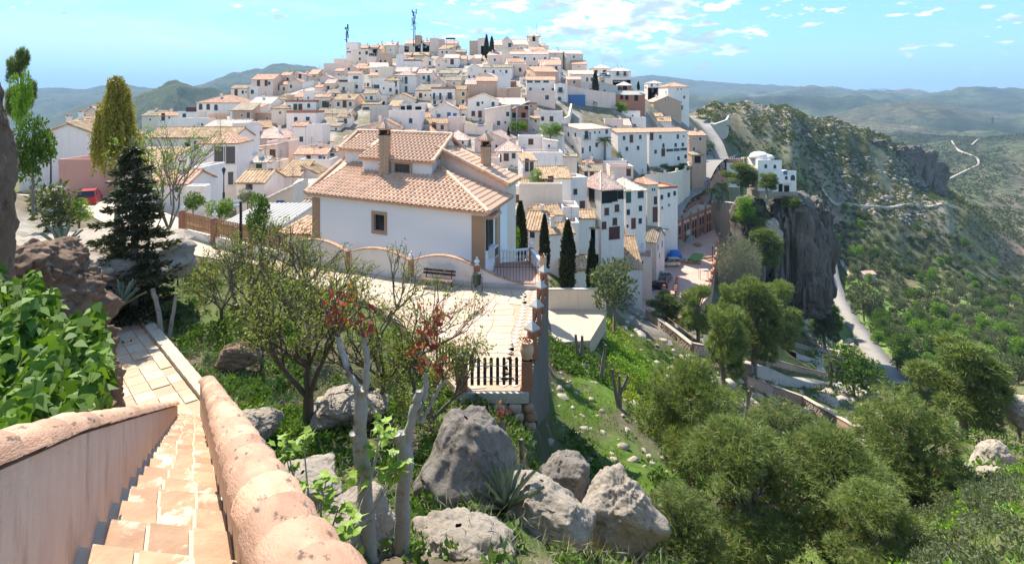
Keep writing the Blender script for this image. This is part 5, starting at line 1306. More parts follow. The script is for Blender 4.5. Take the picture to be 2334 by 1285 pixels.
def stair_wall(name, label, line, sgn, hfun, d0, d1, r, i0=0.0, th=.24):
    base = (line(d0), d0, zs(d0)); t = thing(name, label, 'wall', base); K = 40; mb = MB(); vs = []; off = .0
    ds = [d0 + (d1 - d0) * (k / K) ** 1.3 for k in range(K + 1)]
    for dd in ds:
        top = zs(dd) + hfun(dd)
        for xo in (sgn * i0, sgn * (i0 + th)): x = line(dd) + xo; vs += [rel((x, dd, zs(dd) - 1.6), base), rel((x, dd, top), base)]
    fs = []
    for k in range(K):
        a = k * 4; b = a + 4; fs += [(a, a + 1, b + 1, b), (b + 2, b + 3, a + 3, a + 2), (a + 1, a + 3, b + 3, b + 1)]
    fs += [(0, 2, 3, 1), (K * 4, K * 4 + 1, K * 4 + 3, K * 4 + 2)]
    mb.add(vs, fs); mb.build('wall', M['stair_plaster'], t)
    dd = d0
    while dd < d1:
        L = .26 + .045 * dd; e = min(dd + L, d1 + .1)
        p = Vector((line(dd) + sgn * (i0 + th / 2), dd, zs(dd) + hfun(dd))); q = Vector((line(e) + sgn * (i0 + th / 2), e, zs(e) + hfun(e))); v = q - p; ln = v.length * 1.1; v.normalize()
        # laid from the bottom up: the wide end of each tile lies lower
        y = -v; x = y.cross(Vector((0, 0, 1))).normalized(); z_ = x.cross(y); Rm = Matrix((x, y, z_)).transposed()
        o = link('coping_tile', BAR, t, rel(q + Vector((0, 0, .0)), base)); o.rotation_euler = (Rm @ Matrix.Rotation(rs6.uniform(-.03, .03), 3, 'Z')).to_euler(); o.scale = (r * rs6.uniform(.97, 1.04), ln, r * rs6.uniform(.95, 1.05)); dd = e
stair_wall('stair_wall', 'pinkish stairway wall with tile coping, below the ivy', xl, -1, lambda d: .74 - .36 * min(max((d - 3) / 12, 0), 1), .9, 15.0, .115, .0, .17)
stair_wall('stair_wall', 'stairway wall with thick barrel tile coping, on the boulder side', xr, 1, lambda d: .40 + .60 * min(max((d - 2) / 10, 0), 1), 1.0, 15.3, .15, -.06, .22)
# path at the foot of the stairs: tiled lane with a kerb, running left behind the rock
pth = MB(); PA = [(-8.55, 14.8), (-10.2, 16.6), (-12.6, 19.2), (-15.4, 22.2), (-18, 25.5), (-20.5, 30)]; pv = []
for i, (x, y) in enumerate(PA):
    a = Vector(PA[min(i + 1, len(PA) - 1)]) - Vector(PA[max(i - 1, 0)]); a.normalize(); s = Vector((a.y, -a.x)); z = -8.58 - .12 * i
    for q in (-1.25, 1.15): pv.append((x + s.x * q, y + s.y * q, z))
pth.add(pv, [(2 * i, 2 * i + 1, 2 * i + 3, 2 * i + 2) for i in range(len(PA) - 1)]); po = pth.build('path', M['paving_joint']); tag(po, kind='structure')
simple('path_tile', (.46, .31, .19), .88, (.54, .40, .27), 6, .3, 30, var=.1); simple('kerb_stone', (.47, .385, .28), .9, (.54, .45, .34), 6, .3, 30, var=.06)
def on_path(s, q):                                     # s along 0..len-1, q across
    i = min(int(s), len(PA) - 2); f = s - i; p = Vector(PA[i]).lerp(Vector(PA[i + 1]), f); a = (Vector(PA[i + 1]) - Vector(PA[i])).normalized(); n_ = Vector((a.y, -a.x)); return p.x + n_.x * q, p.y + n_.y * q, -8.58 - .12 * s
s = 0.0
while s < 4.2:
    for c, (q0, q1) in enumerate(((-1.2, -.62), (-.6, -.12), (-.1, .38), (.40, .72))):
        e = .012; A = [on_path(s + e, q0), on_path(s + e, q1), on_path(s + .19, q1), on_path(s + .19, q0)]
        if rs6.random() < .06: continue
        z = A[0][2]; MB().prism([(p[0], p[1]) for p in A], z + .0, z + .028).build('path_tile', M['kerb_stone' if (int(s * 5) + c) % 3 == 0 else 'path_tile'], po)
    A = [on_path(s + .01, .76), on_path(s + .01, 1.12), on_path(s + .19, 1.12), on_path(s + .19, .76)]; z = A[0][2]
    MB().prism([(p[0], p[1]) for p in A], z - .2, z + .14).build('kerb_stone', M['kerb_stone'], po); s += .2

# ------------------------------------------------------------------ the houses packed in between, where only roofs and upper walls show
rfil = random.Random(41); occ = [(o.location.x, o.location.y) for o, _, _, _ in HOUSES]; nf = 0; MAN = list(RECTS)
for _try in range(5000):
    d = rfil.uniform(66, 262); px = rfil.uniform(430, 1262)
    if d < 74 and px > 690: continue
    z = ztp(px, d); x = X(px, d)
    if px < 760 and d > 110 + (px - 430) * .30: continue
    if px > 1050 and d < 92: continue
    if min((x - a) ** 2 + (d - b) ** 2 for a, b in occ) < 6.4 ** 2: continue
    y = HY - z / d * F; k = F / d; w = rfil.uniform(5.5, 8.5) * k; h = rfil.choice((2.8, 3.2, 3.6, 5.2)) * k; shape = rfil.choice('gggghfsstt'); yt = y - h; col = rfil.choice('oooyyppbc'); wall = rfil.choice('wwwwccpptt')
    cover_ = False
    for a0_, a1_, b0_, b1_, dd_ in MAN:                      # leave the fronts of the known houses in view
        if dd_ <= d: continue
        ov_ = max(0, min(px + w / 2, a1_) - max(px - w / 2, a0_)) * max(0, min(y, b1_) - max(yt - 1.2 * k, b0_))
        if ov_ > .30 * (a1_ - a0_) * (b1_ - b0_): cover_ = True; break
    if cover_: continue
    wins = []; n = rfil.choice((1, 2, 2, 3))
    for i in range(n): wins.append(('F', px - w * .34 + w * .68 * (i + .5) / n + rfil.uniform(-.03, .03) * w, yt + 1.35 * k, rfil.choice('ddddnsB') if h > 4 * k else rfil.choice('dddns'), 1.0, 1.0))
    if h > 4.5 * k: wins += [('F', px - w * .3 + w * .6 * (i + .5) / 2, yt + 4.0 * k, rfil.choice('dnD'), 1.0, 1.0) for i in range(2)]
    ridge = {'g': 1.4, 'h': 1.5, 'f': 1.5, 's': 1.6, 't': 0}[shape] * k
    house(px - w / 2, px + w / 2, yt, y, (shape, yt - ridge, col), wall, rfil.uniform(-16, 16), wins, d, rfil.uniform(6, 8.5)); occ.append((x, d)); nf += 1
    if nf >= 150: break
print('fill houses', nf)
# ------------------------------------------------------------------ road, courtyard, arcade, cars, lamps, church, masts
ROAD = [(1380, 112, 6), (1425, 120, 6), (1480, 131, 6.5), (1525, 147, 7), (1560, 166, 8), (1590, 182, 9), (1612, 195, 9), (1636, 212, 8), (1644, 226, 6.5), (1628, 242, 6), (1608, 254, 6), (1603, 264, 6), (1618, 278, 8), (1645, 294, 9)]
ribbon('road', ROAD, M['asphalt'], .12, 10)
ribbon('valley_road', [(2075, 118, 5.5), (2030, 135, 5.5), (1990, 158, 5.5), (1962, 182, 5.5), (1935, 205, 5.5), (1912, 230, 5.5), (1897, 255, 5.5), (1885, 285, 5.5)], M['asphalt'], .35, 10, skirt=2.5)
simple('track_earth', (.38, .32, .24), .95, (.46, .39, .30), .2)
ribbon('track', [(1870, 331, 2.6), (1920, 333, 2.6), (1990, 338, 2.6), (2060, 346, 2.8), (2120, 354, 2.8), (2175, 372, 2.8)], M['track_earth'], .5, 8, skirt=2.0)
ribbon('track', [(1880, 300, 1.8), (1905, 285, 1.8), (1925, 272, 1.8), (1940, 262, 1.6)], M['track_earth'], .4, 8)
for tr in ([(2150, 820, 3), (2180, 900, 3), (2230, 960, 3), (2232, 1020, 3), (2180, 1150, 3), (2170, 1250, 3)], [(2215, 1180, 3), (2240, 1300, 3), (2280, 1350, 3), (2334, 1400, 3)]):
    ribbon('track', tr, M['track_earth'], 2.0, 6, skirt=3)

def wall_line(t, pts, h, th, mat, name='wall', down=2.0, cap=None, step=None):
    """free-standing wall along points, relative to thing t"""
    o = t.location
    for i in range(len(pts) - 1):
        p, q = Vector(pts[i]), Vector(pts[i + 1]); v = q - p; L = math.hypot(v.x, v.y); an = math.atan2(v.y, v.x); c = (p + q) / 2 - o; s = Vector((-v.y, v.x, 0)).normalized() * th / 2
        f = [p - s, q - s, q + s, p + s]; vs = [tuple(a - o + Vector((0, 0, -down))) for a in f] + [tuple(a - o + Vector((0, 0, h))) for a in f]
        MB().add(vs, [(3, 2, 1, 0), (4, 5, 6, 7), (0, 1, 5, 4), (1, 2, 6, 5), (2, 3, 7, 6), (3, 0, 4, 7)]).build(name, mat, t)
        if cap:
            f = [p - s * 1.5, q - s * 1.5, q + s * 1.5, p + s * 1.5]; vs = [tuple(a - o + Vector((0, 0, h))) for a in f] + [tuple(a - o + Vector((0, 0, h + .1))) for a in f]
            MB().add(vs, [(3, 2, 1, 0), (4, 5, 6, 7), (0, 1, 5, 4), (1, 2, 6, 5), (2, 3, 7, 6), (3, 0, 4, 7)]).build('coping', cap, t)
def brick_post(t, p, w, h, down=.6):
    l = Vector(p) - t.location; o = MB().box(l.x, l.y, l.z - down, w, w, h + down).build('post', M['red_brick'], t); MB().lathe([(w * .85, 0), (w * .85, .1), (.05, .5)], 4, (l.x, l.y, l.z + h)).build('post_cap', M['terracotta'], o); return o
def G(px, d, dz=0.0): return Vector((X(px, d), d, ztp(px, d) + dz))

# courtyard
ZC = -37.15
def C_(px, py): d = -ZC * F / (py - HY); return Vector((X(px, d), d, ZC))
cpoly = [(1425, 700), (1560, 735), (1622, 668), (1640, 545), (1626, 521), (1512, 585), (1484, 632), (1438, 660)]
co = MB().prism([(C_(a, b).x, C_(a, b).y) for a, b in cpoly], ZC - 4, ZC).build('courtyard', M['paving_red']); tag(co, kind='structure')
tp = MB().prism([(C_(a, b).x, C_(a, b).y) for a, b in ((1566, 594), (1596, 599), (1604, 579), (1580, 577))], ZC + .004, ZC + .05).build('lawn_patch', M['turf']); tag(tp, kind='structure')
cp = thing('courtyard_parapet', 'stepped brick parapet along the outer edge of the courtyard', 'wall', C_(1630, 590))
pp = [C_(1640, 545), C_(1636, 562), C_(1633, 580), C_(1630, 598), C_(1627, 615), C_(1623, 632), C_(1620, 650), C_(1617, 668)]
wall_line(cp, pp, .7, .35, M['red_brick'], 'wall', 3.0)
for p in pp: brick_post(cp, p, .55, 1.3)
cq = thing('courtyard_parapet', 'low brick parapet with saw-tooth coping beside the black car', 'wall', C_(1530, 660))
for k, (a, b) in enumerate((((1524, 640), (1510, 672)), ((1543, 643), (1540, 672)))):
    wall_line(cq, [C_(*a), C_(*b)], .9, .4, M['red_brick'], 'wall', 2.0)
    for i in range(6): p = C_(*a).lerp(C_(*b), (i + .5) / 6) - cq.location; MB().box(p.x, p.y, .9, .5, .35, .3).build('merlon', M['red_brick'], cq)

# brick arcade building with roof terrace under the road
A0, A1 = Vector((X(1516, 137), 137, ZC)), Vector((X(1623, 161), 161, ZC)); AT = (A1 - A0).normalized(); AL = (A1 - A0).length; AN = Vector((-AT.y, AT.x, 0))
ar = thing('arcade_building', 'long red brick arcade with paired arched niches and a sandy roof terrace', 'building', A0, math.atan2(AT.y, AT.x)); AH = 6.9
MB().box(AL / 2, 3.5, -1, AL, 7, AH + 1).build('wall', M['red_brick'], ar); MB().box(AL / 2, 3.5, AH, AL - .3, 6.7, .06).build('terrace_floor', M['paving'], ar)
for i in range(7):
    x = AL * i / 6; MB().box(x, -.12, -.5, .55, .3, AH + 1.5).build('pilaster', M['red_brick'], ar); l = (x, .0, AH + 1.0); MB().lathe([(.42, 0), (.42, .1), (.05, .5)], 4, l).build('pilaster_cap', M['terracotta'], ar)
    x2 = AL * i / 6; MB().box(x2, 6.8, AH, .5, .5, 1.2).build('pilaster', M['red_brick'], ar); MB().lathe([(.4, 0), (.4, .1), (.05, .45)], 4, (x2, 6.8, AH + 1.2)).build('pilaster_cap', M['terracotta'], ar)
for i in range(6):
    xc = AL * (i + .5) / 6; MB().box(xc, -.04, AH - .05, AL / 6 - .6, .16, .12).box(xc, -.04, AH + .55, AL / 6 - .6, .12, .1).build('parapet', M['concrete'], ar)
    for s in (-.9, .9):
        mb = MB(); xz_prism(mb, [(a + xc + s, b + 3.0) for a, b in arch_poly(.9, 2.0)], .05, -.05); w = mb.build('niche', M['dark_infill'], ar)  # solid slab; the niche's inner shade is only its colour
        MB().box(xc + s, -.05, 5.35, 1.1, .08, .5).build('panel', M['pink'], ar)
        mb = MB(); xz_prism(mb, [(a + xc + s, b + .05) for a, b in arch_poly(1.1, 2.4)], .05, -.045); mb.build('doorway', M['dark_infill'] if (i + int(s)) % 2 else M['brown_shutter'], ar)
for k in range(4): MB().box(AL * .42 + k * .75, -.09, 1.9, .45, .05, 1.3).build('notice', M['white_paint'], ar)
# bastion with palms at the end of the arcade
bc = Vector((X(1648, 172), 170, -31.4)); ba = thing('bastion', 'round stone bastion of coursed masonry with palms on top', 'wall', bc)
mb = MB(); n = 28; R0 = 4.9; vs = []
for z, r in ((-9, R0 + .4), (.0, R0), (.9, R0), (.9, R0 - .35), (.02, R0 - .35)):
    for k in range(n + 1): a = math.pi * (1.0 + k / n * 1.15); vs.append((math.cos(a) * r, math.sin(a) * r, z))
mb.add(vs, [(j * (n + 1) + k, j * (n + 1) + k + 1, (j + 1) * (n + 1) + k + 1, (j + 1) * (n + 1) + k) for j in range(4) for k in range(n)]); mb.build('wall', M['rubble'], ba)
MB().lathe([(R0 - .3, -.4), (R0 - .3, 0)], 24).build('floor', M['paving'], ba)
for k in range(17):
    a = math.pi * (1.0 + k / 16 * 1.15); MB().box(math.cos(a) * (R0 - .17), math.sin(a) * (R0 - .17), .9, .5, .5, .3, a).build('merlon', M['red_brick'], ba)
# railing along the road's outer edge, and the raised parking bay
rl = thing('road_parapet', 'red brick parapet with posts along the outer edge of the road', 'wall', G(1613, 178))
rp_ = [Vector((X(px, d), d, ztp(px - 20, d) - .2)) for px, d in ((1548, 146), (1572, 157), (1596, 168), (1616, 179), (1634, 190), (1650, 201), (1662, 209))]
wall_line(rl, rp_, .8, .3, M['red_brick'], 'wall', 5.0)
for i in range(len(rp_) - 1):
    for f in (0, .5): brick_post(rl, rp_[i].lerp(rp_[i + 1], f), .5, 1.2)
pb = thing('parking_bay', 'raised parking bay with white wall and brick posts off the road', 'terrace', Vector((X(1676, 215), 215, -23.2)))
q = [(X(1656, 207), 207), (X(1692, 207), 207), (X(1700, 226), 226), (X(1652, 224), 224)]
MB().prism([(a - pb.location.x, b - pb.location.y) for a, b in q], -9, 0).build('platform', M['white'], pb); MB().prism([(a - pb.location.x, b - pb.location.y) for a, b in q], .004, .06).build('surface', M['asphalt'], pb)
for i in range(9): brick_post(pb, Vector((q[0][0], q[0][1], -23.2)).lerp(Vector((q[1][0], q[1][1], -23.2)), i / 8), .45, 1.2, 0)
MB().box((q[0][0] + q[1][0]) / 2 - pb.location.x, 207.1 - 215, 0, q[1][0] - q[0][0], .25, .6).build('parapet', M['red_brick'], pb)
# valley-side wall of the road, the stone wall under the upper bend and the walled garden
t = thing('road_wall', 'long low white wall on the valley side of the road', 'wall', G(1650, 215)); wall_line(t, [Vector((X(px, d), d, ztp(px, d))) for px, d in ((1664, 212), (1662, 220), (1652, 232), (1636, 246), (1620, 256))], .9, .3, M['cream'], 'wall', 2)
t = thing('bend_wall', 'stone retaining wall with white top under the upper road bend', 'wall', G(1640, 272)); wall_line(t, [Vector((X(px, d), d, ztp(1615, d) + .2)) for px, d in ((1590, 252), (1612, 262), (1632, 272), (1655, 284), (1660, 300))], .9, .5, M['rubble'], 'wall', 8, M['white_paint'])
t = thing('garden_enclosure', 'curved pale wall round the green walled garden above the road', 'wall', G(1530, 152, 2)); zz = -20.0
gp = [Vector((X(px, d), d, zz)) for px, d in ((1470, 143), (1500, 145), (1530, 147), (1555, 152), (1570, 160), (1572, 170), (1558, 176))]
wall_line(t, gp, 1.0, .35, M['cream'], 'wall', 9)
for i in range(6): p = gp[i].lerp(gp[i + 1], .5) - t.location; MB().box(p.x, p.y, p.z + 1.0, .6, .6, .7).build('merlon', M['cream'], t)
gm = MB().prism([(p.x, p.y) for p in gp] + [(X(1470, 172), 172), (X(1462, 150), 150)], -24, zz + .1).build('garden_bed', M['soil']); tag(gm, kind='structure')
for lab, pts, h, mat, dn in (('long pinkish retaining wall below the bare trees', ((1276, 176), (1330, 178), (1370, 181), (1402, 184)), 5.0, 'pink', 6), ('sloping grey stone retaining wall below the brick bungalow', ((1356, 190), (1380, 191), (1407, 192)), 6.0, 'grey', 6), ('cream garden wall stepping down beside the round green tree', ((1275, 146), (1296, 154), (1302, 166)), 2.5, 'cream', 4)):
    t = thing('retaining_wall', lab, 'wall', G(pts[0][0], pts[0][1])); wall_line(t, [G(a, b) for a, b in pts], h, .5, M[mat], 'wall', dn)

# unfinished brick house, bungalow, end pieces
town_lines(850, 40, 4.59, '''
1440 1640 965 1192 l878p b 1480,1025o 1575,1025o 1475,1135o 1573,1140o*1.3x1 1610,930o
''')
HOUSES[-1][0]['label'] = 'unfinished red brick house with concrete frame and empty window openings'
uh = HOUSES[-1][0]; _w = 200 / 4.59 / F * HOUSES[-1][3]
for x in (-_w / 2 + .15, -.8, _w / 2 - .15): MB().box(x, -.03, -3, .35, .12, 9.2 if x > -2 else 8.0).build('concrete_column', M['concrete'], uh)
for z in (2.9, 6.0): MB().box(0, -.03, z, _w - .1, .1, .3).build('concrete_beam', M['concrete'], uh)
town_lines(1200, 80, 4.59, '''
920 1240 627 702 g588x b d190 995,650o 1050,655o 1148,655o*1.2x1.5
970 1100 528 585 h493c b d196 1030,555o*1.4x1
440 615 645 702 t640x w d176
''')
HOUSES[-3][0]['label'] = 'low red brick bungalow with grey roof and dark openings'; HOUSES[-2][0]['label'] = 'brick lantern storey with white pyramid roof on the brick bungalow'; HOUSES[-1][0]['label'] = 'flat blue cabin standing against the pale wall near the lone cypress'
for ch in HOUSES[-1][0].children:
    if ch.name.startswith(('wall', 'parapet')): ch.data.materials[0] = M['blue_paint']
town_lines(1440, 460, 5.354, '''
60 285 480 650 g300b p r-28 d116 e7 R318,550 R370,512*.9x1.2 R338,655*.8x1
0 235 705 955 t690r p r-14 d106 e6 12,725s 127,740s
''')
town_lines(1130, 440, 4.015, '''
955 1340 690 760 g395y w d99 1180,720s
100 200 260 300 t250p p d70 
600 850 700 760 g585y w d72 
760 940 560 780 t545c c d88 855,620s
''')
# white house on the crag
town_lines(1450, 200, 4.284, '''
1200 1440 725 1010 t712w w r-6 d146 e7 1283,770a*.8x.8 1377,775a*.8x.8
1330 1560 835 1010 t825o w r-6 d143 e5 1363,858a*.7x.7 1465,880a*.8x.8 1530,878a*1.2x1.2 1410,985o*1x1.8 1465,990o*1.3x1.5 1358,943s
''') if False else None
hc = thing('crag_house', 'white flat-roofed house with small dome and terrace on the crag', 'house', Vector((X(1774, 146), 146, Z(437, 146)))); u = 146 / F
def cb(name, x0, x1, y0, y1, dep, mat, off=0.0, par=None): return MB().box(((x0 + x1) / 2 - 1774) * u, off + dep / 2, (437 - y1) * u, (x1 - x0) * u, dep, (y1 - y0) * u).build(name, M[mat], par or hc)
cb('upper_block', 1732, 1787, 366, 440, 7, 'white', 1.2); cb('lower_block', 1761, 1815, 394, 440, 6, 'white'); cb('roof_hut', 1762, 1787, 366, 372, 4, 'white', 1.15); cb('base', 1730, 1817, 437, 452, 8, 'rubble', -.4)
mb = MB(); mb.lathe([(2.6, 0), (2.5, .7), (2.1, 1.3), (1.3, 1.75), (.1, 1.95)], 18, ((1748 - 1774) * u, 4.5, (437 - 366) * u)); mb.build('dome', M['white'], hc, True)
mb = MB(); mb.lathe([(1.6, 0), (1.5, .6), (1.0, 1.1), (.05, 1.3)], 14, ((1764 - 1774) * u, 3.4, (437 - 366) * u)); mb.build('dome', M['white'], hc, True)
for px, py, w, h, off in ((1750, 380, .9, 1.1, 1.2), (1771, 381, .9, 1.1, 1.2), (1768, 400, .8, .8, 0), (1792, 405, .9, 1.0, 0), (1807, 405, 1.3, 1.5, 0), (1779, 429, 1.0, 2.0, 0), (1793, 430, 1.3, 1.6, 0)): window(hc, (px - 1774) * u, off, (437 - py) * u - h / 2, 0, w, h, 'a' if h < 1.6 else 'o')
MB().box((1788 - 1774) * u, -.9, (437 - 417) * u, 3.2, 1.9, .12).build('awning', M['cream'], hc); MB().box((1790 - 1774) * u, .1, (437 - 394) * u, 5.8, .12, .5).build('parapet', M['white'], hc)
for px, c in ((1790, 'blue_paint'), (1805, 'white_paint')): MB().box((px - 1774) * u, -.08, (437 - 394) * u - .5, 1.0, .04, 1.1).build('hung_cloth', M[c], hc)

# church on the summit
town_lines(850, 40, 4.59, '''
1270 1640 290 368 g238p c d262 e13 1480,357n 1580,320s
''')
ch = HOUSES[-1][0]; ch.name = 'church'; ch['category'] = 'church'; del ch['group']; ch['label'] = 'cream church with tiled nave roof and square bell tower on the summit'; u = 262 / F / 4.59
def cx_(x): return (x - 1455) * u
def cz_(y): return (368 - y) * u
tw = MB().box(cx_(1680), -1.5, cz_(340), 110 * u, 5.5, (340 - 268) * u).box(cx_(1680), -1.5, cz_(268), 118 * u, 5.9, .3).box(cx_(1680), -1.5, cz_(268) + .3, 100 * u, 5.0, (268 - 216) * u).box(cx_(1680), -1.5, cz_(212), 118 * u, 5.9, .35).build('bell_tower', M['cream'], ch)
MB().lathe([(4.3, 0), (.05, (205 - 172) * u)], 4, (0, 0, 0)).build('tower_roof', M['roof_p'], tw, loc=(cx_(1680), -1.5, cz_(205)))
bpy.data.objects[tw.children[0].name].rotation_euler = (0, 0, math.pi / 4)
for an, ox, oy in ((0, 0, -2.52), (-math.pi / 2, -2.9, 0)):
    mb = MB(); xz_prism(mb, arch_poly(1.3, 3.0), .05, -.08); o = mb.build('belfry_arch', M['dark_infill'], tw, loc=(cx_(1680) + ox * .98, -1.5 + oy, cz_(262))); o.rotation_euler = (0, 0, an)
MB().tube([(cx_(1712), -1.5, cz_(200)), (cx_(1712), -1.5, cz_(60))], [.06, .04], 5).build('lightning_rod', M['dark_metal'], tw)
mb = MB(); xz_prism(mb, [(cx_(1355), cz_(368)), (cx_(1450), cz_(368)), (cx_(1450), cz_(243)), (cx_(1403), cz_(203)), (cx_(1355), cz_(243))], 5, -.6); mb.build('transept', M['pink'], ch)
mb = MB(); mb.add([(cx_(1350), -.8, cz_(248)), (cx_(1403), -.8, cz_(200)), (cx_(1403), 5, cz_(200)), (cx_(1350), 5, cz_(248)), (cx_(1455), -.8, cz_(248)), (cx_(1455), 5, cz_(248))], [(0, 1, 2, 3), (1, 4, 5, 2)]); mb.build('transept_roof', M['roof_p'], ch)
window(ch, cx_(1432), -.62, cz_(315), 0, 1.6, 2.0, 'd')
t = thing('house', 'cream round-ended sacristy with pale tiles beside the bell tower', 'house', ch.location + Vector((cx_(1765), 3, 0)), 0, 'houses of the hillside town'); MB().lathe([(3.6, -3), (3.6, cz_(300))], 10).build('wall', M['cream'], t); MB().lathe([(3.9, cz_(300)), (.1, cz_(245))], 10).build('roof', M['roof_p'], t)

# masts
def mast(label, px, y0, y1, d, w, dense):
    z0, z1 = Z(y0, d), Z(y1, d); h = z1 - z0; t = thing('phone_mast', label, 'mast', (X(px, d), d, z0)); mb = MB(); k = 12
    for a in range(3):
        an = a * 2.094; mb.tube([(math.cos(an) * w, math.sin(an) * w, -3), (math.cos(an) * w * .7, math.sin(an) * w * .7, h)], [.09, .07], 5)
    for i in range(k):
        z = h * i / k; f = 1 - .3 * i / k
        for a in range(3):
            a0_, a1_ = a * 2.094, (a + 1) * 2.094; mb.tube([(math.cos(a0_) * w * f, math.sin(a0_) * w * f, z), (math.cos(a1_) * w * f, math.sin(a1_) * w * f, z + h / k)], [.045, .045], 4)
    mb.build('lattice', M['iron'], t); r = random.Random(px)
    for i in range(dense):
        a = r.uniform(0, 6.28); z = h * r.uniform(.2, .97); MB().box(math.cos(a) * (w + .35), math.sin(a) * (w + .35), z, .35, .25, r.uniform(.8, 2.0), a).build('antenna', M['iron'], t)
    for i in range(2): MB().lathe([(.05, 0), (.5, .12), (.52, .2)], 10, ((w + .4) * (1 if i else -1), -.3, h * (.35 + .2 * i))).build('dish', M['dark_metal'], t)
mast('tall lattice phone mast with drum antennas above the roofs', 944, 92, 27, 252, .55, 14); mast('slim solid black mast at the shoulder of the town', 790, 108, 63, 238, .28, 9)
t = thing('pergola', 'black flat pergola frame on a hilltop roof', 'pergola', (X(1027, 250), 250, Z(97, 250))); MB().box(0, 0, 1.4, 3.9, 3, .45).build('canopy', M['iron'], t)
for s in (-1.7, 1.7): MB().box(s, -1.2, -2.5, .12, .12, 3.9).build('post', M['iron'], t)

# ------------------------------------------------------------------ cars
def car_mesh(kind):
    """side profiles in metres (length along x, front at -x)"""
    if kind == 'van': L, W = 4.15, 1.72; body = [(-2.05, .28), (2.05, .28), (2.08, .75), (2.04, 1.0), (-.95, 1.02), (-1.75, .92), (-2.08, .72)]; cab = [(-1.15, 1.0), (2.03, 1.0), (1.92, 1.72), (-.35, 1.75)]
    elif kind == 'long_van': L, W = 5.2, 1.95; body = [(-2.55, .3), (2.6, .3), (2.6, 2.2), (-1.2, 2.25), (-1.5, 1.2), (-2.5, 1.0)]; cab = [(-1.56, 1.2), (-.6, 1.2), (-.6, 2.1), (-1.22, 2.1)]
    elif kind == 'sedan': L, W = 4.35, 1.72; body = [(-2.15, .26), (2.15, .26), (2.18, .7), (2.1, .92), (-.9, .92), (-1.85, .80), (-2.17, .62)]; cab = [(-.98, .9), (1.75, .9), (1.0, 1.40), (-.2, 1.42)]
    else: L, W = 3.85, 1.68; body = [(-1.9, .26), (1.9, .26), (1.94, .72), (1.88, .94), (-.85, .92), (-1.65, .80), (-1.93, .62)]; cab = [(-.95, .9), (1.86, .92), (1.45, 1.44), (-.15, 1.46)]
    def loft(poly, w0, w1, zmax, zmin):
        mb = MB(); n = len(poly); vs = []
        for s in (-1, 1):
            for x, z in poly: f = (z - zmin) / max(zmax - zmin, .01); vs.append((x, s * (w0 + (w1 - w0) * f) / 2, z))
        mb.add(vs, [tuple(range(n)), tuple(range(2 * n - 1, n - 1, -1))] + [((i + 1) % n, i, n + i, n + (i + 1) % n) for i in range(n)]); return mb
    return L, W, body, cab, loft
WH = None
def make_car(kind, paint, label, loc, rz, grp='parked cars'):
    L, W, body, cab, loft = car_mesh(kind); t = thing('car' if kind != 'long_van' else 'delivery_van', label, 'car' if kind != 'long_van' else 'van', loc, rz, grp)
    def bod():
        mb = loft(body, W, W * .92, max(p[1] for p in body), .26)
        if kind != 'long_van':
            top = sorted(cab, key=lambda p: -p[1])[:2]; x0, x1 = min(p[0] for p in top), max(p[0] for p in top); mb.box((x0 + x1) / 2, 0, max(p[1] for p in cab) - .02, x1 - x0 + .06, W * .74, .05)
            zc = max(p[1] for p in cab); zb = cab[0][1]
            for xs, xt in ((cab[0][0], cab[3][0]), (cab[1][0], cab[2][0]), ((cab[0][0] + cab[1][0]) / 2 + .1, (cab[2][0] + cab[3][0]) / 2 + .1)):
                for s in (-1, 1): mb.tube([(xs, s * W * .455, zb), (xt, s * W * .375, zc)], [.045, .045], 4)
        return mb.mesh('body', M[paint])
    b = link('body', cached(('cb', kind, paint), bod), t); link('windows', cached(('cw', kind), lambda: loft(cab, W * .90 if kind != 'long_van' else W * .97, W * .73 if kind != 'long_van' else W * .97, max(p[1] for p in cab), cab[0][1]).mesh('windows', M['glass'])), t)
    ty = cached(('tyre',), lambda: MB().tube([(0, -.1, 0), (0, .1, 0)], [.31, .31], 14).mesh('tyre', M['tyre'])); rm = cached(('rimm',), lambda: MB().tube([(0, -.11, 0), (0, .11, 0)], [.19, .19], 10).mesh('rim', M['rim']))
    for x in (-L * .31, L * .31):
        for s in (-1, 1): o = link('wheel', ty, t, (x, s * (W / 2 - .1), .31)); link('rim', rm, o)
    for s in (-1, 1):
        link('headlight', cached(('hl',), lambda: MB().box(0, 0, 0, .08, .32, .16).mesh('headlight', M['lamp_clear'])), t, (-L / 2 + .02 - (.0 if kind != 'long_van' else 0), s * W * .33, .62)); link('tail_light', cached(('tl',), lambda: MB().box(0, 0, 0, .06, .16, .3).mesh('tail_light', M['lamp_red'])), t, (L / 2 - .0, s * W * .41, .68))
    MB().box(-L / 2 - .02, 0, .32, .1, W * .94, .22).box(L / 2 + .0, 0, .32, .12, W * .94, .24).build('bumper', M['dark_metal'] if paint not in ('car_white', 'car_red') else M[paint], t)
    return t
rd = math.radians
for kind, paint, px, py, rz, lab in (('van', 'car_silver', 1527, 606, 8, 'silver window van parked in the courtyard by the blue tarp'), ('hatch', 'car_silver', 1509, 636, 6, 'silver hatchback parked between the van and the black car'),
                                     ('hatch', 'car_black', 1497, 658, 4, 'black hatchback parked by the saw-tooth parapet'), ('hatch', 'car_maroon', 1568, 690, 40, 'maroon car half hidden by pines below the courtyard')):
    make_car(kind, paint, lab, C_(px, py) + Vector((0, 0, .01)), rd(rz))
def on_road(px, d, dz=.16): return G(px, d, dz)
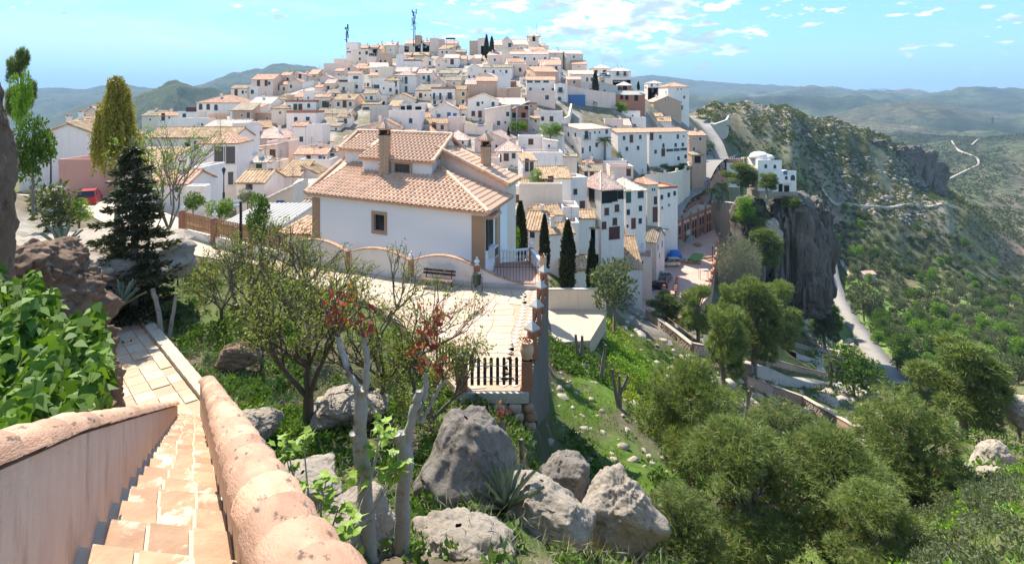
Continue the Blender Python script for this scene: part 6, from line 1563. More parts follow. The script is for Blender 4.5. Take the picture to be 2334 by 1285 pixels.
for kind, paint, px, d, rz, lab in (('hatch', 'car_red', 1552, 168, 60, 'dark red car parked against the white house on the road'), ('sedan', 'car_grey', 1568, 180, 70, 'blue-grey saloon parked below the walled garden'), ('hatch', 'car_white', 1632, 205, 75, 'white hatchback driving on the road by the brick parapet'),
                                    ('hatch', 'car_blue', 1592, 196, 10, 'dark blue car in front of the porch by the road'), ('hatch', 'car_black', 1610, 206, 70, 'black car parked under the wall by the olive tree'), ('hatch', 'car_black', 1618, 216, 72, 'second black car behind the black car under the wall'),
                                    ('long_van', 'car_white', 1638, 288, 5, 'white delivery van at the upper road bend'), ('hatch', 'car_blue', 1631, 280, 10, 'small blue car beside the white delivery van'), ('hatch', 'car_grey', 1610, 276, 15, 'grey car at the inner side of the upper bend')):
    make_car(kind, paint, lab, on_road(px, d), rd(rz))
make_car('hatch', 'car_grey', 'grey-green car in the raised parking bay', Vector((X(1667, 211), 211, -23.12)), rd(20)); make_car('sedan', 'car_blue', 'dark blue saloon behind in the raised parking bay', Vector((X(1675, 218), 218, -23.12)), rd(20))
for px, py, d, p_, lab in ((1372, 172, 205, 'car_white', 'white car on the ledge beside the balcony house'), (1379, 176, 203, 'car_silver', 'silver car on the ledge beside the balcony house'), (1384, 206, 192, 'car_grey', 'grey car parked on the terrace above the retaining wall'), (1394, 204, 194, 'car_white', 'white car parked on the terrace above the retaining wall'), (1404, 204, 194, 'car_black', 'black car parked on the terrace above the retaining wall')):
    make_car('hatch', p_, lab, Vector((X(px, d), d, Z(py + 4, d))), rd(25))
ld = thing('parking_ledge', 'narrow walled ledge with cars above the retaining wall', 'terrace', Vector((X(1392, 196), 196, Z(208.5, 194)))); MB().box(0, -1.2, -5, 6.4, 6, 5).build('wall', M['grey'], ld)
ld = thing('parking_ledge', 'small ledge with two cars beside the balcony house', 'terrace', Vector((X(1376, 205), 205, Z(178.2, 204)))); MB().box(0, -.5, -6, 5.2, 6, 6).build('wall', M['cream'], ld)
make_car('hatch', 'car_red', 'bright red hatchback parked beside the pink garage', Vector((X(203, 55), 55, ztp(203, 55) + .1)), rd(-62))
dcar = hit(1901, 621, 150, 330) or 265
make_car('van', 'car_white', 'white car on the valley road under the crag', Vector((X(1901, dcar), dcar, ztp(1901, dcar) + .3)), rd(75))

# ------------------------------------------------------------------ street lamps and poles
def street_lamp(base, h, lab):
    t = thing('street_lamp', lab, 'street lamp', base, 0, 'street lamps')
    MB().lathe([(.13, -.3), (.13, .5), (.07, .6), (.05, h - .75), (.09, h - .72), (.06, h - .62)], 8).build('pole', M['iron'], t)
    o = MB().lathe([(.09, h - .62), (.20, h - .2)], 6).build('lantern', M['glass'], t)
    for k in range(6): a = k * math.pi / 3; MB().tube([(.09 * math.cos(a), .09 * math.sin(a), h - .62), (.2 * math.cos(a), .2 * math.sin(a), h - .2)], [.014, .014], 4).build('bar', M['iron'], o)
    MB().lathe([(.25, h - .2), (.22, h - .14), (.12, h - .02), (.03, h + .08)], 8).build('lantern_cap', M['iron'], t)
street_lamp(Vector((X(116, 48), 48, Z(432, 48))), 3.7, 'black lantern street lamp by the white fence posts')
street_lamp(Vector((X(649, 58), 58, Z(520, 58))), 2.6, 'black lantern street lamp before the shed with blue shutters')
street_lamp(Vector((X(510, 62), 62, Z(450, 62))), 3.2, 'black lantern street lamp beside the tall white house')
for px, d, lab in ((1646, 196, 'street lamp on the road by the white hatchback'), (1613, 176, 'street lamp on the road parapet opposite the red car'), (1478, 128, 'street lamp at the door of the white row house')): street_lamp(G(px, d, .1), 4.5, lab)
street_lamp(C_(1624, 604), 4.2, 'street lamp by the picnic table in the courtyard')
t = thing('sign_pole', 'dark square pole with a small white sign on top, behind the slat fence', 'pole', (X(549, 37.2), 37.2, ZP)); MB().box(0, 0, 0, .13, .13, 3.3).build('pole', M['iron'], t); MB().box(-.25, 0, 3.15, .45, .06, .22).box(-.25, 0, 2.9, .45, .06, .18).build('sign', M['white_paint'], t)
# courtyard furniture
def picnic(p, rz, lab):
    t = thing('picnic_table', lab, 'table', p, rz, 'picnic tables'); MB().box(0, 0, .72, 1.8, .75, .05).build('table_top', M['fence_wood'], t)
    for s in (-1, 1): MB().box(0, s * .7, .42, 1.8, .28, .05).build('seat', M['fence_wood'], t); MB().tube([(s * .7, -.7, .0), (s * .7, -.2, .72)], [.04, .04], 5).tube([(s * .7, .7, 0), (s * .7, .2, .72)], [.04, .04], 5).box(s * .7, 0, .36, .06, 1.6, .06).build('leg', M['wood'], t)
picnic(C_(1615, 592), .3, 'wooden picnic table beside the lawn patch'); picnic(C_(1590, 560), .8, 'wooden picnic table in the shade of the arcade')
p = C_(1537, 588); t = thing('tarpaulin', 'bright blue tarpaulin heaped over things by the arcade', 'tarpaulin', p); rr = random.Random(2); vs = []
for j in range(5):
    for k in range(12): a = 2 * math.pi * k / 12; f = (1.0, .95, .8, .5, .05)[j]; vs.append((math.cos(a) * 1.7 * f * rr.uniform(.85, 1.1), math.sin(a) * 1.1 * f * rr.uniform(.85, 1.1), (0, .7, 1.4, 1.8, 1.9)[j] * rr.uniform(.9, 1.05)))
MB().add(vs, [(j * 12 + k, j * 12 + (k + 1) % 12, (j + 1) * 12 + (k + 1) % 12, (j + 1) * 12 + k) for j in range(4) for k in range(12)]).build('sheet', M['tarp'], t)
t = thing('kiosk', 'small flat metal shelter with thin legs in the courtyard', 'shelter', C_(1604, 636)); MB().box(0, 0, 1.9, 1.9, 1.1, .08).build('roof', M['roof_x'], t)
for a in (-.85, .85):
    for b in (-.45, .45): MB().box(a, b, 0, .07, .07, 1.9).build('leg', M['iron'], t)
for i, px in enumerate((1556, 1575, 1588)):
    t = thing('planter', 'brick planter box with small shrub at the lawn edge', 'planter', C_(px, 600 + i), 0, 'planters at the lawn edge'); MB().box(0, 0, 0, 1.6, .6, .5).build('box', M['red_brick'], t); r = np.random.RandomState(i); leaves('shrub', np.stack([r.uniform(-.7, .7, 60), r.uniform(-.2, .2, 60), .5 + r.uniform(0, .5, 60)], 1), r, .25, .5, 'bush', t)
# ------------------------------------------------------------------ rock
def rockmat(name, c1, c2, dark, lichen, amt=.5, vs_=1.0):
    m, nt, b, N, L = nodes_of(name); tc = N('ShaderNodeTexCoord'); v = tc.outputs['Object']
    mp = N('ShaderNodeMapping'); mp.inputs['Scale'].default_value = (1, 1, vs_); L(v, mp.inputs[0]); v = mp.outputs[0]
    c = mixc(N, L, rng_n(N, L, noise_n(N, L, 1.1, 10, .75, v), .38, .62), c1, c2)
    c = mixc(N, L, rng_n(N, L, noise_n(N, L, 2.4, 10, .78, v), .53, .64), c, dark)
    c = mixc(N, L, rng_n(N, L, noise_n(N, L, 2.2, 6, .7, v, .4), .66 - .05 * amt, .74), c, lichen)
    L(c, b.inputs['Base Color']); b.inputs['Roughness'].default_value = .95; b.inputs['Specular IOR Level'].default_value = .15
    bn = N('ShaderNodeBump'); bn.inputs['Strength'].default_value = 1.0; bn.inputs['Distance'].default_value = .16; L(noise_n(N, L, 3.6, 12, .78, v), bn.inputs['Height']); L(bn.outputs[0], b.inputs['Normal'])
    M[name] = m
rockmat('limestone', (.46, .385, .30), (.56, .48, .385), (.24, .19, .145), (.42, .20, .06), .7)
rockmat('grey_rock', (.25, .215, .18), (.38, .335, .28), (.11, .095, .08), (.36, .20, .07), .7)
rockmat('conglomerate', (.27, .17, .11), (.38, .27, .19), (.13, .085, .06), (.55, .46, .38))
rockmat('cliff_rock', (.13, .115, .10), (.22, .19, .16), (.055, .05, .045), (.24, .13, .08), .5, .22)
def rock_np(c, rad, seed, amp=.28, freq=1.0, nu=40, nv=26, flute=0.0, square=.75, steps=0.0, fine=.03, facets=0):
    th = np.linspace(0, 2 * np.pi, nu, endpoint=False)[None]; ph = np.linspace(0.02, np.pi - .02, nv)[:, None]
    e = lambda a: np.sign(a) * np.abs(a) ** square
    x = np.sin(ph) ** square * e(np.cos(th)); y = np.sin(ph) ** square * e(np.sin(th)); z = e(np.cos(ph)) + 0 * th
    n = fbm(x * 1.6 * freq + seed, y * 1.6 * freq + seed * 2, z * 1.6 * freq, o=5, g=.55); r2 = 1 - np.abs(fbm(x * 2.3 * freq + 5 + seed, y * 2.3 * freq, z * 2.3 * freq + seed, o=3))
    k = 1 + amp * n + amp * .6 * (r2 - .6) + fine * (fbm(x * 9 * freq, y * 9 * freq, z * 9 * freq + seed, o=4, g=.62) - 1.2 * np.clip(np.abs(fbm(x * 4 * freq, y * 4 * freq + seed, z * 4 * freq, o=2)) * -6 + 1, 0, 1))
    if facets:                                        # broken planes, as in split limestone
        rg = np.random.RandomState(seed); nn = rg.normal(0, 1, (facets, 3)); nn /= np.linalg.norm(nn, axis=1, keepdims=True); ds_ = rg.uniform(.70, 1.05, facets); ln_ = np.sqrt(x * x + y * y + z * z) + 1e-9
        wob = .10 * fbm(x * 2 + seed, y * 2, z * 2, o=3)
        dots = np.stack([np.clip((x * a + y * b + z * c_) / ln_, .02, None) / q_ for (a, b, c_), q_ in zip(nn, ds_)]); rr_ = 1 / (np.sum(dots ** 16, 0) ** (1 / 16.)); rr_ = np.clip(rr_, .45, 1.25) * (1 + wob)
        k = rr_ / ln_ * (1 + .25 * amp * n) + (k - 1 - amp * n - amp * .6 * (r2 - .6))
    if flute: k = k + flute * (fbm(x * 5 + seed, y * 5, z * .5, o=4, g=.6) - 1.4 * np.clip(1 - 7 * np.abs(fbm(x * 4 + 3, y * 4 + seed, z * .4, o=2)), 0, 1)) * np.clip(1.2 - np.abs(z) ** 4, 0, 1)
    if steps: k = k + steps * np.sign(np.sin(z * 9 + 2 * fbm(x * 2, y * 2, z, o=2))) * .5
    V = np.stack([x * k * rad[0], y * k * rad[1], z * (1 + amp * .5 * n) * rad[2]], -1).reshape(-1, 3)
    a = np.arange(nv - 1)[:, None] * nu; i = np.arange(nu)[None]; j = (i + 1) % nu
    Fc = np.stack([a + i, a + nu + i, a + nu + j, a + j], -1).reshape(-1, 4); return V, Fc
def rock(label, c, rad, seed, mat='limestone', name='boulder', cat='boulder', grp=None, rz=0.0, **k):
    V_, Fc = rock_np(c, rad, seed, **k); me = np_mesh(name, V_, Fc, M[mat], True); o = link(name, me, None, c); o.rotation_euler = (0, 0, rz); tag(o, label, cat, grp); return o
# outcrop on the left
rock('tall dark conglomerate rock rising beside the ivy', (X(-168, 9.5), 9.5, -2.9), (.95, 1.0, 3.6), 3, 'conglomerate', 'rock_outcrop', 'rock', amp=.16, nu=140, nv=150, fine=.05)
rock('lumpy reddish conglomerate outcrop between the ivy and the dark fir', (X(45, 14), 14, -5.6), (1.55, 1.5, 2.0), 9, 'conglomerate', 'rock_outcrop', 'rock', amp=.26, freq=1.4, nu=140, nv=110, fine=.07)
rock('broken pebbly rock end overhanging the tiled path', (X(185, 14.6), 14.6, -7.7), (.62, .9, 1.55), 15, 'conglomerate', 'rock_outcrop', 'rock', amp=.30, freq=1.7, nu=130, nv=110, fine=.09)
rock('low crumbling rock ridge running down to the tiled path', (X(120, 14.4), 14.4, -7.0), (1.0, 1.0, 1.6), 19, 'conglomerate', 'rock_outcrop', 'rock', amp=.28, freq=1.7, nu=130, nv=110, fine=.08)
rock('pale flat rock slab behind the conglomerate outcrop', (X(130, 24), 24, -7.3), (4.2, 5.0, 1.3), 4, 'limestone', 'rock_slab', 'rock', amp=.18, nu=60, nv=40)
# boulders below the plaza and in the foreground
def bo(px, py, d, wpx, hpx, seed, lab, mat='limestone', dep=1.0, **k):
    w = wpx * d / F / 2 * .94; h = hpx * d / F / 2 * .94; p = P(px, py + hpx * .05, d); rock(lab, p, (w, max(w * dep, .3), h), seed, mat, nu=120, nv=90, facets=16, **k)
bo(1062, 1075, 13.2, 215, 300, 21, 'huge dark-sided boulder with orange lichen below the picket fence', 'grey_rock', 1.1, amp=.22)
bo(1290, 1095, 15, 130, 150, 5, 'dark rounded boulder in the wall shadow', 'grey_rock', amp=.25)
bo(1235, 1170, 12.5, 190, 170, 31, 'pale sloping boulder behind the dark agave', amp=.25)
bo(1415, 1170, 13.5, 170, 190, 13, 'pale boulder with orange lichen streaks beside the pines', amp=.32, freq=1.3)
bo(1045, 1265, 10, 280, 170, 17, 'broad pale rock ledge under the great dark boulder', amp=.3, freq=1.4)
bo(790, 1245, 9.6, 260, 220, 23, 'pale rough rock beside the pollarded trunks', amp=.3, freq=1.4)
bo(690, 1130, 11.5, 200, 120, 27, 'pale low rock beside the stairway wall', amp=.3, freq=1.3)
bo(570, 975, 15.5, 130, 80, 29, 'small pale rock in the green undergrowth', amp=.3)
bo(540, 810, 21, 90, 60, 33, 'brown weathered rock under the almond tree', 'conglomerate', amp=.3); bo(790, 920, 17.5, 170, 70, 35, 'pale domed rock behind the almond trunk', amp=.2)
bo(2270, 1060, 28, 105, 120, 37, 'big pale boulder beside the pine shadow', amp=.22); bo(2295, 1115, 25, 130, 100, 39, 'broad pale boulder under the agave', amp=.22); bo(2330, 935, 42, 90, 70, 41, 'pale boulder heap on the far shoulder', amp=.3)
# crag with the white house: fluted cliffs
def crag(px, y0, y1, d, wpx, dep, seed, lab, mat='cliff_rock', **k):
    z0, z1 = Z(y0, d), Z(y1, d); w = wpx * d / F / 2; rock(lab, (X(px, d), d, (z0 + z1) / 2), (w, dep, (z0 - z1) / 2), seed, mat, 'crag', 'cliff', nu=110, nv=70, square=.5, fine=.08, **k)
crag(1803, 446, 700, 150, 104, 7.0, 51, 'sheer fluted cliff carrying the white domed house', flute=.26, amp=.18)
crag(1862, 454, 700, 152, 38, 4.5, 53, 'tall rock pillar with overhanging top at the cliff end', flute=.3, amp=.22, steps=.1)
crag(1838, 600, 715, 147, 62, 5.0, 55, 'bulging rock buttress at the foot of the cliff', flute=.25, amp=.22)
crag(1712, 450, 640, 153, 62, 6.0, 57, 'tree-covered rock mound between the bastion and the cliff', flute=.1, amp=.22)
crag(1755, 500, 570, 143, 36, 2.5, 59, 'small pale rock perch where two climbers stand', 'limestone', amp=.3)
# cliff bands on the far ridge
rr = random.Random(77)
for i, (px, y0, y1, w) in enumerate(((2098, 345, 452, 60), (2122, 372, 456, 40), (2062, 335, 420, 60), (2020, 335, 390, 60), (1985, 318, 360, 45), (1950, 322, 365, 60), (1890, 318, 352, 50), (1845, 300, 345, 60))):
    crag(px, y0, y1, 438 - 12 * (i > 3), w, 9, 61 + i * 2, ('blunt end cliff of the scrubby ridge', 'lower step of the ridge end cliff', 'rock band beside the ridge end cliff', 'stepped grey rock band along the ridge', 'small grey crag high on the ridge', 'broken grey rock band on the ridge flank', 'dark grey crag among ridge scrub', 'weathered crag on the near ridge flank')[i], flute=.16, amp=.3, freq=1.4)
# loose rock on the ridge and the slopes below the crag
def rubble_field(name, n, pxr, dr, size, mat, seed, keep=None):
    r = np.random.RandomState(seed); base = np.array([(1, 0, -.2), (0, 1, -.2), (-1, 0, -.2), (0, -1, -.2), (.1, .1, .8), (.55, .6, .35), (-.6, .5, .4), (-.5, -.6, .35), (.6, -.5, .4)], float)
    tri = np.array([(0, 5, 8), (5, 4, 8), (5, 1, 6), (5, 6, 4), (6, 2, 7), (6, 7, 4), (7, 3, 8), (7, 8, 4), (0, 1, 5), (1, 2, 6), (2, 3, 7), (3, 0, 8)])
    px = r.uniform(*pxr, n); d = r.uniform(*dr, n)
    if keep is not None: q = keep(px, d, r); px, d = px[q], d[q]; n = len(px)
    x = (px - CX) / F * d; z = zt0(px, d); s = size * np.exp(r.normal(0, .45, n)); a = r.uniform(0, 6.28, n)
    b = base[None] * (1 + .3 * r.uniform(-1, 1, (n, 9, 1))); b = b * np.stack([r.uniform(.7, 1.4, n), r.uniform(.7, 1.3, n), r.uniform(.5, 1.0, n)], 1)[:, None]
    ca, sa = np.cos(a)[:, None], np.sin(a)[:, None]; V_ = np.stack([(b[..., 0] * ca - b[..., 1] * sa), (b[..., 0] * sa + b[..., 1] * ca), b[..., 2]], -1) * s[:, None, None] + np.stack([x, d, z], 1)[:, None]
    o = link(name, np_mesh(name, V_.reshape(-1, 3), (tri[None] + 9 * np.arange(n)[:, None, None]).reshape(-1, 3), M[mat])); tag(o, kind='stuff'); return o
rubble_field('ridge_rubble', 4200, (1600, 2110), (330, 450), .75, 'grey_rock', 4, lambda p, d, r: (fbm(p / 30, d / 14, o=3) > -.15) & (d > 330 + 60 * r.uniform(0, 1, len(p)) * (p < 1900)))
rubble_field('slope_rubble', 420, (1820, 1990), (95, 175), .8, 'limestone', 6, lambda p, d, r: np.abs(p - (2010 - d * .75)) < 60)
rubble_field('bank_rubble', 260, (1420, 2030), (60, 100), .45, 'limestone', 8); rubble_field('garden_rubble', 300, (1200, 1620), (16, 60), .16, 'limestone', 9); rubble_field('path_rubble', 260, (20, 330), (11, 26), .22, 'conglomerate', 10)
# ramp below the courtyard with rough stone walls
simple('ramp_floor', (.40, .36, .30), .9, (.46, .42, .36), .8, .2, 10, spots=(.33, .30, .27), spot_scale=.5)
def ramp(pts, mat): return ribbon('ramp', pts, mat, .35, 8, skirt=2.5)
def RG(px, py, dz=0.0):
    d = hit(px, py, 40, 200) or 90; return Vector((X(px, d), d, ztp(px, d) + dz))
def stone_wall(label, pix, h, seed, cap=True):
    pts = [RG(a, b) for a, b in pix]; t = thing('stone_wall', label, 'wall', pts[0]); wall_line(t, pts, h, .45, M['rubble_red'], 'core', 1.5, M['kerb_stone'] if cap else None); r = random.Random(seed); mb = MB()
    for i in range(len(pts) - 1):
        p, q = pts[i], pts[i + 1]; v = q - p; L = v.length; n = Vector((v.y, -v.x, 0)).normalized(); n = n if n.y < 0 else -n; k = int(L / .42); an = math.atan2(v.y, v.x)
        for a in range(k):
            for b in range(max(2, int(h / .32))):
                f = (a + .5 + r.uniform(-.2, .2) + .5 * (b % 2)) / k
                if f > 1: continue
                c = p + v * f + n * .22 + Vector((0, 0, .18 + b * .32)) - t.location; s = r.uniform(.8, 1.1)
                mb.box(c.x, c.y, c.z - .14, .36 * s, .12, .27 * s, an + r.uniform(-.05, .05), .8)
    o = mb.build('stones', M['rubble'], t); o['kind'] = 'stuff'; return t
stone_wall('rough stone wall with pale coping stepping down from the courtyard', [(1474, 722), (1510, 752), (1545, 780), (1578, 806)], 1.3, 1); stone_wall('short stone wall turning the corner of the ramp', [(1578, 806), (1612, 812)], 1.5, 2)
stone_wall('long stone wall with pale coping along the lower ramp', [(1700, 880), (1760, 900), (1830, 925), (1890, 960), (1955, 1002)], 1.4, 3); stone_wall('stone wall between the two flights of the ramp', [(1700, 815), (1760, 832), (1820, 848), (1880, 862)], 1.1, 4); stone_wall('stone wall at the top flight of the ramp', [(1808, 790), (1870, 808), (1935, 832), (2005, 880)], 1.0, 5)
def rpt(px, py, w): p = RG(px, py); return (px, p.y, w)
ramp([rpt(1690, 835, 3.4), rpt(1760, 855, 3.4), rpt(1830, 872, 3.4), rpt(1900, 885, 3.4), rpt(1995, 892, 4.0)], M['ramp_floor']); ramp([rpt(1800, 808, 3.0), rpt(1850, 822, 3.0), rpt(1900, 838, 3.0), rpt(1960, 860, 3.2)], M['ramp_floor']); ramp([rpt(1560, 830, 2.6), rpt(1620, 838, 3.0), rpt(1690, 838, 3.4)], M['soil'])
ribbon('footpath', [rpt(1345, 800, .9), rpt(1390, 830, 1.0), rpt(1425, 870, .9)], M['soil'], .03)
for lab, pix in (('thin wooden handrail along the courtyard stone wall', [(1474, 716), (1525, 758), (1578, 800)]), ('thin metal handrail beside the top flight of the ramp', [(1830, 790), (1880, 806), (1935, 826)])):
    pts = [RG(a, b, 1.3) for a, b in pix]; t = thing('handrail', lab, 'railing', pts[0])
    for p in pts: l = p - t.location; MB().box(l.x, l.y, l.z - .2, .1, .1, 1.1).build('post', M['fence_wood'], t)
    MB().tube([tuple(p - t.location + Vector((0, 0, .85))) for p in pts], [.04] * len(pts), 5).build('rail', M['fence_wood'], t)
# two people on the rock perch
def person(loc, rz, shirt, label, h=1.72):
    t = thing('person', label, 'person', loc, rz, 'people on the rock'); s = h / 1.72
    J = {'pel': (0, 0, .92), 'ch': (0, .02, 1.28), 'nk': (0, .02, 1.45), 'hd': (0, .0, 1.56), 'ht': (0, 0, 1.70), 'ls': (-.18, .02, 1.38), 'le': (-.25, -.05, 1.12), 'lh': (-.2, -.25, 1.02), 'rs': (.18, .02, 1.38), 're': (.27, .0, 1.1), 'rh': (.24, -.18, .95),
         'lp': (-.1, 0, .88), 'lk': (-.11, -.04, .48), 'lf': (-.12, .02, .06), 'lt': (-.12, -.16, .03), 'rp': (.1, 0, .88), 'rk': (.12, -.02, .48), 'rf': (.13, .04, .06), 'rt': (.13, -.14, .03)}
    R_ = {'pel': .15, 'ch': .16, 'nk': .06, 'hd': .09, 'ht': .06, 'ls': .075, 'le': .05, 'lh': .04, 'rs': .075, 're': .05, 'rh': .04, 'lp': .1, 'lk': .065, 'lf': .045, 'lt': .035, 'rp': .1, 'rk': .065, 'rf': .045, 'rt': .035}
    E = [('pel', 'ch'), ('ch', 'nk'), ('nk', 'hd'), ('hd', 'ht'), ('ch', 'ls'), ('ls', 'le'), ('le', 'lh'), ('ch', 'rs'), ('rs', 're'), ('re', 'rh'), ('pel', 'lp'), ('lp', 'lk'), ('lk', 'lf'), ('lf', 'lt'), ('pel', 'rp'), ('rp', 'rk'), ('rk', 'rf'), ('rf', 'rt')]
    ks = list(J); me = bpy.data.meshes.new('body'); me.from_pydata([tuple(c * s for c in J[k]) for k in ks], [(ks.index(a), ks.index(b)) for a, b in E], []); me.materials.append(M['cloth_dark'])
    o = link('body', me, t); sk = o.modifiers.new('skin', 'SKIN')
    if not me.skin_vertices: o.data.skin_vertices.new() if hasattr(o.data.skin_vertices, 'new') else None
    for i, k in enumerate(ks): me.skin_vertices[0].data[i].radius = (R_[k] * s, R_[k] * s)
    me.skin_vertices[0].data[0].use_root = True; sb = o.modifiers.new('sub', 'SUBSURF'); sb.levels = 1; sb.render_levels = 1
    MB().lathe([(.19 * s, .86 * s), (.2 * s, 1.1 * s), (.21 * s, 1.35 * s), (.1 * s, 1.46 * s)], 10).build('shirt', M[shirt], t, True); MB().lathe([(.06 * s, 1.44 * s), (.105 * s, 1.55 * s), (.10 * s, 1.66 * s), (.03 * s, 1.73 * s)], 10).build('head', M['skin'], t, True); MB().lathe([(.108 * s, 1.62 * s), (.1 * s, 1.7 * s), (.03 * s, 1.75 * s)], 10).build('hair', M['cloth_dark'], t, True)
try:
    zt_ = Z(514, 142); person(Vector((X(1747, 142), 141.5, zt_ - .2)), .4, 'shirt_red', 'person in a red shirt standing on the rock perch'); person(Vector((X(1753, 142), 141.8, zt_ - .1)), -.5, 'shirt_blue', 'person in a pale blue shirt beside the one in red', 1.68)
except Exception as e: print('person', e)
# ------------------------------------------------------------------ vegetation
def puffs(r, w, h, n, rad, low=0.0):
    """clump centres inside an egg-shaped crown of width w, height h (origin at crown bottom centre)"""
    out = []
    for i in range(n):
        a = r.uniform(0, 2 * np.pi); t = r.uniform(.12, .95); prof = np.sin(np.pi * (t * .82 + .14)) ** .75; q = np.sqrt(r.uniform(.1, 1)) * prof
        out.append((q * np.cos(a) * w * .40, q * np.sin(a) * w * .40, h * (low + (1 - low) * t), rad * r.uniform(.7, 1.25)))
    return np.array(out)
def shell(r, pf, n, inner=.45, flat=.8):
    p = pf[:, 3] ** 2; k = r.choice(len(pf), n, p=p / p.sum()); dr = r.normal(0, 1, (n, 3)); dr /= np.linalg.norm(dr, axis=1, keepdims=True)
    rr_ = (inner + (1 - inner) * r.uniform(0, 1, n) ** .5) * pf[k, 3]; c = pf[k, :3] + dr * rr_[:, None] * [1, 1, flat]; return c, dr
def limbs(mb, h0, pf, r0, r, share=1.0, base=(0, 0)):
    for q in pf:
        if r.uniform(0, 1) > share: continue
        z0 = h0 * r.uniform(.55, 1.0); m = np.array([q[0] * .45 + base[0], q[1] * .45 + base[1], z0 + (q[2] - z0) * .55]); mb.tube([(base[0] * z0 / max(h0, .1), base[1] * z0 / max(h0, .1), z0), tuple(m), (q[0], q[1], q[2])], [r0 * .5, r0 * .32, r0 * .1], 5)
def tree_mesh(kind, seed, h, w, ch, n, mat, ls, trunk='bark', asp=.5, tuft=0, npuff=14, rad=.2, tr=None, bend=.25):
    """returns (trunk mesh, crown mesh); crown occupies the top ch metres of height h"""
    r = np.random.RandomState(seed); pf = puffs(r, w, ch, npuff, w * rad); pf[:, 2] += h - ch; tr = tr or h * .028
    mb = MB(); bx, by = r.uniform(-bend, bend, 2) * w * .3; mb.tube([(0, 0, -1.0), (bx * .4, by * .4, h * .3), (bx, by, h - ch * .55), (bx * .8, by * .8, h - ch * .2)], [tr * 1.2, tr, tr * .7, tr * .25], 8); limbs(mb, h - ch * .45, pf, tr, r, .85, (bx, by))
    tm = mb.mesh('trunk', M[trunk], True); c, dr = shell(r, pf, n)
    if tuft:
        c = np.repeat(c, tuft, 0); dr = np.repeat(dr, tuft, 0) * .9 + r.normal(0, .62, (n * tuft, 3)); tint = np.repeat(r.uniform(0, 1, n), tuft)
    else: dr = dr * .6 + r.normal(0, .6, (n, 3)); tint = r.uniform(0, 1, n)
    dr[:, 2] += .35; dr /= np.linalg.norm(dr, axis=1, keepdims=True) + 1e-9; N_ = len(c)
    s = np.cross(dr, r.normal(0, 1, (N_, 3))); s /= np.linalg.norm(s, axis=1, keepdims=True) + 1e-9; L = ls * r.uniform(.65, 1.3, (N_, 1)); W = L * asp * .5
    if tuft: V_ = np.stack([c - s * W, c + s * W, c + dr * L], 1).reshape(-1, 3); Fc = np.arange(3 * N_).reshape(N_, 3); ti = np.repeat(tint, 3)
    else: V_ = np.stack([c, c + dr * L * .5 + s * W, c + dr * L, c + dr * L * .5 - s * W], 1).reshape(-1, 3); Fc = np.arange(4 * N_).reshape(N_, 4); ti = np.repeat(tint, 4)
    return tm, np_mesh('crown', V_, Fc, M[mat], False, ti)
def plant(name, label, cat, loc, meshes, s=(1, 1, 1), rz=0.0, grp=None):
    t = thing(name, label, cat, loc, rz, grp); t.scale = s; link('trunk', meshes[0], t); link('crown', meshes[1], t)
    if meshes in PN: o = link('cones', CONES, t); o['kind'] = 'stuff'
    return t
PN = []; rcn = np.random.RandomState(8); _pc, _dc = shell(rcn, np.concatenate([puffs(rcn, 6.0, 6.4, 34, .9) + [0, 0, .6, 0]]), 90, .8)
CONES = None
def cypress_mesh(seed, h, w, n, ls=.35):
    r = np.random.RandomState(seed); t = r.uniform(0, 1, n) ** .85; prof = np.clip(np.sin(np.pi * (t * .93 + .10)) ** .6, 0, 1) * (1 - t) ** .35; a = r.uniform(0, 2 * np.pi, n); lump = 1 + .22 * fbm(np.cos(a) * 1.5 + seed, np.sin(a) * 1.5, t * 7, o=2); q = prof * w / 2 * lump * r.uniform(.6, 1.05, n)
    c = np.stack([q * np.cos(a), q * np.sin(a), t * h * .97 + .1], 1); dr = np.stack([np.cos(a) * .35, np.sin(a) * .35, np.full(n, 1.0)], 1) + r.normal(0, .25, (n, 3)); dr /= np.linalg.norm(dr, axis=1, keepdims=True); s = np.cross(dr, r.normal(0, 1, (n, 3))); s /= np.linalg.norm(s, axis=1, keepdims=True); L = ls * r.uniform(.6, 1.4, (n, 1)) * np.clip(h / 9, .6, 1.3); W = L * .22
    V_ = np.stack([c, c + dr * L * .5 + s * W, c + dr * L, c + dr * L * .5 - s * W], 1).reshape(-1, 3); return MB().tube([(0, 0, -1), (0, 0, h * .9)], [.16, .03], 6).mesh('trunk', M['bark']), np_mesh('crown', V_, np.arange(4 * n).reshape(n, 4), M['cypress'], False, np.repeat(r.uniform(0, 1, n), 4))
def base_at(px, py, dmin=8, dmax=420):
    d = hit(px, py, dmin, dmax) or 60; return Vector((X(px, d), d, ztp(px, d))), d
# --- near pines, needle by needle
simple('cone', (.12, .055, .03), .8); _cm = MB()
for _c in _pc: _cm.lathe([(.005, -.09), (.05, -.03), (.045, .03), (.005, .07)], 6, tuple(_c))
CONES = _cm.mesh('cones', M['cone'])
PN = [tree_mesh('pine', 101 + i, 7.0, 6.0, 6.4, 5600, 'pine', .33, tuft=9, asp=.09, npuff=34, rad=.155) for i in range(3)]
PF = [tree_mesh('pine', 121 + i, 9.0, 6.0, 7.2, 3000, 'pine', .50, tuft=7, asp=.14, npuff=30, rad=.125) for i in range(3)]
def pine(px, yb, yt, wpx, lab, protos, k, d=None, H0=None, dark=False):
    if d is None: p, d = base_at(px, yb)
    else: p = Vector((X(px, d), d, ztp(px, d)))
    H = Z(yt, d) - p.z; W = wpx * d / F; m = protos[k % 3]; h0 = 7.0 if protos is PN else 9.0
    return plant('pine_tree', lab, 'pine tree', p, m, (W / 6.0, W / 6.0, H / h0), k * 1.3, 'pines on the slope')
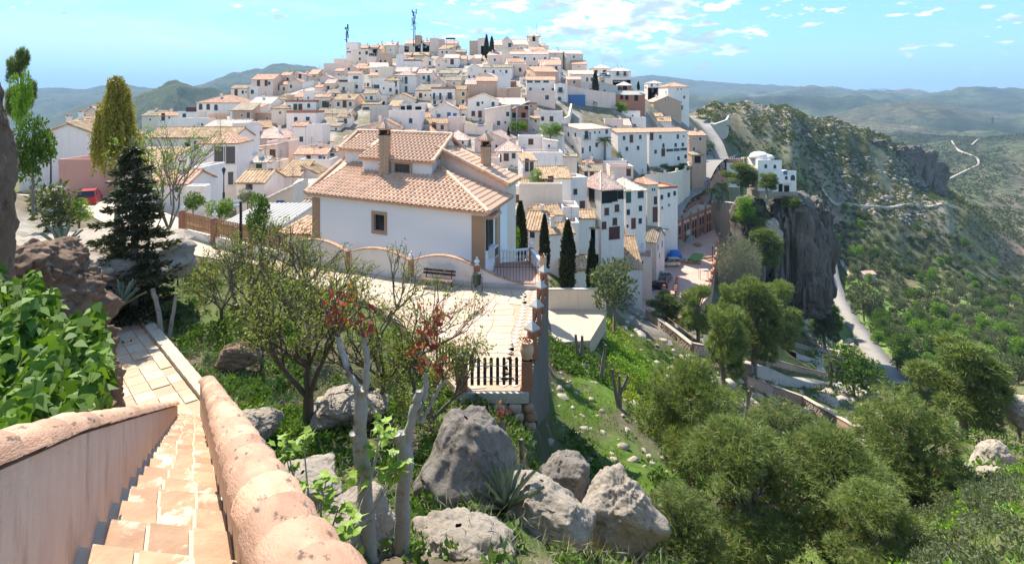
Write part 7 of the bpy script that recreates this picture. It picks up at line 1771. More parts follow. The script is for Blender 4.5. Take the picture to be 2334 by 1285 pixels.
pine(1575, 1130, 838, 250, 'bushy pine with brown trunks beside the yellow-flowering bank', PN, 0); pine(1800, 1085, 928, 225, 'low rounded pine under the long stone wall', PN, 1); pine(1690, 1300, 985, 330, 'large light green pine covered in cones', PN, 2, 19.5)
pine(1900, 1300, 1005, 330, 'broad pine with cones and a bare broken branch', PN, 0, 20.5); pine(2075, 1165, 905, 270, 'dense dark green pine above the pale boulders', PN, 1); pine(1560, 1330, 1120, 200, 'pine seedling clump in front of the pale lichened boulder', PN, 1, 16.5); pine(2000, 1330, 1120, 220, 'pine filling the corner beside the olive shrub', PN, 2, 16.5)
pine(2195, 1000, 775, 195, 'round-headed pine with shadowed bank behind', PF, 0); pine(2110, 960, 830, 110, 'slim pine beside the round-headed pine', PF, 1); pine(2325, 1010, 900, 90, 'pine at the edge of the boulder shoulder', PF, 2)
pine(1718, 858, 640, 150, 'tall pine with two bare stems on the ramp', PF, 0); pine(1770, 835, 650, 130, 'tall spreading pine leaning over the ramp wall', PF, 1); pine(1650, 905, 690, 130, 'leaning pine beside the ramp corner', PF, 2); pine(1592, 790, 655, 95, 'dark pine hiding the courtyard edge', PF, 1); pine(1520, 745, 668, 85, 'small dense pine at the courtyard corner', PF, 0)
pine(1662, 760, 640, 80, 'pine between the courtyard and the reeds', PF, 2); pine(1830, 720, 596, 95, 'pointed pine at the foot of the cliff', PF, 1); pine(1740, 640, 520, 100, 'sprawling pine growing on the cliff side', PF, 0, 138); pine(1690, 470, 372, 85, 'pine left of the white domed house on the mound', PF, 0, 150); pine(1722, 455, 352, 60, 'taller pine behind the white domed house', PF, 1, 154); pine(1748, 470, 392, 60, 'dark pine before the white domed house', PF, 2, 142); pine(1712, 540, 470, 90, 'pine in the hollow under the white domed house', PF, 1, 145); pine(1800, 490, 438, 60, 'scrubby pine under the white domed house', PF, 2, 143); pine(1880, 800, 690, 90, 'pine on the bank above the valley road', PF, 2)
def at_height(t, z): t.location.z = z; return t
for o in list(C.objects):                                     # those on the crag stand on rock, not on the slope under it
    if o.get('label') in ('pine left of the white domed house on the mound', 'taller pine behind the white domed house', 'dark pine before the white domed house', 'pine in the hollow under the white domed house', 'scrubby pine under the white domed house', 'sprawling pine growing on the cliff side'):
        d = o.location.y; yb, yt = {'pine left': (440, 372), 'taller pi': (435, 352), 'dark pine': (445, 392), 'pine in t': (525, 470), 'scrubby p': (482, 445), 'sprawling': (625, 520)}[o['label'][:9]]; o.location.z = Z(yb, d); o.scale.z = (Z(yt, d) - Z(yb, d)) / 9.0
# --- broadleaved trees and bushes
BR = [tree_mesh('broad', 141 + i, 5.0, 5.0, 4.2, 3000, 'bush', .34, npuff=16, rad=.19) for i in range(2)]
BB = [tree_mesh('broad', 151 + i, 5.0, 5.0, 4.6, 3000, 'bright', .34, npuff=16, rad=.2) for i in range(2)]
OL = [tree_mesh('olive', 161 + i, 4.5, 4.8, 3.7, 1500, 'olive', .42, npuff=14, rad=.19, asp=.4) for i in range(3)]
SC = [tree_mesh('scrub', 171 + i, 3.0, 3.6, 2.8, 900, 'scrub', .40, npuff=10, rad=.22) for i in range(3)]
def bush(px, yb, yt, wpx, lab, protos, k=0, d=None, name='bush', cat='bush', grp='bushes', z=None, h0=5.0, w0=5.0):
    if d is None: p, d = base_at(px, yb)
    else: p = Vector((X(px, d), d, Z(yb, d) if z is None else z))
    return plant(name, lab, cat, p, protos[k % len(protos)], (wpx * d / F / w0, wpx * d / F / w0, (Z(yt, d) - p.z) / h0), k * 1.7, grp)
bush(1255, 312, 280, 48, 'round bright green tree below the roofless stone house', BB, 0, 128, 'round_tree', 'tree'); bush(1418, 262, 236, 40, 'fresh green tree against the pale retaining wall', BB, 1, 182, 'round_tree', 'tree'); bush(1221, 422, 386, 26, 'clipped green topiary beside the stepped lane', BB, 0, 97); bush(1235, 425, 402, 24, 'dark shrub under the clipped topiary', BR, 1, 96)
bush(1160, 590, 440, 60, 'green shrub with pink blossom behind the balustrade', BB, 1, 48); bush(1180, 300, 276, 40, 'green shrub at the foot of the unfinished brick house', BB, 0, 132); bush(1395, 490, 470, 20, 'small shrub on the loggia tower lane', BR, 0, 112)
for i, px in enumerate((1470, 1492, 1515, 1538, 1556)): bush(px, 402 - i * 2, 374 + (i % 2) * 5, 40, 'leafy green bush inside the walled garden', BB if i % 2 else BR, i, 158, 'bush', 'bush', 'bushes of the walled garden', z=-20.2)
bush(1612, 350, 318, 32, 'grey-green olive beside the parked black cars', OL, 0, 222, 'olive_tree', 'tree', 'bushes', h0=4.5, w0=4.8); bush(1700, 512, 452, 60, 'bright green rounded tree under the bastion', BB, 1, 143, 'round_tree', 'tree'); bush(1770, 690, 640, 60, 'bright green bush at the cliff foot', BB, 0, 128); bush(1862, 700, 640, 40, 'dark bush at the foot of the rock pillar', BR, 1)
bush(500, 500, 455, 62, 'glossy round green bush behind the slat fence', BB, 0, 47); bush(440, 490, 440, 50, 'mixed green bush behind the slat fence post', BR, 1, 46); bush(655, 505, 478, 50, 'olive-green dome bush beneath the shed with blue shutters', OL, 1, 62, h0=4.5, w0=4.8); bush(592, 575, 455, 62, 'young upright juniper beside the dark pole', BR, 0, 33)
bush(565, 470, 430, 50, 'grey olive trunk with sprouting leaves on the terrace', OL, 2, 60, 'olive_tree', 'tree', h0=4.5, w0=4.8); bush(130, 520, 430, 120, 'yellow-green feathery shrub by the white fence posts', SC, 0, 27, h0=3.0, w0=3.6); bush(180, 510, 455, 70, 'bright green shrub beside the feathery shrub', BB, 1, 29)
bush(75, 452, 270, 85, 'dark juniper beside the rock face', BR, 1, 19, 'juniper', 'tree'); bush(45, 320, 118, 62, 'dark pine crown rising behind the rock face', PF, 1, 24, 'pine_tree', 'pine tree', h0=9.0, w0=6.0); bush(48, 300, 165, 40, 'light green sapling leafing out behind the rock face', BB, 0, 20)
bush(405, 640, 575, 62, 'low dark shrub with pale flowers at the path edge', BR, 0, 27); bush(1945, 905, 800, 110, 'dark-leaved multi-stem tree on the ramp terrace', BR, 1, None, 'tree', 'tree'); bush(1970, 735, 650, 80, 'big grey-green tree beside the valley road', OL, 0, None, 'olive_tree', 'tree', h0=4.5, w0=4.8)
bush(1400, 725, 600, 130, 'half-bare grey tree with small leaves beside the cream wall', OL, 1, 52, 'olive_tree', 'tree', h0=4.5, w0=4.8); bush(1440, 1290, 1090, 150, 'grey-green olive shrub before the pale boulder', OL, 2, 15.5, h0=4.5, w0=4.8); bush(2280, 1300, 1130, 170, 'grey-green olive shrub in the lower corner', OL, 0, 17, h0=4.5, w0=4.8)
for i, (px, y) in enumerate(((1300, 250), (1322, 250), (1340, 252))): bush(px, y, 228, 34, 'bare brown tree above the pinkish retaining wall', SC, i, 180, 'bare_tree', 'tree', 'bare trees above the wall', h0=3.0, w0=3.6)
# cypresses
CY = [cypress_mesh(201 + i, 9.0, 1.8, 5200) for i in range(2)]
for i, (px, yb, yt, w, d, lab) in enumerate(((1186, 600, 455, 34, 58, 'slender cypress next to the villa balustrade'), (1241, 620, 485, 26, 62, 'thin cypress between the slender and the broad one'), (1294, 672, 498, 40, 62, 'broad dark cypress behind the cream boundary wall'), (1349, 690, 540, 28, 66, 'last thin cypress of the row by the mossy roof'), (1109, 134, 78, 12, 240, 'tall cypress of the twin pair below the church'), (1121, 134, 82, 13, 238, 'fuller cypress of the twin pair below the church'), (1357, 232, 160, 17, 183, 'lone tall cypress between cream houses and bungalow'), (1455, 206, 185, 7, 192, 'small cypress behind the brick bungalow'), (1159, 330, 288, 8, 122, 'thin cypress below the unfinished brick house'), (2085, 690, 655, 8, 250, 'slim cypress among the valley trees'), (2100, 695, 668, 8, 250, 'shorter slim cypress among the valley trees'))):
    zb_ = Z(yb, d) if d < 245 else ztp(px, d); plant('cypress', lab, 'cypress', Vector((X(px, d), d, zb_)), CY[i % 2], (w * d / F / 1.8, w * d / F / 1.8, (Z(yt, d) - zb_) / 9.0), i, 'cypress trees')
# dark fir, weeping yellow tree, spring tree
def fir(px, yb, yt, wpx, lab, seed):
    p, d = base_at(px, yb, 15); H = Z(yt, d) - p.z; W = wpx * d / F; r = np.random.RandomState(seed); t = thing('fir_tree', lab, 'fir tree', p); mb = MB(); mb.tube([(0, 0, -.6), (.1, 0, H * .5), (0, 0, H)], [.2, .13, .02], 8); cs = []; ds_ = []
    for k in range(74):
        f = (k + .5) / 74; z = H * (.06 + .90 * f); rad = W / 2 * (1 - f) ** .75 * r.uniform(.55, 1.1) + .12; a = k * 2.4 + r.uniform(-.4, .4); e = np.array([np.cos(a) * rad, np.sin(a) * rad, -rad * .12 + rad * r.uniform(-.1, .25)]); mb.tube([(0, 0, z), tuple(e * .5 + [0, 0, z - .05 * rad]), tuple(e + [0, 0, z])], [.045 * (1 - f) + .012, .022, .008], 5)
        m = int(60 + 300 * rad / (W / 2)); u_ = r.uniform(.12, 1.05, m); side = np.array([-np.sin(a), np.cos(a), 0]); sp = (1 - u_ * .6) * rad * .42; c = e[None] * u_[:, None] + [0, 0, z] + side[None] * (r.uniform(-1, 1, m) * sp)[:, None] + r.normal(0, .05, (m, 3)); cs.append(c); ds_.append(np.repeat((e / (np.linalg.norm(e) + 1e-6))[None], m, 0) + side[None] * r.uniform(-.8, .8, (m, 1)))
    mb.build('trunk', M['bark'], t); leaves('crown', np.concatenate(cs), r, .20, .38, 'fir', t, up=.0, dirs=np.concatenate(ds_))
fir(302, 748, 318, 235, 'tall dark drooping fir beside the tiled path', 5)
def weeping(px, d, yt, yc, wpx, lab, mat, seed, n=150):
    z0 = ztp(px, d); H = Z(yt, d) - z0; W = wpx * d / F; r = np.random.RandomState(seed); t = thing('weeping_tree', lab, 'tree', (X(px, d), d, z0)); mb = MB(); mb.tube([(0, 0, -.8), (.1, 0, H * .45), (0, .1, H * .8), (0, 0, H * .97)], [.2, .15, .09, .02], 8); cs = []; ds_ = []; zc = Z(yc, d) - z0
    for k in range(n):
        f = r.uniform(0, 1) ** .8; a = r.uniform(0, 6.28); top = H * (.52 + .48 * f ** 1.0); rad = W / 2 * (.10 + .90 * (1 - f) ** .6) * r.uniform(.3, 1.05); ln = r.uniform(.5, 1.0) * (top - zc) * (.45 + .35 * (1 - f)); e = np.array([np.cos(a) * rad, np.sin(a) * rad, top])
        if k % 3 == 0: mb.tube([(0, 0, top - rad * .7), tuple(e)], [.03, .008], 4)
        m = int(70 * ln / 1.5) + 20; u_ = r.uniform(0, 1, m); cs.append(e[None] + np.stack([r.normal(0, .07, m) + np.cos(a) * .1 * u_, r.normal(0, .07, m) + np.sin(a) * .1 * u_, -u_ * ln], 1)); ds_.append(np.tile([0, 0, -1.0], (m, 1)))
    mb.build('trunk', M['bark'], t); leaves('crown', np.concatenate(cs), r, .20, .34, mat, t, up=0, dirs=np.concatenate(ds_))
weeping(266, 40, 170, 430, 112, 'tall weeping tree with yellow-green hanging foliage', 'yellow_leaf', 3, 230)
def bare_tree(label, base, H, spread, seed, nleaf, mat, twigs=5, r0=.1, name='almond_tree', lean=(0, 0), ls=.09, lv=4, trunkmat='twig', forks=4, cone=.7):
    """branching tree, limb by limb down to twigs, small leaves along the twigs"""
    rr_ = random.Random(seed); r = np.random.RandomState(seed); t = thing(name, label, 'tree', base); mb = MB(); tips = []
    def grow(p, dv, L, rad, lvl):
        q = p + dv * L * .5 + Vector((rr_.uniform(-.1, .1), rr_.uniform(-.1, .1), .02)) * L; e = q + (dv + Vector((rr_.uniform(-.22, .22), rr_.uniform(-.22, .22), rr_.uniform(-.05, .2)))).normalized() * L * .5
        mb.tube([p, q, e], [rad, rad * .82, rad * .62], 6 if lvl < 2 else 4, lvl < 1)
        if lvl >= 2:
            for _ in range(2 if lvl < lv else 3): tips.append(p.lerp(e, rr_.uniform(.2, 1)))
        if lvl >= lv: return
        for k in range(forks if lvl < 2 else forks - 1):
            a = rr_.uniform(0, 6.28); sp = rr_.uniform(.35, cone); ax = dv.cross(Vector((math.cos(a), math.sin(a), .3))).normalized(); nd = (Matrix.Rotation(sp, 3, ax) @ dv).normalized(); nd = (nd + Vector((0, 0, .10 if lvl > 0 else .0))).normalized(); grow(p.lerp(e, rr_.uniform(.55, 1.0)), nd, L * rr_.uniform(.6, .86), rad * rr_.uniform(.5, .66), lvl + 1)
    L0 = H * .30
    first = Vector((lean[0], lean[1], 1)).normalized(); mb.tube([(0, 0, -.5), tuple(first * L0 * .55)], [r0 * 1.25, r0], 8); p0 = first * L0 * .5
    for k in range(forks):
        a = 6.28 * k / forks + rr_.uniform(-.4, .4); tilt = rr_.uniform(.45, .95) * spread; grow(p0, Vector((math.sin(tilt) * math.cos(a), math.sin(tilt) * math.sin(a), math.cos(tilt))).normalized(), H * rr_.uniform(.27, .36), r0 * .62, 1)
    mb.build('trunk', M[trunkmat], t); tp_ = np.array([tuple(v) for v in tips]); c = tp_[r.choice(len(tp_), nleaf)] + r.normal(0, .05 + ls * .4, (nleaf, 3)); leaves('crown', c, r, ls, .5, mat, t, up=.4); return t
def gp_(px, d, dz=0.0): return Vector((X(px, d), d, ztp(px, d) + dz))
bare_tree('half-leafed almond tree with forked trunk in the garden below the plaza', gp_(703, 17.0), 6.0, 1.05, 4, 4600, 'almond', r0=.15, lv=5); bare_tree('half-leafed almond tree spreading towards the plaza paving', gp_(870, 17.8), 5.4, 1.05, 11, 4000, 'almond', r0=.13, lv=5); bare_tree('half-leafed almond tree nearest the street and slat fence', gp_(590, 22.5), 5.8, 1.0, 19, 4600, 'almond', r0=.13, lv=5); bare_tree('low almond thicket at the foot of the picket fence', gp_(985, 16.6), 3.4, 1.1, 23, 3600, 'almond', r0=.08, lv=5)
bare_tree('slim tree with bright spring leaves behind the dark fir', gp_(385, 37), 10.0, .62, 31, 1500, 'spring_leaf', r0=.13, name='spring_tree', ls=.17, lv=4, trunkmat='bark', forks=4, cone=.55); bare_tree('thin sapling in first leaf beside the slim spring tree', gp_(345, 36), 7.0, .5, 37, 600, 'spring_leaf', r0=.08, name='spring_tree', ls=.16, lv=4, trunkmat='bark', forks=3, cone=.5)
bare_tree('grey leafless thicket between the path and the street', gp_(505, 26), 3.6, 1.1, 47, 1800, 'almond', r0=.07, lv=5); bare_tree('twiggy shrub in front of the garden wall', gp_(650, 27), 3.6, 1.1, 53, 2200, 'almond', r0=.07, lv=5)
# pollarded trunks with red sprouts in the foreground
def pollard(label, segs, sprouts, seed, leaf='red_leaf', mat='pale_bark', fl=150):
    p0 = Vector(segs[0][0][0]); t = thing('pollarded_tree', label, 'tree', p0); r = np.random.RandomState(seed); mb = MB()
    for pts, rads in segs:
        P2 = []; R2 = []
        for i in range(len(pts) - 1):
            for k in range(5): f = k / 5; P2.append(Vector(pts[i]).lerp(Vector(pts[i + 1]), f) - p0 + Vector((r.normal(0, .012), r.normal(0, .012), 0))); R2.append((rads[i] + (rads[i + 1] - rads[i]) * f) * r.uniform(.93, 1.08))
        P2.append(Vector(pts[-1]) - p0); R2.append(rads[-1]); mb.tube(P2, R2, 10)
    mb.build('trunk', M[mat], t, True); sb = MB(); cs = []
    for s in sprouts:
        b = Vector(s) - p0
        for k in range(5):
            a = r.uniform(0, 6.28); dv = Vector((math.cos(a) * .5, math.sin(a) * .5, 1)).normalized(); L = r.uniform(.25, .6); e = b + dv * L; sb.tube([b, b.lerp(e, .5), e], [.014, .01, .006], 5); cs += [np.array(b.lerp(e, q)) for q in r.uniform(.35, 1.1, 5)]
    if sprouts:
        sb.build('sprouts', M['twig'], t); c = np.array(cs); c = c + r.normal(0, .035, c.shape); leaves('leaves', c, r, .13, .5, leaf, t, up=-.2)
    return t
D1, D2 = 9.2, 9.6
q = lambda px, py, d: P(px, py, d)
pollard('grey pollarded trunk with two long limbs and red sprouts', [([q(845, 1330, D1), q(838, 1180, D1), q(822, 1010, D1), q(826, 885, D1)], [.15, .125, .115, .10]), ([q(822, 905, D1), q(795, 850, D1), q(770, 770, D1 + .3)], [.06, .05, .042]), ([q(830, 905, D1), q(836, 850, D1), q(834, 770, D1 + .1)], [.055, .05, .042]), ([q(818, 1010, D1), q(806, 985, D1 - .1)], [.09, .07])], [q(770, 770, D1 + .3), q(762, 745, D1 + .3), q(834, 770, D1 + .1), q(775, 720, D1 + .3)], 3)
pollard('grey pollarded trunk with stubby fork and red sprouts', [([q(912, 1330, D2), q(918, 1180, D2), q(922, 1030, D2), q(915, 985, D2)], [.16, .13, .13, .12]), ([q(925, 1010, D2), q(945, 930, D2), q(955, 890, D2)], [.09, .075, .06]), ([q(945, 970, D2), q(966, 910, D2 + .1), q(972, 850, D2 + .2)], [.06, .05, .045]), ([q(962, 960, D2), q(990, 905, D2), q(1012, 868, D2)], [.04, .035, .03]), ([q(912, 1000, D2), q(902, 988, D2 - .1)], [.1, .08])], [q(972, 850, D2 + .2), q(985, 800, D2 + .2), q(965, 800, D2 + .2), q(1010, 868, D2), q(980, 760, D2 + .2)], 5)
pollard('pair of sawn pale stems by the tiled path', [([gp_(372, 21.8, -.2), P(362, 715, 21.8), P(348, 658, 21.8)], [.11, .09, .08]), ([gp_(378, 21.8, -.2), P(392, 725, 21.8), P(402, 668, 21.9)], [.08, .07, .055])], [], 7, mat='pale_bark')
pollard('leaning bare pollard stems below the retaining wall corner', [([P(1165, 1120, 15), P(1150, 1040, 15.2), P(1142, 960, 15.4)], [.12, .1, .09]), ([P(1190, 1110, 15.5), P(1188, 1000, 15.6)], [.07, .06])], [P(1142, 960, 15.4)], 9, mat='bark')
for lab, pix, h in (('three-armed dark stump in the grass below the terrace', ((1410, 930, 1395, 840), (1413, 935, 1412, 855), (1410, 900, 1432, 855)), 2), ('leaning sapling stump by the brush pile', ((1368, 870, 1380, 785),), 1), ('bare sapling by the retaining wall shadow', ((1318, 820, 1312, 762), (1325, 815, 1327, 765)), 1), ('short sawn post tree beside the leaning pine', ((1700, 965, 1705, 890), (1702, 920, 1712, 880)), 1)):
    b, d = base_at(pix[0][0], pix[0][1], 14); pollard(lab, [([P(a, b_, d) - Vector((0, 0, .2)), P(c, e, d)], [.13 * d / 40 + .03, .07 * d / 40 + .02]) for a, b_, c, e in pix], [], int(pix[0][0]), mat='bark')
# fig shoots with large lobed leaves
def lobed(n=5, w=.5):
    pts = [(0, 0)]
    for k in range(n):
        a = math.pi * (-.18 + 1.36 * k / (n - 1)); L = .55 + .45 * math.sin(math.pi * k / (n - 1)); pts.append((math.cos(a - .13) * .33, .25 + math.sin(a - .13) * .33)); pts.append((math.cos(a) * L * .62, .25 + math.sin(a) * L * .75)); pts.append((math.cos(a + .13) * .33, .25 + math.sin(a + .13) * .33))
    return pts
def leaf_me(name, mat, outline, fold=.12, seed=0):
    me = bpy.data.meshes.new(name); vs = [(x, y, abs(x) * fold - .12 * y * y) for x, y in outline] + [(0, .3, .02)]; n = len(outline); me.from_pydata(vs, [], [(i, (i + 1) % n, n) for i in range(n)]); a = me.attributes.new('tint', 'FLOAT', 'POINT'); a.data.foreach_set('value', [random.Random(seed).uniform(.1, .95)] * len(vs)); me.materials.append(M[mat]); return me
FIG = [leaf_me('leaf', 'fig', lobed(), .15, i) for i in range(5)]
t = thing('fig_shrub', 'young fig with large bright lobed leaves beside the stairway wall', 'shrub', P(720, 1190, 8.6)); rf = random.Random(12); o0 = t.location; mb = MB()
for px, py, d in ((650, 1000, 8.8), (655, 1050, 8.8), (690, 985, 8.9), (735, 1110, 8.4), (700, 1120, 8.4), (745, 1090, 8.5), (770, 1160, 8.2), (720, 1195, 8.2), (755, 1215, 8.0), (870, 1000, 9.2), (890, 1080, 9.0), (905, 1060, 9.1), (860, 1010, 9.1), (870, 960, 9.2), (640, 1030, 8.8), (680, 1150, 8.3), (825, 1080, 8.9), (800, 1190, 8.1)):
    e = P(px, py, d); b = P(740 + (px - 740) * .4, 1230, 8.5); mb.tube([b - o0, b.lerp(e, .5) - o0 + Vector((rf.uniform(-.1, .1), 0, 0)), e - o0], [.022, .014, .008], 5)
    for k in range(7):
        o = link('leaf', rf.choice(FIG), t, e - o0 + Vector((rf.uniform(-.16, .16), rf.uniform(-.16, .16), rf.uniform(-.12, .1)))); o.rotation_euler = (rf.uniform(-.5, .6), rf.uniform(-.6, .6), rf.uniform(0, 6.28)); s_ = rf.uniform(.17, .29); o.scale = (s_, s_, s_)
mb.build('stems', M['pale_bark'], t)
# ivy hung over the wall on the left, leaf by leaf
IV = [leaf_me('leaf', 'ivy', [(0, 0), (.2, .02), (.36, .18), (.3, .42), (.14, .68), (0, 1.0), (-.14, .68), (-.3, .42), (-.36, .18), (-.2, .02)], .25, 20 + i) for i in range(7)]
iv = thing('ivy', 'thick glossy green ivy bank spilling beside the stairway wall', 'ivy', (X(60, 6.0), 6.0, -3.0)); ri = np.random.RandomState(4); rI = random.Random(4)
def ivy_pt():
    while True:
        px = rI.uniform(-60, 245); u_ = (px + 60) / 305; top = 625 + 175 * max(u_ - .25, 0) ** 1.0 + 30 * math.sin(px * .05) + 25 * math.sin(px * .13 + 1); py = rI.uniform(top, 1010)
        f = (py - top) / (1010 - top); d = 7.6 - 3.6 * f + rI.uniform(-.35, .25) + .35 * math.sin(px * .045 + py * .03); x = X(px, d)
        if d < 1.3 or x > xl(d) - .32: continue
        return P(px, py, d), px, py
core = []; pts = [ivy_pt() for _ in range(4200)]; o0 = iv.location
pts.sort(key=lambda q_: q_[0].y)
for i, (p, px, py) in enumerate(pts[:300]):
    o = link('leaf', rI.choice(IV), iv, p - o0); s_ = rI.uniform(.12, .2); o.scale = (s_, s_, s_); o.rotation_euler = (rI.uniform(-2.6, -1.3), rI.uniform(-.5, .5), rI.uniform(-.9, .9))
c = np.array([tuple(p - o0) for p, _, _ in pts[300:]]); n_ = len(c)
tmpl = np.array([(0, 0, 0), (.2, .02, .05), (.36, .18, .09), (.3, .42, .05), (.14, .68, -.02), (0, 1.0, -.12), (-.14, .68, -.02), (-.3, .42, .05), (-.36, .18, .09), (-.2, .02, .05)])
dv = ri.normal(0, .5, (n_, 3)) + [0.1, -.55, -.55]; dv /= np.linalg.norm(dv, axis=1, keepdims=True); sv = np.cross(dv, ri.normal(0, .5, (n_, 3)) + [0, -.4, .9]); sv /= np.linalg.norm(sv, axis=1, keepdims=True); nv_ = np.cross(sv, dv); sz = ri.uniform(.11, .2, (n_, 1, 1))
V_ = (c[:, None] + (tmpl[None, :, :1] * sv[:, None] + tmpl[None, :, 1:2] * dv[:, None] + tmpl[None, :, 2:] * nv_[:, None]) * sz).reshape(-1, 3)
o = link('leaves', np_mesh('leaves', V_, np.arange(10 * n_).reshape(n_, 10), M['ivy'], False, np.repeat(ri.uniform(0, 1, n_), 10)), iv); o['kind'] = 'stuff'
V_, Fc = rock_np(None, (1.3, .8, 1.3), 71, amp=.15); o = link('bank', np_mesh('bank', V_, Fc, M['soil'], True), iv, (X(-40, 7.9) - o0.x, 7.9 - o0.y, -4.3 - o0.z))
# agaves
AG = None
def agave(loc, s, label, n=26, seed=1):
    t = thing('agave', label, 'agave', loc, 0, 'agaves'); r_ = random.Random(seed)
    def mk():
        vs = []; K = 7
        for i in range(K):
            f = i / (K - 1); w = .11 * (1 - f) ** .6 * (1.1 - .4 * (1 - f) ** 3); y = f; z = .12 * math.sin(f * 1.5); vs += [(-w, y, z + .05), (0, y, z - .02), (w, y, z + .05)]
        me = bpy.data.meshes.new('blade'); me.from_pydata(vs, [], [(i * 3 + k, i * 3 + k + 1, i * 3 + k + 4, i * 3 + k + 3) for i in range(K - 1) for k in range(2)]); a = me.attributes.new('tint', 'FLOAT', 'POINT'); a.data.foreach_set('value', [.5] * len(vs)); me.materials.append(M['agave']); return me
    me = cached(('agave',), mk)
    for k in range(n):
        f = k / n; el_ = .25 + 1.1 * f + r_.uniform(-.1, .1); o = link('blade', me, t, (0, 0, .05)); o.rotation_euler = (el_, 0, k * 2.4); s_ = s * r_.uniform(.8, 1.1); o.scale = (s_, s_, s_)
agave(P(1152, 1165, 12.2), 1.0, 'dark blue-green agave below the great boulder'); p_, _ = base_at(1985, 925, 30); agave(p_, 2.2, 'spiky pale agave among rocks by the ramp', 30, 2); agave(P(140, 575, 17), .8, 'small agave on the pale rock slab', 20, 3); agave(P(2300, 1150, 23), 1.0, 'grey agave on the broad pale boulder', 22, 4); agave(P(280, 700, 21), .9, 'dark agave in the shade of the fir', 22, 5)
# palms
def palm(px, yb, yt, d, label, cw, seed):
    z0 = Z(yb, d); H = Z(yt, d) - z0; t = thing('palm_tree', label, 'palm', (X(px, d), d, z0), 0, 'palms'); MB().tube([(0, 0, -1), (.1, 0, H * .4), (0, 0, H * .82)], [.34, .28, .24], 8).build('trunk', M['bark'], t); r = np.random.RandomState(seed); cs = []; ds_ = []; W = cw * d / F / 2
    for k in range(30):
        a = k * 2.4; e = r.uniform(-.35, 1.1); m = 36; u_ = np.linspace(.1, 1, m); x = u_ * W * np.cos(e * .6); z = u_ * np.sin(e) * W - u_ ** 2 * W * .55; c = np.stack([x * np.cos(a), x * np.sin(a), H * .82 + z], 1); side = np.array([-np.sin(a), np.cos(a), -.35]); dr = side[None] * np.where(np.arange(m) % 2, 1, -1)[:, None] * np.array([1, 1, 1]) ; dr[:, 2] = -.35; dr = dr + .7 * np.array([np.cos(a), np.sin(a), 0]); cs.append(c); ds_.append(dr)
    leaves('crown', np.concatenate(cs), r, .34 * W, .13, 'palm', t, up=0, dirs=np.concatenate(ds_) * 1.6)
palm(1378, 362, 308, 138, 'lone street palm between the two white buildings', 32, 1); palm(1621, 470, 424, 168, 'bushy palm on the bastion by the road', 34, 2); palm(1646, 468, 410, 170, 'tall palm on the bastion beside the bushy one', 30, 3); palm(1638, 470, 446, 166, 'small palm on the bastion edge', 16, 4); p_, d_ = base_at(1893, 893, 40); palm(1893, 893, 800, d_, 'spiky yucca palm on the ramp terrace', 34, 5)
# reeds on the courtyard bank
t = thing('reed_bed', 'tall grey reeds on the bank below the courtyard parapet', 'reeds', Vector((X(1680, 122), 122, -44))); rk = random.Random(6); mb = MB(); cs = []
for k in range(360):
    px = rk.uniform(1636, 1732); d = 118 + rk.uniform(0, 12); yb = 655 + rk.uniform(-20, 15); yt = 520 + abs(px - 1680) * .5 + rk.uniform(0, 70); b = P(px, yb, d) - t.location; e = P(px + rk.uniform(-8, 8), yt, d) - t.location; mb.tube([b, e], [.045, .02], 3, False); cs += [np.array(b.lerp(e, q_)) for q_ in (rk.uniform(.3, 1) for _ in range(14))]
o = mb.build('stems', M['reed'], t); o['kind'] = 'stuff'; leaves('leaves', np.array(cs), np.random.RandomState(3), .7, .12, 'reed_leaf', t, up=.6)['kind'] = 'stuff'
# ------------------------------------------------------------------ ground cover and scrub
def cover(name, n, pxr, dr, size, h, mat, seed, asp=.3, up=.8, keep=None, clump=0, zoff=0.0):
    r = np.random.RandomState(seed); px = r.uniform(*pxr, n); d = np.sqrt(r.uniform(dr[0] ** 2, dr[1] ** 2, n))
    if keep is not None: k = keep(px, d, r); px, d = px[k], d[k]
    x = (px - CX) / F * d; z = zt0(px, d) + zoff
    if clump:
        x = np.repeat(x, clump); d0 = np.repeat(d, clump); z = np.repeat(z, clump); hh = np.repeat(h * r.uniform(.5, 1.2, len(d)), clump); o_ = r.normal(0, 1, (len(x), 3)); o_ /= np.linalg.norm(o_, axis=1, keepdims=True); o_ *= r.uniform(.3, 1, (len(x), 1)) ** .4; c = np.stack([x + o_[:, 0] * hh, d0 + o_[:, 1] * hh, z + np.abs(o_[:, 2]) * hh * .85], 1)
    else: c = np.stack([x, d, z + h * r.uniform(0, 1, len(x)) ** 2], 1)
    o = leaves(name, c, r, size, asp, mat, None, up=up); tag(o, kind='stuff'); return o
inplz = lambda p, d: np.array([not inside((a, b), plaza_poly) for a, b in zip((p - CX) / F * d, d)])
offstair = lambda p, d: ((p - CX) / F * d > .75 - .563 * d)
cover('undergrowth', 900, (280, 1180), (8.5, 26), .15, .34, 'bush', 1, .6, .5, lambda p, d, r: inplz(p, d) & offstair(p, d) & (fbm(p / 60, d / 2.2, o=3) > -.1) & ~((p > 330) & (p < 480) & (d > 14) & (d < 15.6)), clump=38)
cover('undergrowth', 520, (900, 1560), (9.5, 22), .12, .30, 'bush', 45, .55, .5, lambda p, d, r: inplz(p, d) & (fbm(p / 50 + 2, d / 2, o=3) > -.15), clump=60)
cover('dry_twigs', 3500, (1050, 1560), (9, 20), .3, .4, 'reed_leaf', 46, .06, .8)
cover('undergrowth', 380, (280, 1000), (8.5, 20), .15, .30, 'bright', 2, .6, .5, lambda p, d, r: inplz(p, d) & offstair(p, d) & (fbm(p / 50 + 7, d / 2, o=3) > .1), clump=38)
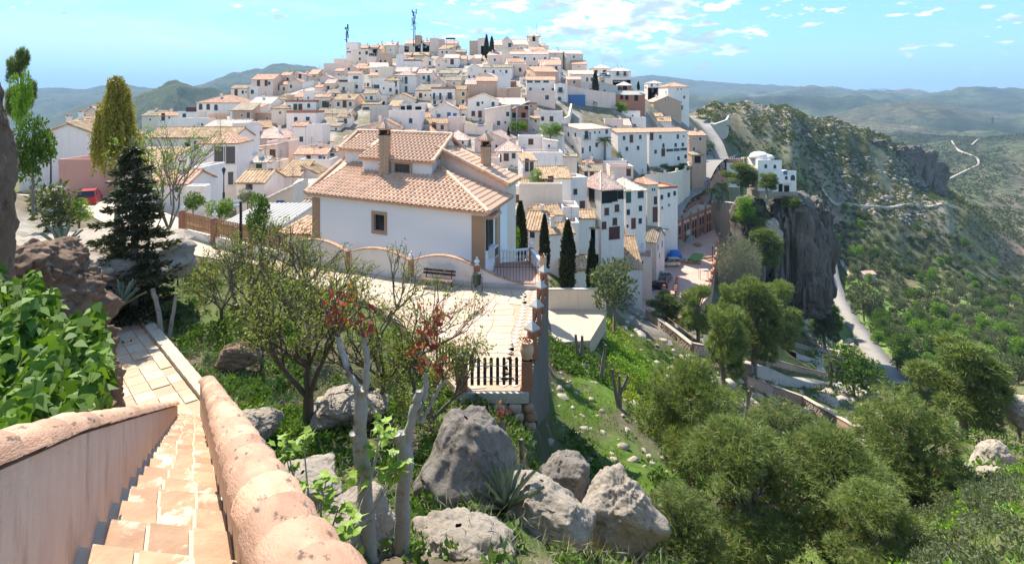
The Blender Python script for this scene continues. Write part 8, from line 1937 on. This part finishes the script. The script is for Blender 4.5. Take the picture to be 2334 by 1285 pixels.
cover('undergrowth', 420, (380, 700), (19, 34), .14, .34, 'bush', 47, .5, .5, lambda p, d, r: inplz(p, d) & (d < 36.5 - (640 - p) * -.0) & (fbm(p / 40, d / 3, o=3) > -.2), clump=44)
cover('dry_grass', 9000, (330, 760), (18, 36), .2, .12, 'reed_leaf', 48, .15, .9, lambda p, d, r: inplz(p, d) & (fbm(p / 40 + 4, d / 3, o=3) > -.1))
cover('undergrowth', 330, (455, 720), (11, 18), .11, .3, 'bright', 44, .6, .5, lambda p, d, r: inplz(p, d) & offstair(p, d), clump=70)
cover('fennel', 60, (380, 720), (14, 22), .20, .32, 'fennel', 3, .12, .9, lambda p, d, r: inplz(p, d), clump=110)
cover('dry_twigs', 5000, (300, 1100), (10, 24), .28, .35, 'reed_leaf', 4, .08, .7, lambda p, d, r: inplz(p, d) & offstair(p, d))
gar = lambda p, d: (p > 1256) & ~((d > 47.5) & (d < 60) & (p < 1385))
cover('meadow_grass', 60000, (1250, 1700), (16, 85), .16, .12, 'grass', 5, .3, 1.0, lambda p, d, r: gar(p, d) & (fbm(p / 60, d / 5, o=3) > -.25))
cover('meadow_herbs', 900, (1250, 1620), (17, 75), .20, .42, 'bush', 6, .6, .5, lambda p, d, r: gar(p, d) & (fbm(p / 50 + 3, d / 5, o=3) > .12), clump=34)
cover('mustard_bank', 620, (1375, 1545), (38, 72), .20, .62, 'mustard', 7, .5, .6, lambda p, d, r: gar(p, d) & (np.abs(p - (1330 + (75 - d) * 5.2)) < 70), clump=60)
cover('mustard_bank', 150, (1385, 1470), (50, 60), .20, .95, 'bright', 8, .5, .5, lambda p, d, r: gar(p, d) & (d > 50), clump=70)
cover('meadow_herbs', 150, (1248, 1400), (45, 51), .2, .5, 'bush', 61, .6, .5, None, clump=40)
cover('slope_shrubs', 700, (1560, 2334), (30, 110), .26, .8, 'bush', 9, .5, .5, lambda p, d, r: fbm(p / 40 + 5, d / 6, o=3) > .0, clump=44)
cover('slope_shrubs', 420, (1640, 2334), (26, 100), .26, .7, 'bright', 10, .5, .5, lambda p, d, r: fbm(p / 40 + 15, d / 6, o=3) > .1, clump=44)
cover('slope_grass', 30000, (1640, 2334), (20, 120), .24, .15, 'grass', 11, .25, 1.0)
cover('rock_weeds', 70, (10, 330), (12, 28), .16, .26, 'bush', 12, .5, .5, None, clump=40); cover('town_weeds', 260, (1040, 1480), (95, 190), .35, .9, 'bush', 13, .5, .5, lambda p, d, r: fbm(p / 30, d / 6, o=2) > .15, clump=30)
cover('crag_shrubs', 160, (1815, 1985), (95, 170), .4, 1.2, 'bush', 14, .5, .5, lambda p, d, r: np.abs(p - (2000 - d * .7)) < 70, clump=44)
cover('corner_shrubs', 190, (2060, 2340), (9, 26), .10, .42, 'olive', 41, .4, .5, None, clump=170)
cover('corner_shrubs', 150, (1960, 2340), (9, 30), .11, .36, 'bright', 42, .45, .5, lambda p, d, r: fbm(p / 40, d / 3, o=2) > -.1, clump=110)
cover('corner_grass', 16000, (1500, 2340), (7, 30), .16, .1, 'grass', 43, .25, 1.0)
# valley trees one by one, then the scrub beyond them
rvv = np.random.RandomState(31); cand = []
for k in range(4000):
    px, d = rvv.uniform(1650, 2345), rvv.uniform(105, 330)
    if rvv.uniform() > .75 + .3 * float(fbm(px / 60, d / 25, o=2)): continue
    rx = np.interp(d, [118, 158, 205, 255, 285], [2075, 1990, 1935, 1897, 1885])
    if px < rx + 14 * 130 / d + 8: continue
    if abs(d - np.interp(px, [1870, 1990, 2060, 2175], [331, 338, 346, 372])) < 6: continue
    if any(abs(px - a) * d / F < 3.6 and abs(d - b) < 4.2 for a, b in cand): continue
    cand.append((px, d))
    if len(cand) >= 290: break
VT = [(OL, 'olive_tree', 'grey-green olive tree on the valley slope', 4.5, 4.8), (BR, 'leafy_tree', 'deep green leafy tree on the valley slope', 5.0, 5.0), (BB, 'leafy_tree', 'bright green leafy tree on the valley slope', 5.0, 5.0), (SC, 'scrub_bush', 'dull brownish-green bush on the valley slope', 3.0, 3.6)]
for i, (px, d) in enumerate(cand):
    near = d < 200; k = rvv.choice(4, p=[.38, .30, .18, .14] if near else [.46, .12, .08, .34]); pr, nm, lb, h0, w0 = VT[k]; s_ = rvv.uniform(.65, 1.25) * (1.0 if k < 3 else 1.1)
    plant(nm, lb, 'tree' if k < 3 else 'bush', Vector((X(px, d), d, ztp(px, d))), pr[i % len(pr)], (s_, s_, s_ * rvv.uniform(.8, 1.1)), rvv.uniform(0, 6.28), ('olive trees of the valley', 'deep green trees of the valley', 'bright green trees of the valley', 'brownish bushes of the valley')[k])
cover('valley_scrub', 5200, (1560, 2360), (150, 480), .85, 1.35, 'scrub', 15, .55, .4, lambda p, d, r: (p > np.interp(d, [118, 158, 205, 255, 285, 480], [2090, 2010, 1955, 1915, 1640, 1600])) & (np.abs(d - np.interp(p, [1870, 1990, 2060, 2175], [331, 338, 346, 372])) > 3) & (fbm(p / 40, d / 30, o=3) > -.35), clump=24)
cover('valley_scrub', 2600, (1620, 2360), (130, 420), .8, 1.5, 'olive', 16, .5, .4, lambda p, d, r: (p > np.interp(d, [118, 158, 205, 255, 285, 480], [2090, 2010, 1955, 1915, 1660, 1620])) & (np.abs(d - np.interp(p, [1870, 1990, 2060, 2175], [331, 338, 346, 372])) > 3) & (fbm(p / 40 + 8, d / 30, o=3) > .0), clump=24)
cover('ridge_scrub', 4200, (1590, 2130), (290, 450), .9, 1.3, 'scrub', 17, .55, .4, lambda p, d, r: fbm(p / 25 + 3, d / 18, o=3) > -.05, clump=22)
cover('far_scrub', 9000, (1850, 2360), (440, 1500), 2.2, 3.0, 'scrub', 18, .6, .4, lambda p, d, r: fbm(p / 40, d / 60, o=3) > -.3, clump=9)
# small stone hut in the valley
b_, d_ = base_at(1983, 640, 150); hb = thing('stone_hut', 'small stone hut with pale tile roof among valley trees', 'hut', b_, .2, None); MB().box(0, 2, -1, 6, 4, 4).build('wall', M['rubble'], hb); roof_parts(hb, [((-3.3, -.3, 2.9), (3.3, -.3, 2.9), (3.3, 2, 3.9), (-3.3, 2, 3.9)), ((3.3, 4.3, 2.9), (-3.3, 4.3, 2.9), (-3.3, 2, 3.9), (3.3, 2, 3.9))], M['roof_p'])
# white fence posts by the street lamp
for i, px in enumerate((92, 108, 122, 138)):
    d = 43 + i * .6; t = thing('fence_post', 'white concrete post with sloping dark cap by the street lamp', 'post', (X(px, d), d, Z(452 - i, d)), 0, 'white posts by the street lamp'); MB().box(0, 0, -1.2, .42, .42, 2.1).build('post', M['white'], t); MB().lathe([(.30, 0), (.05, .3)], 4, (0, 0, .9)).build('cap', M['stone_cap'], t)
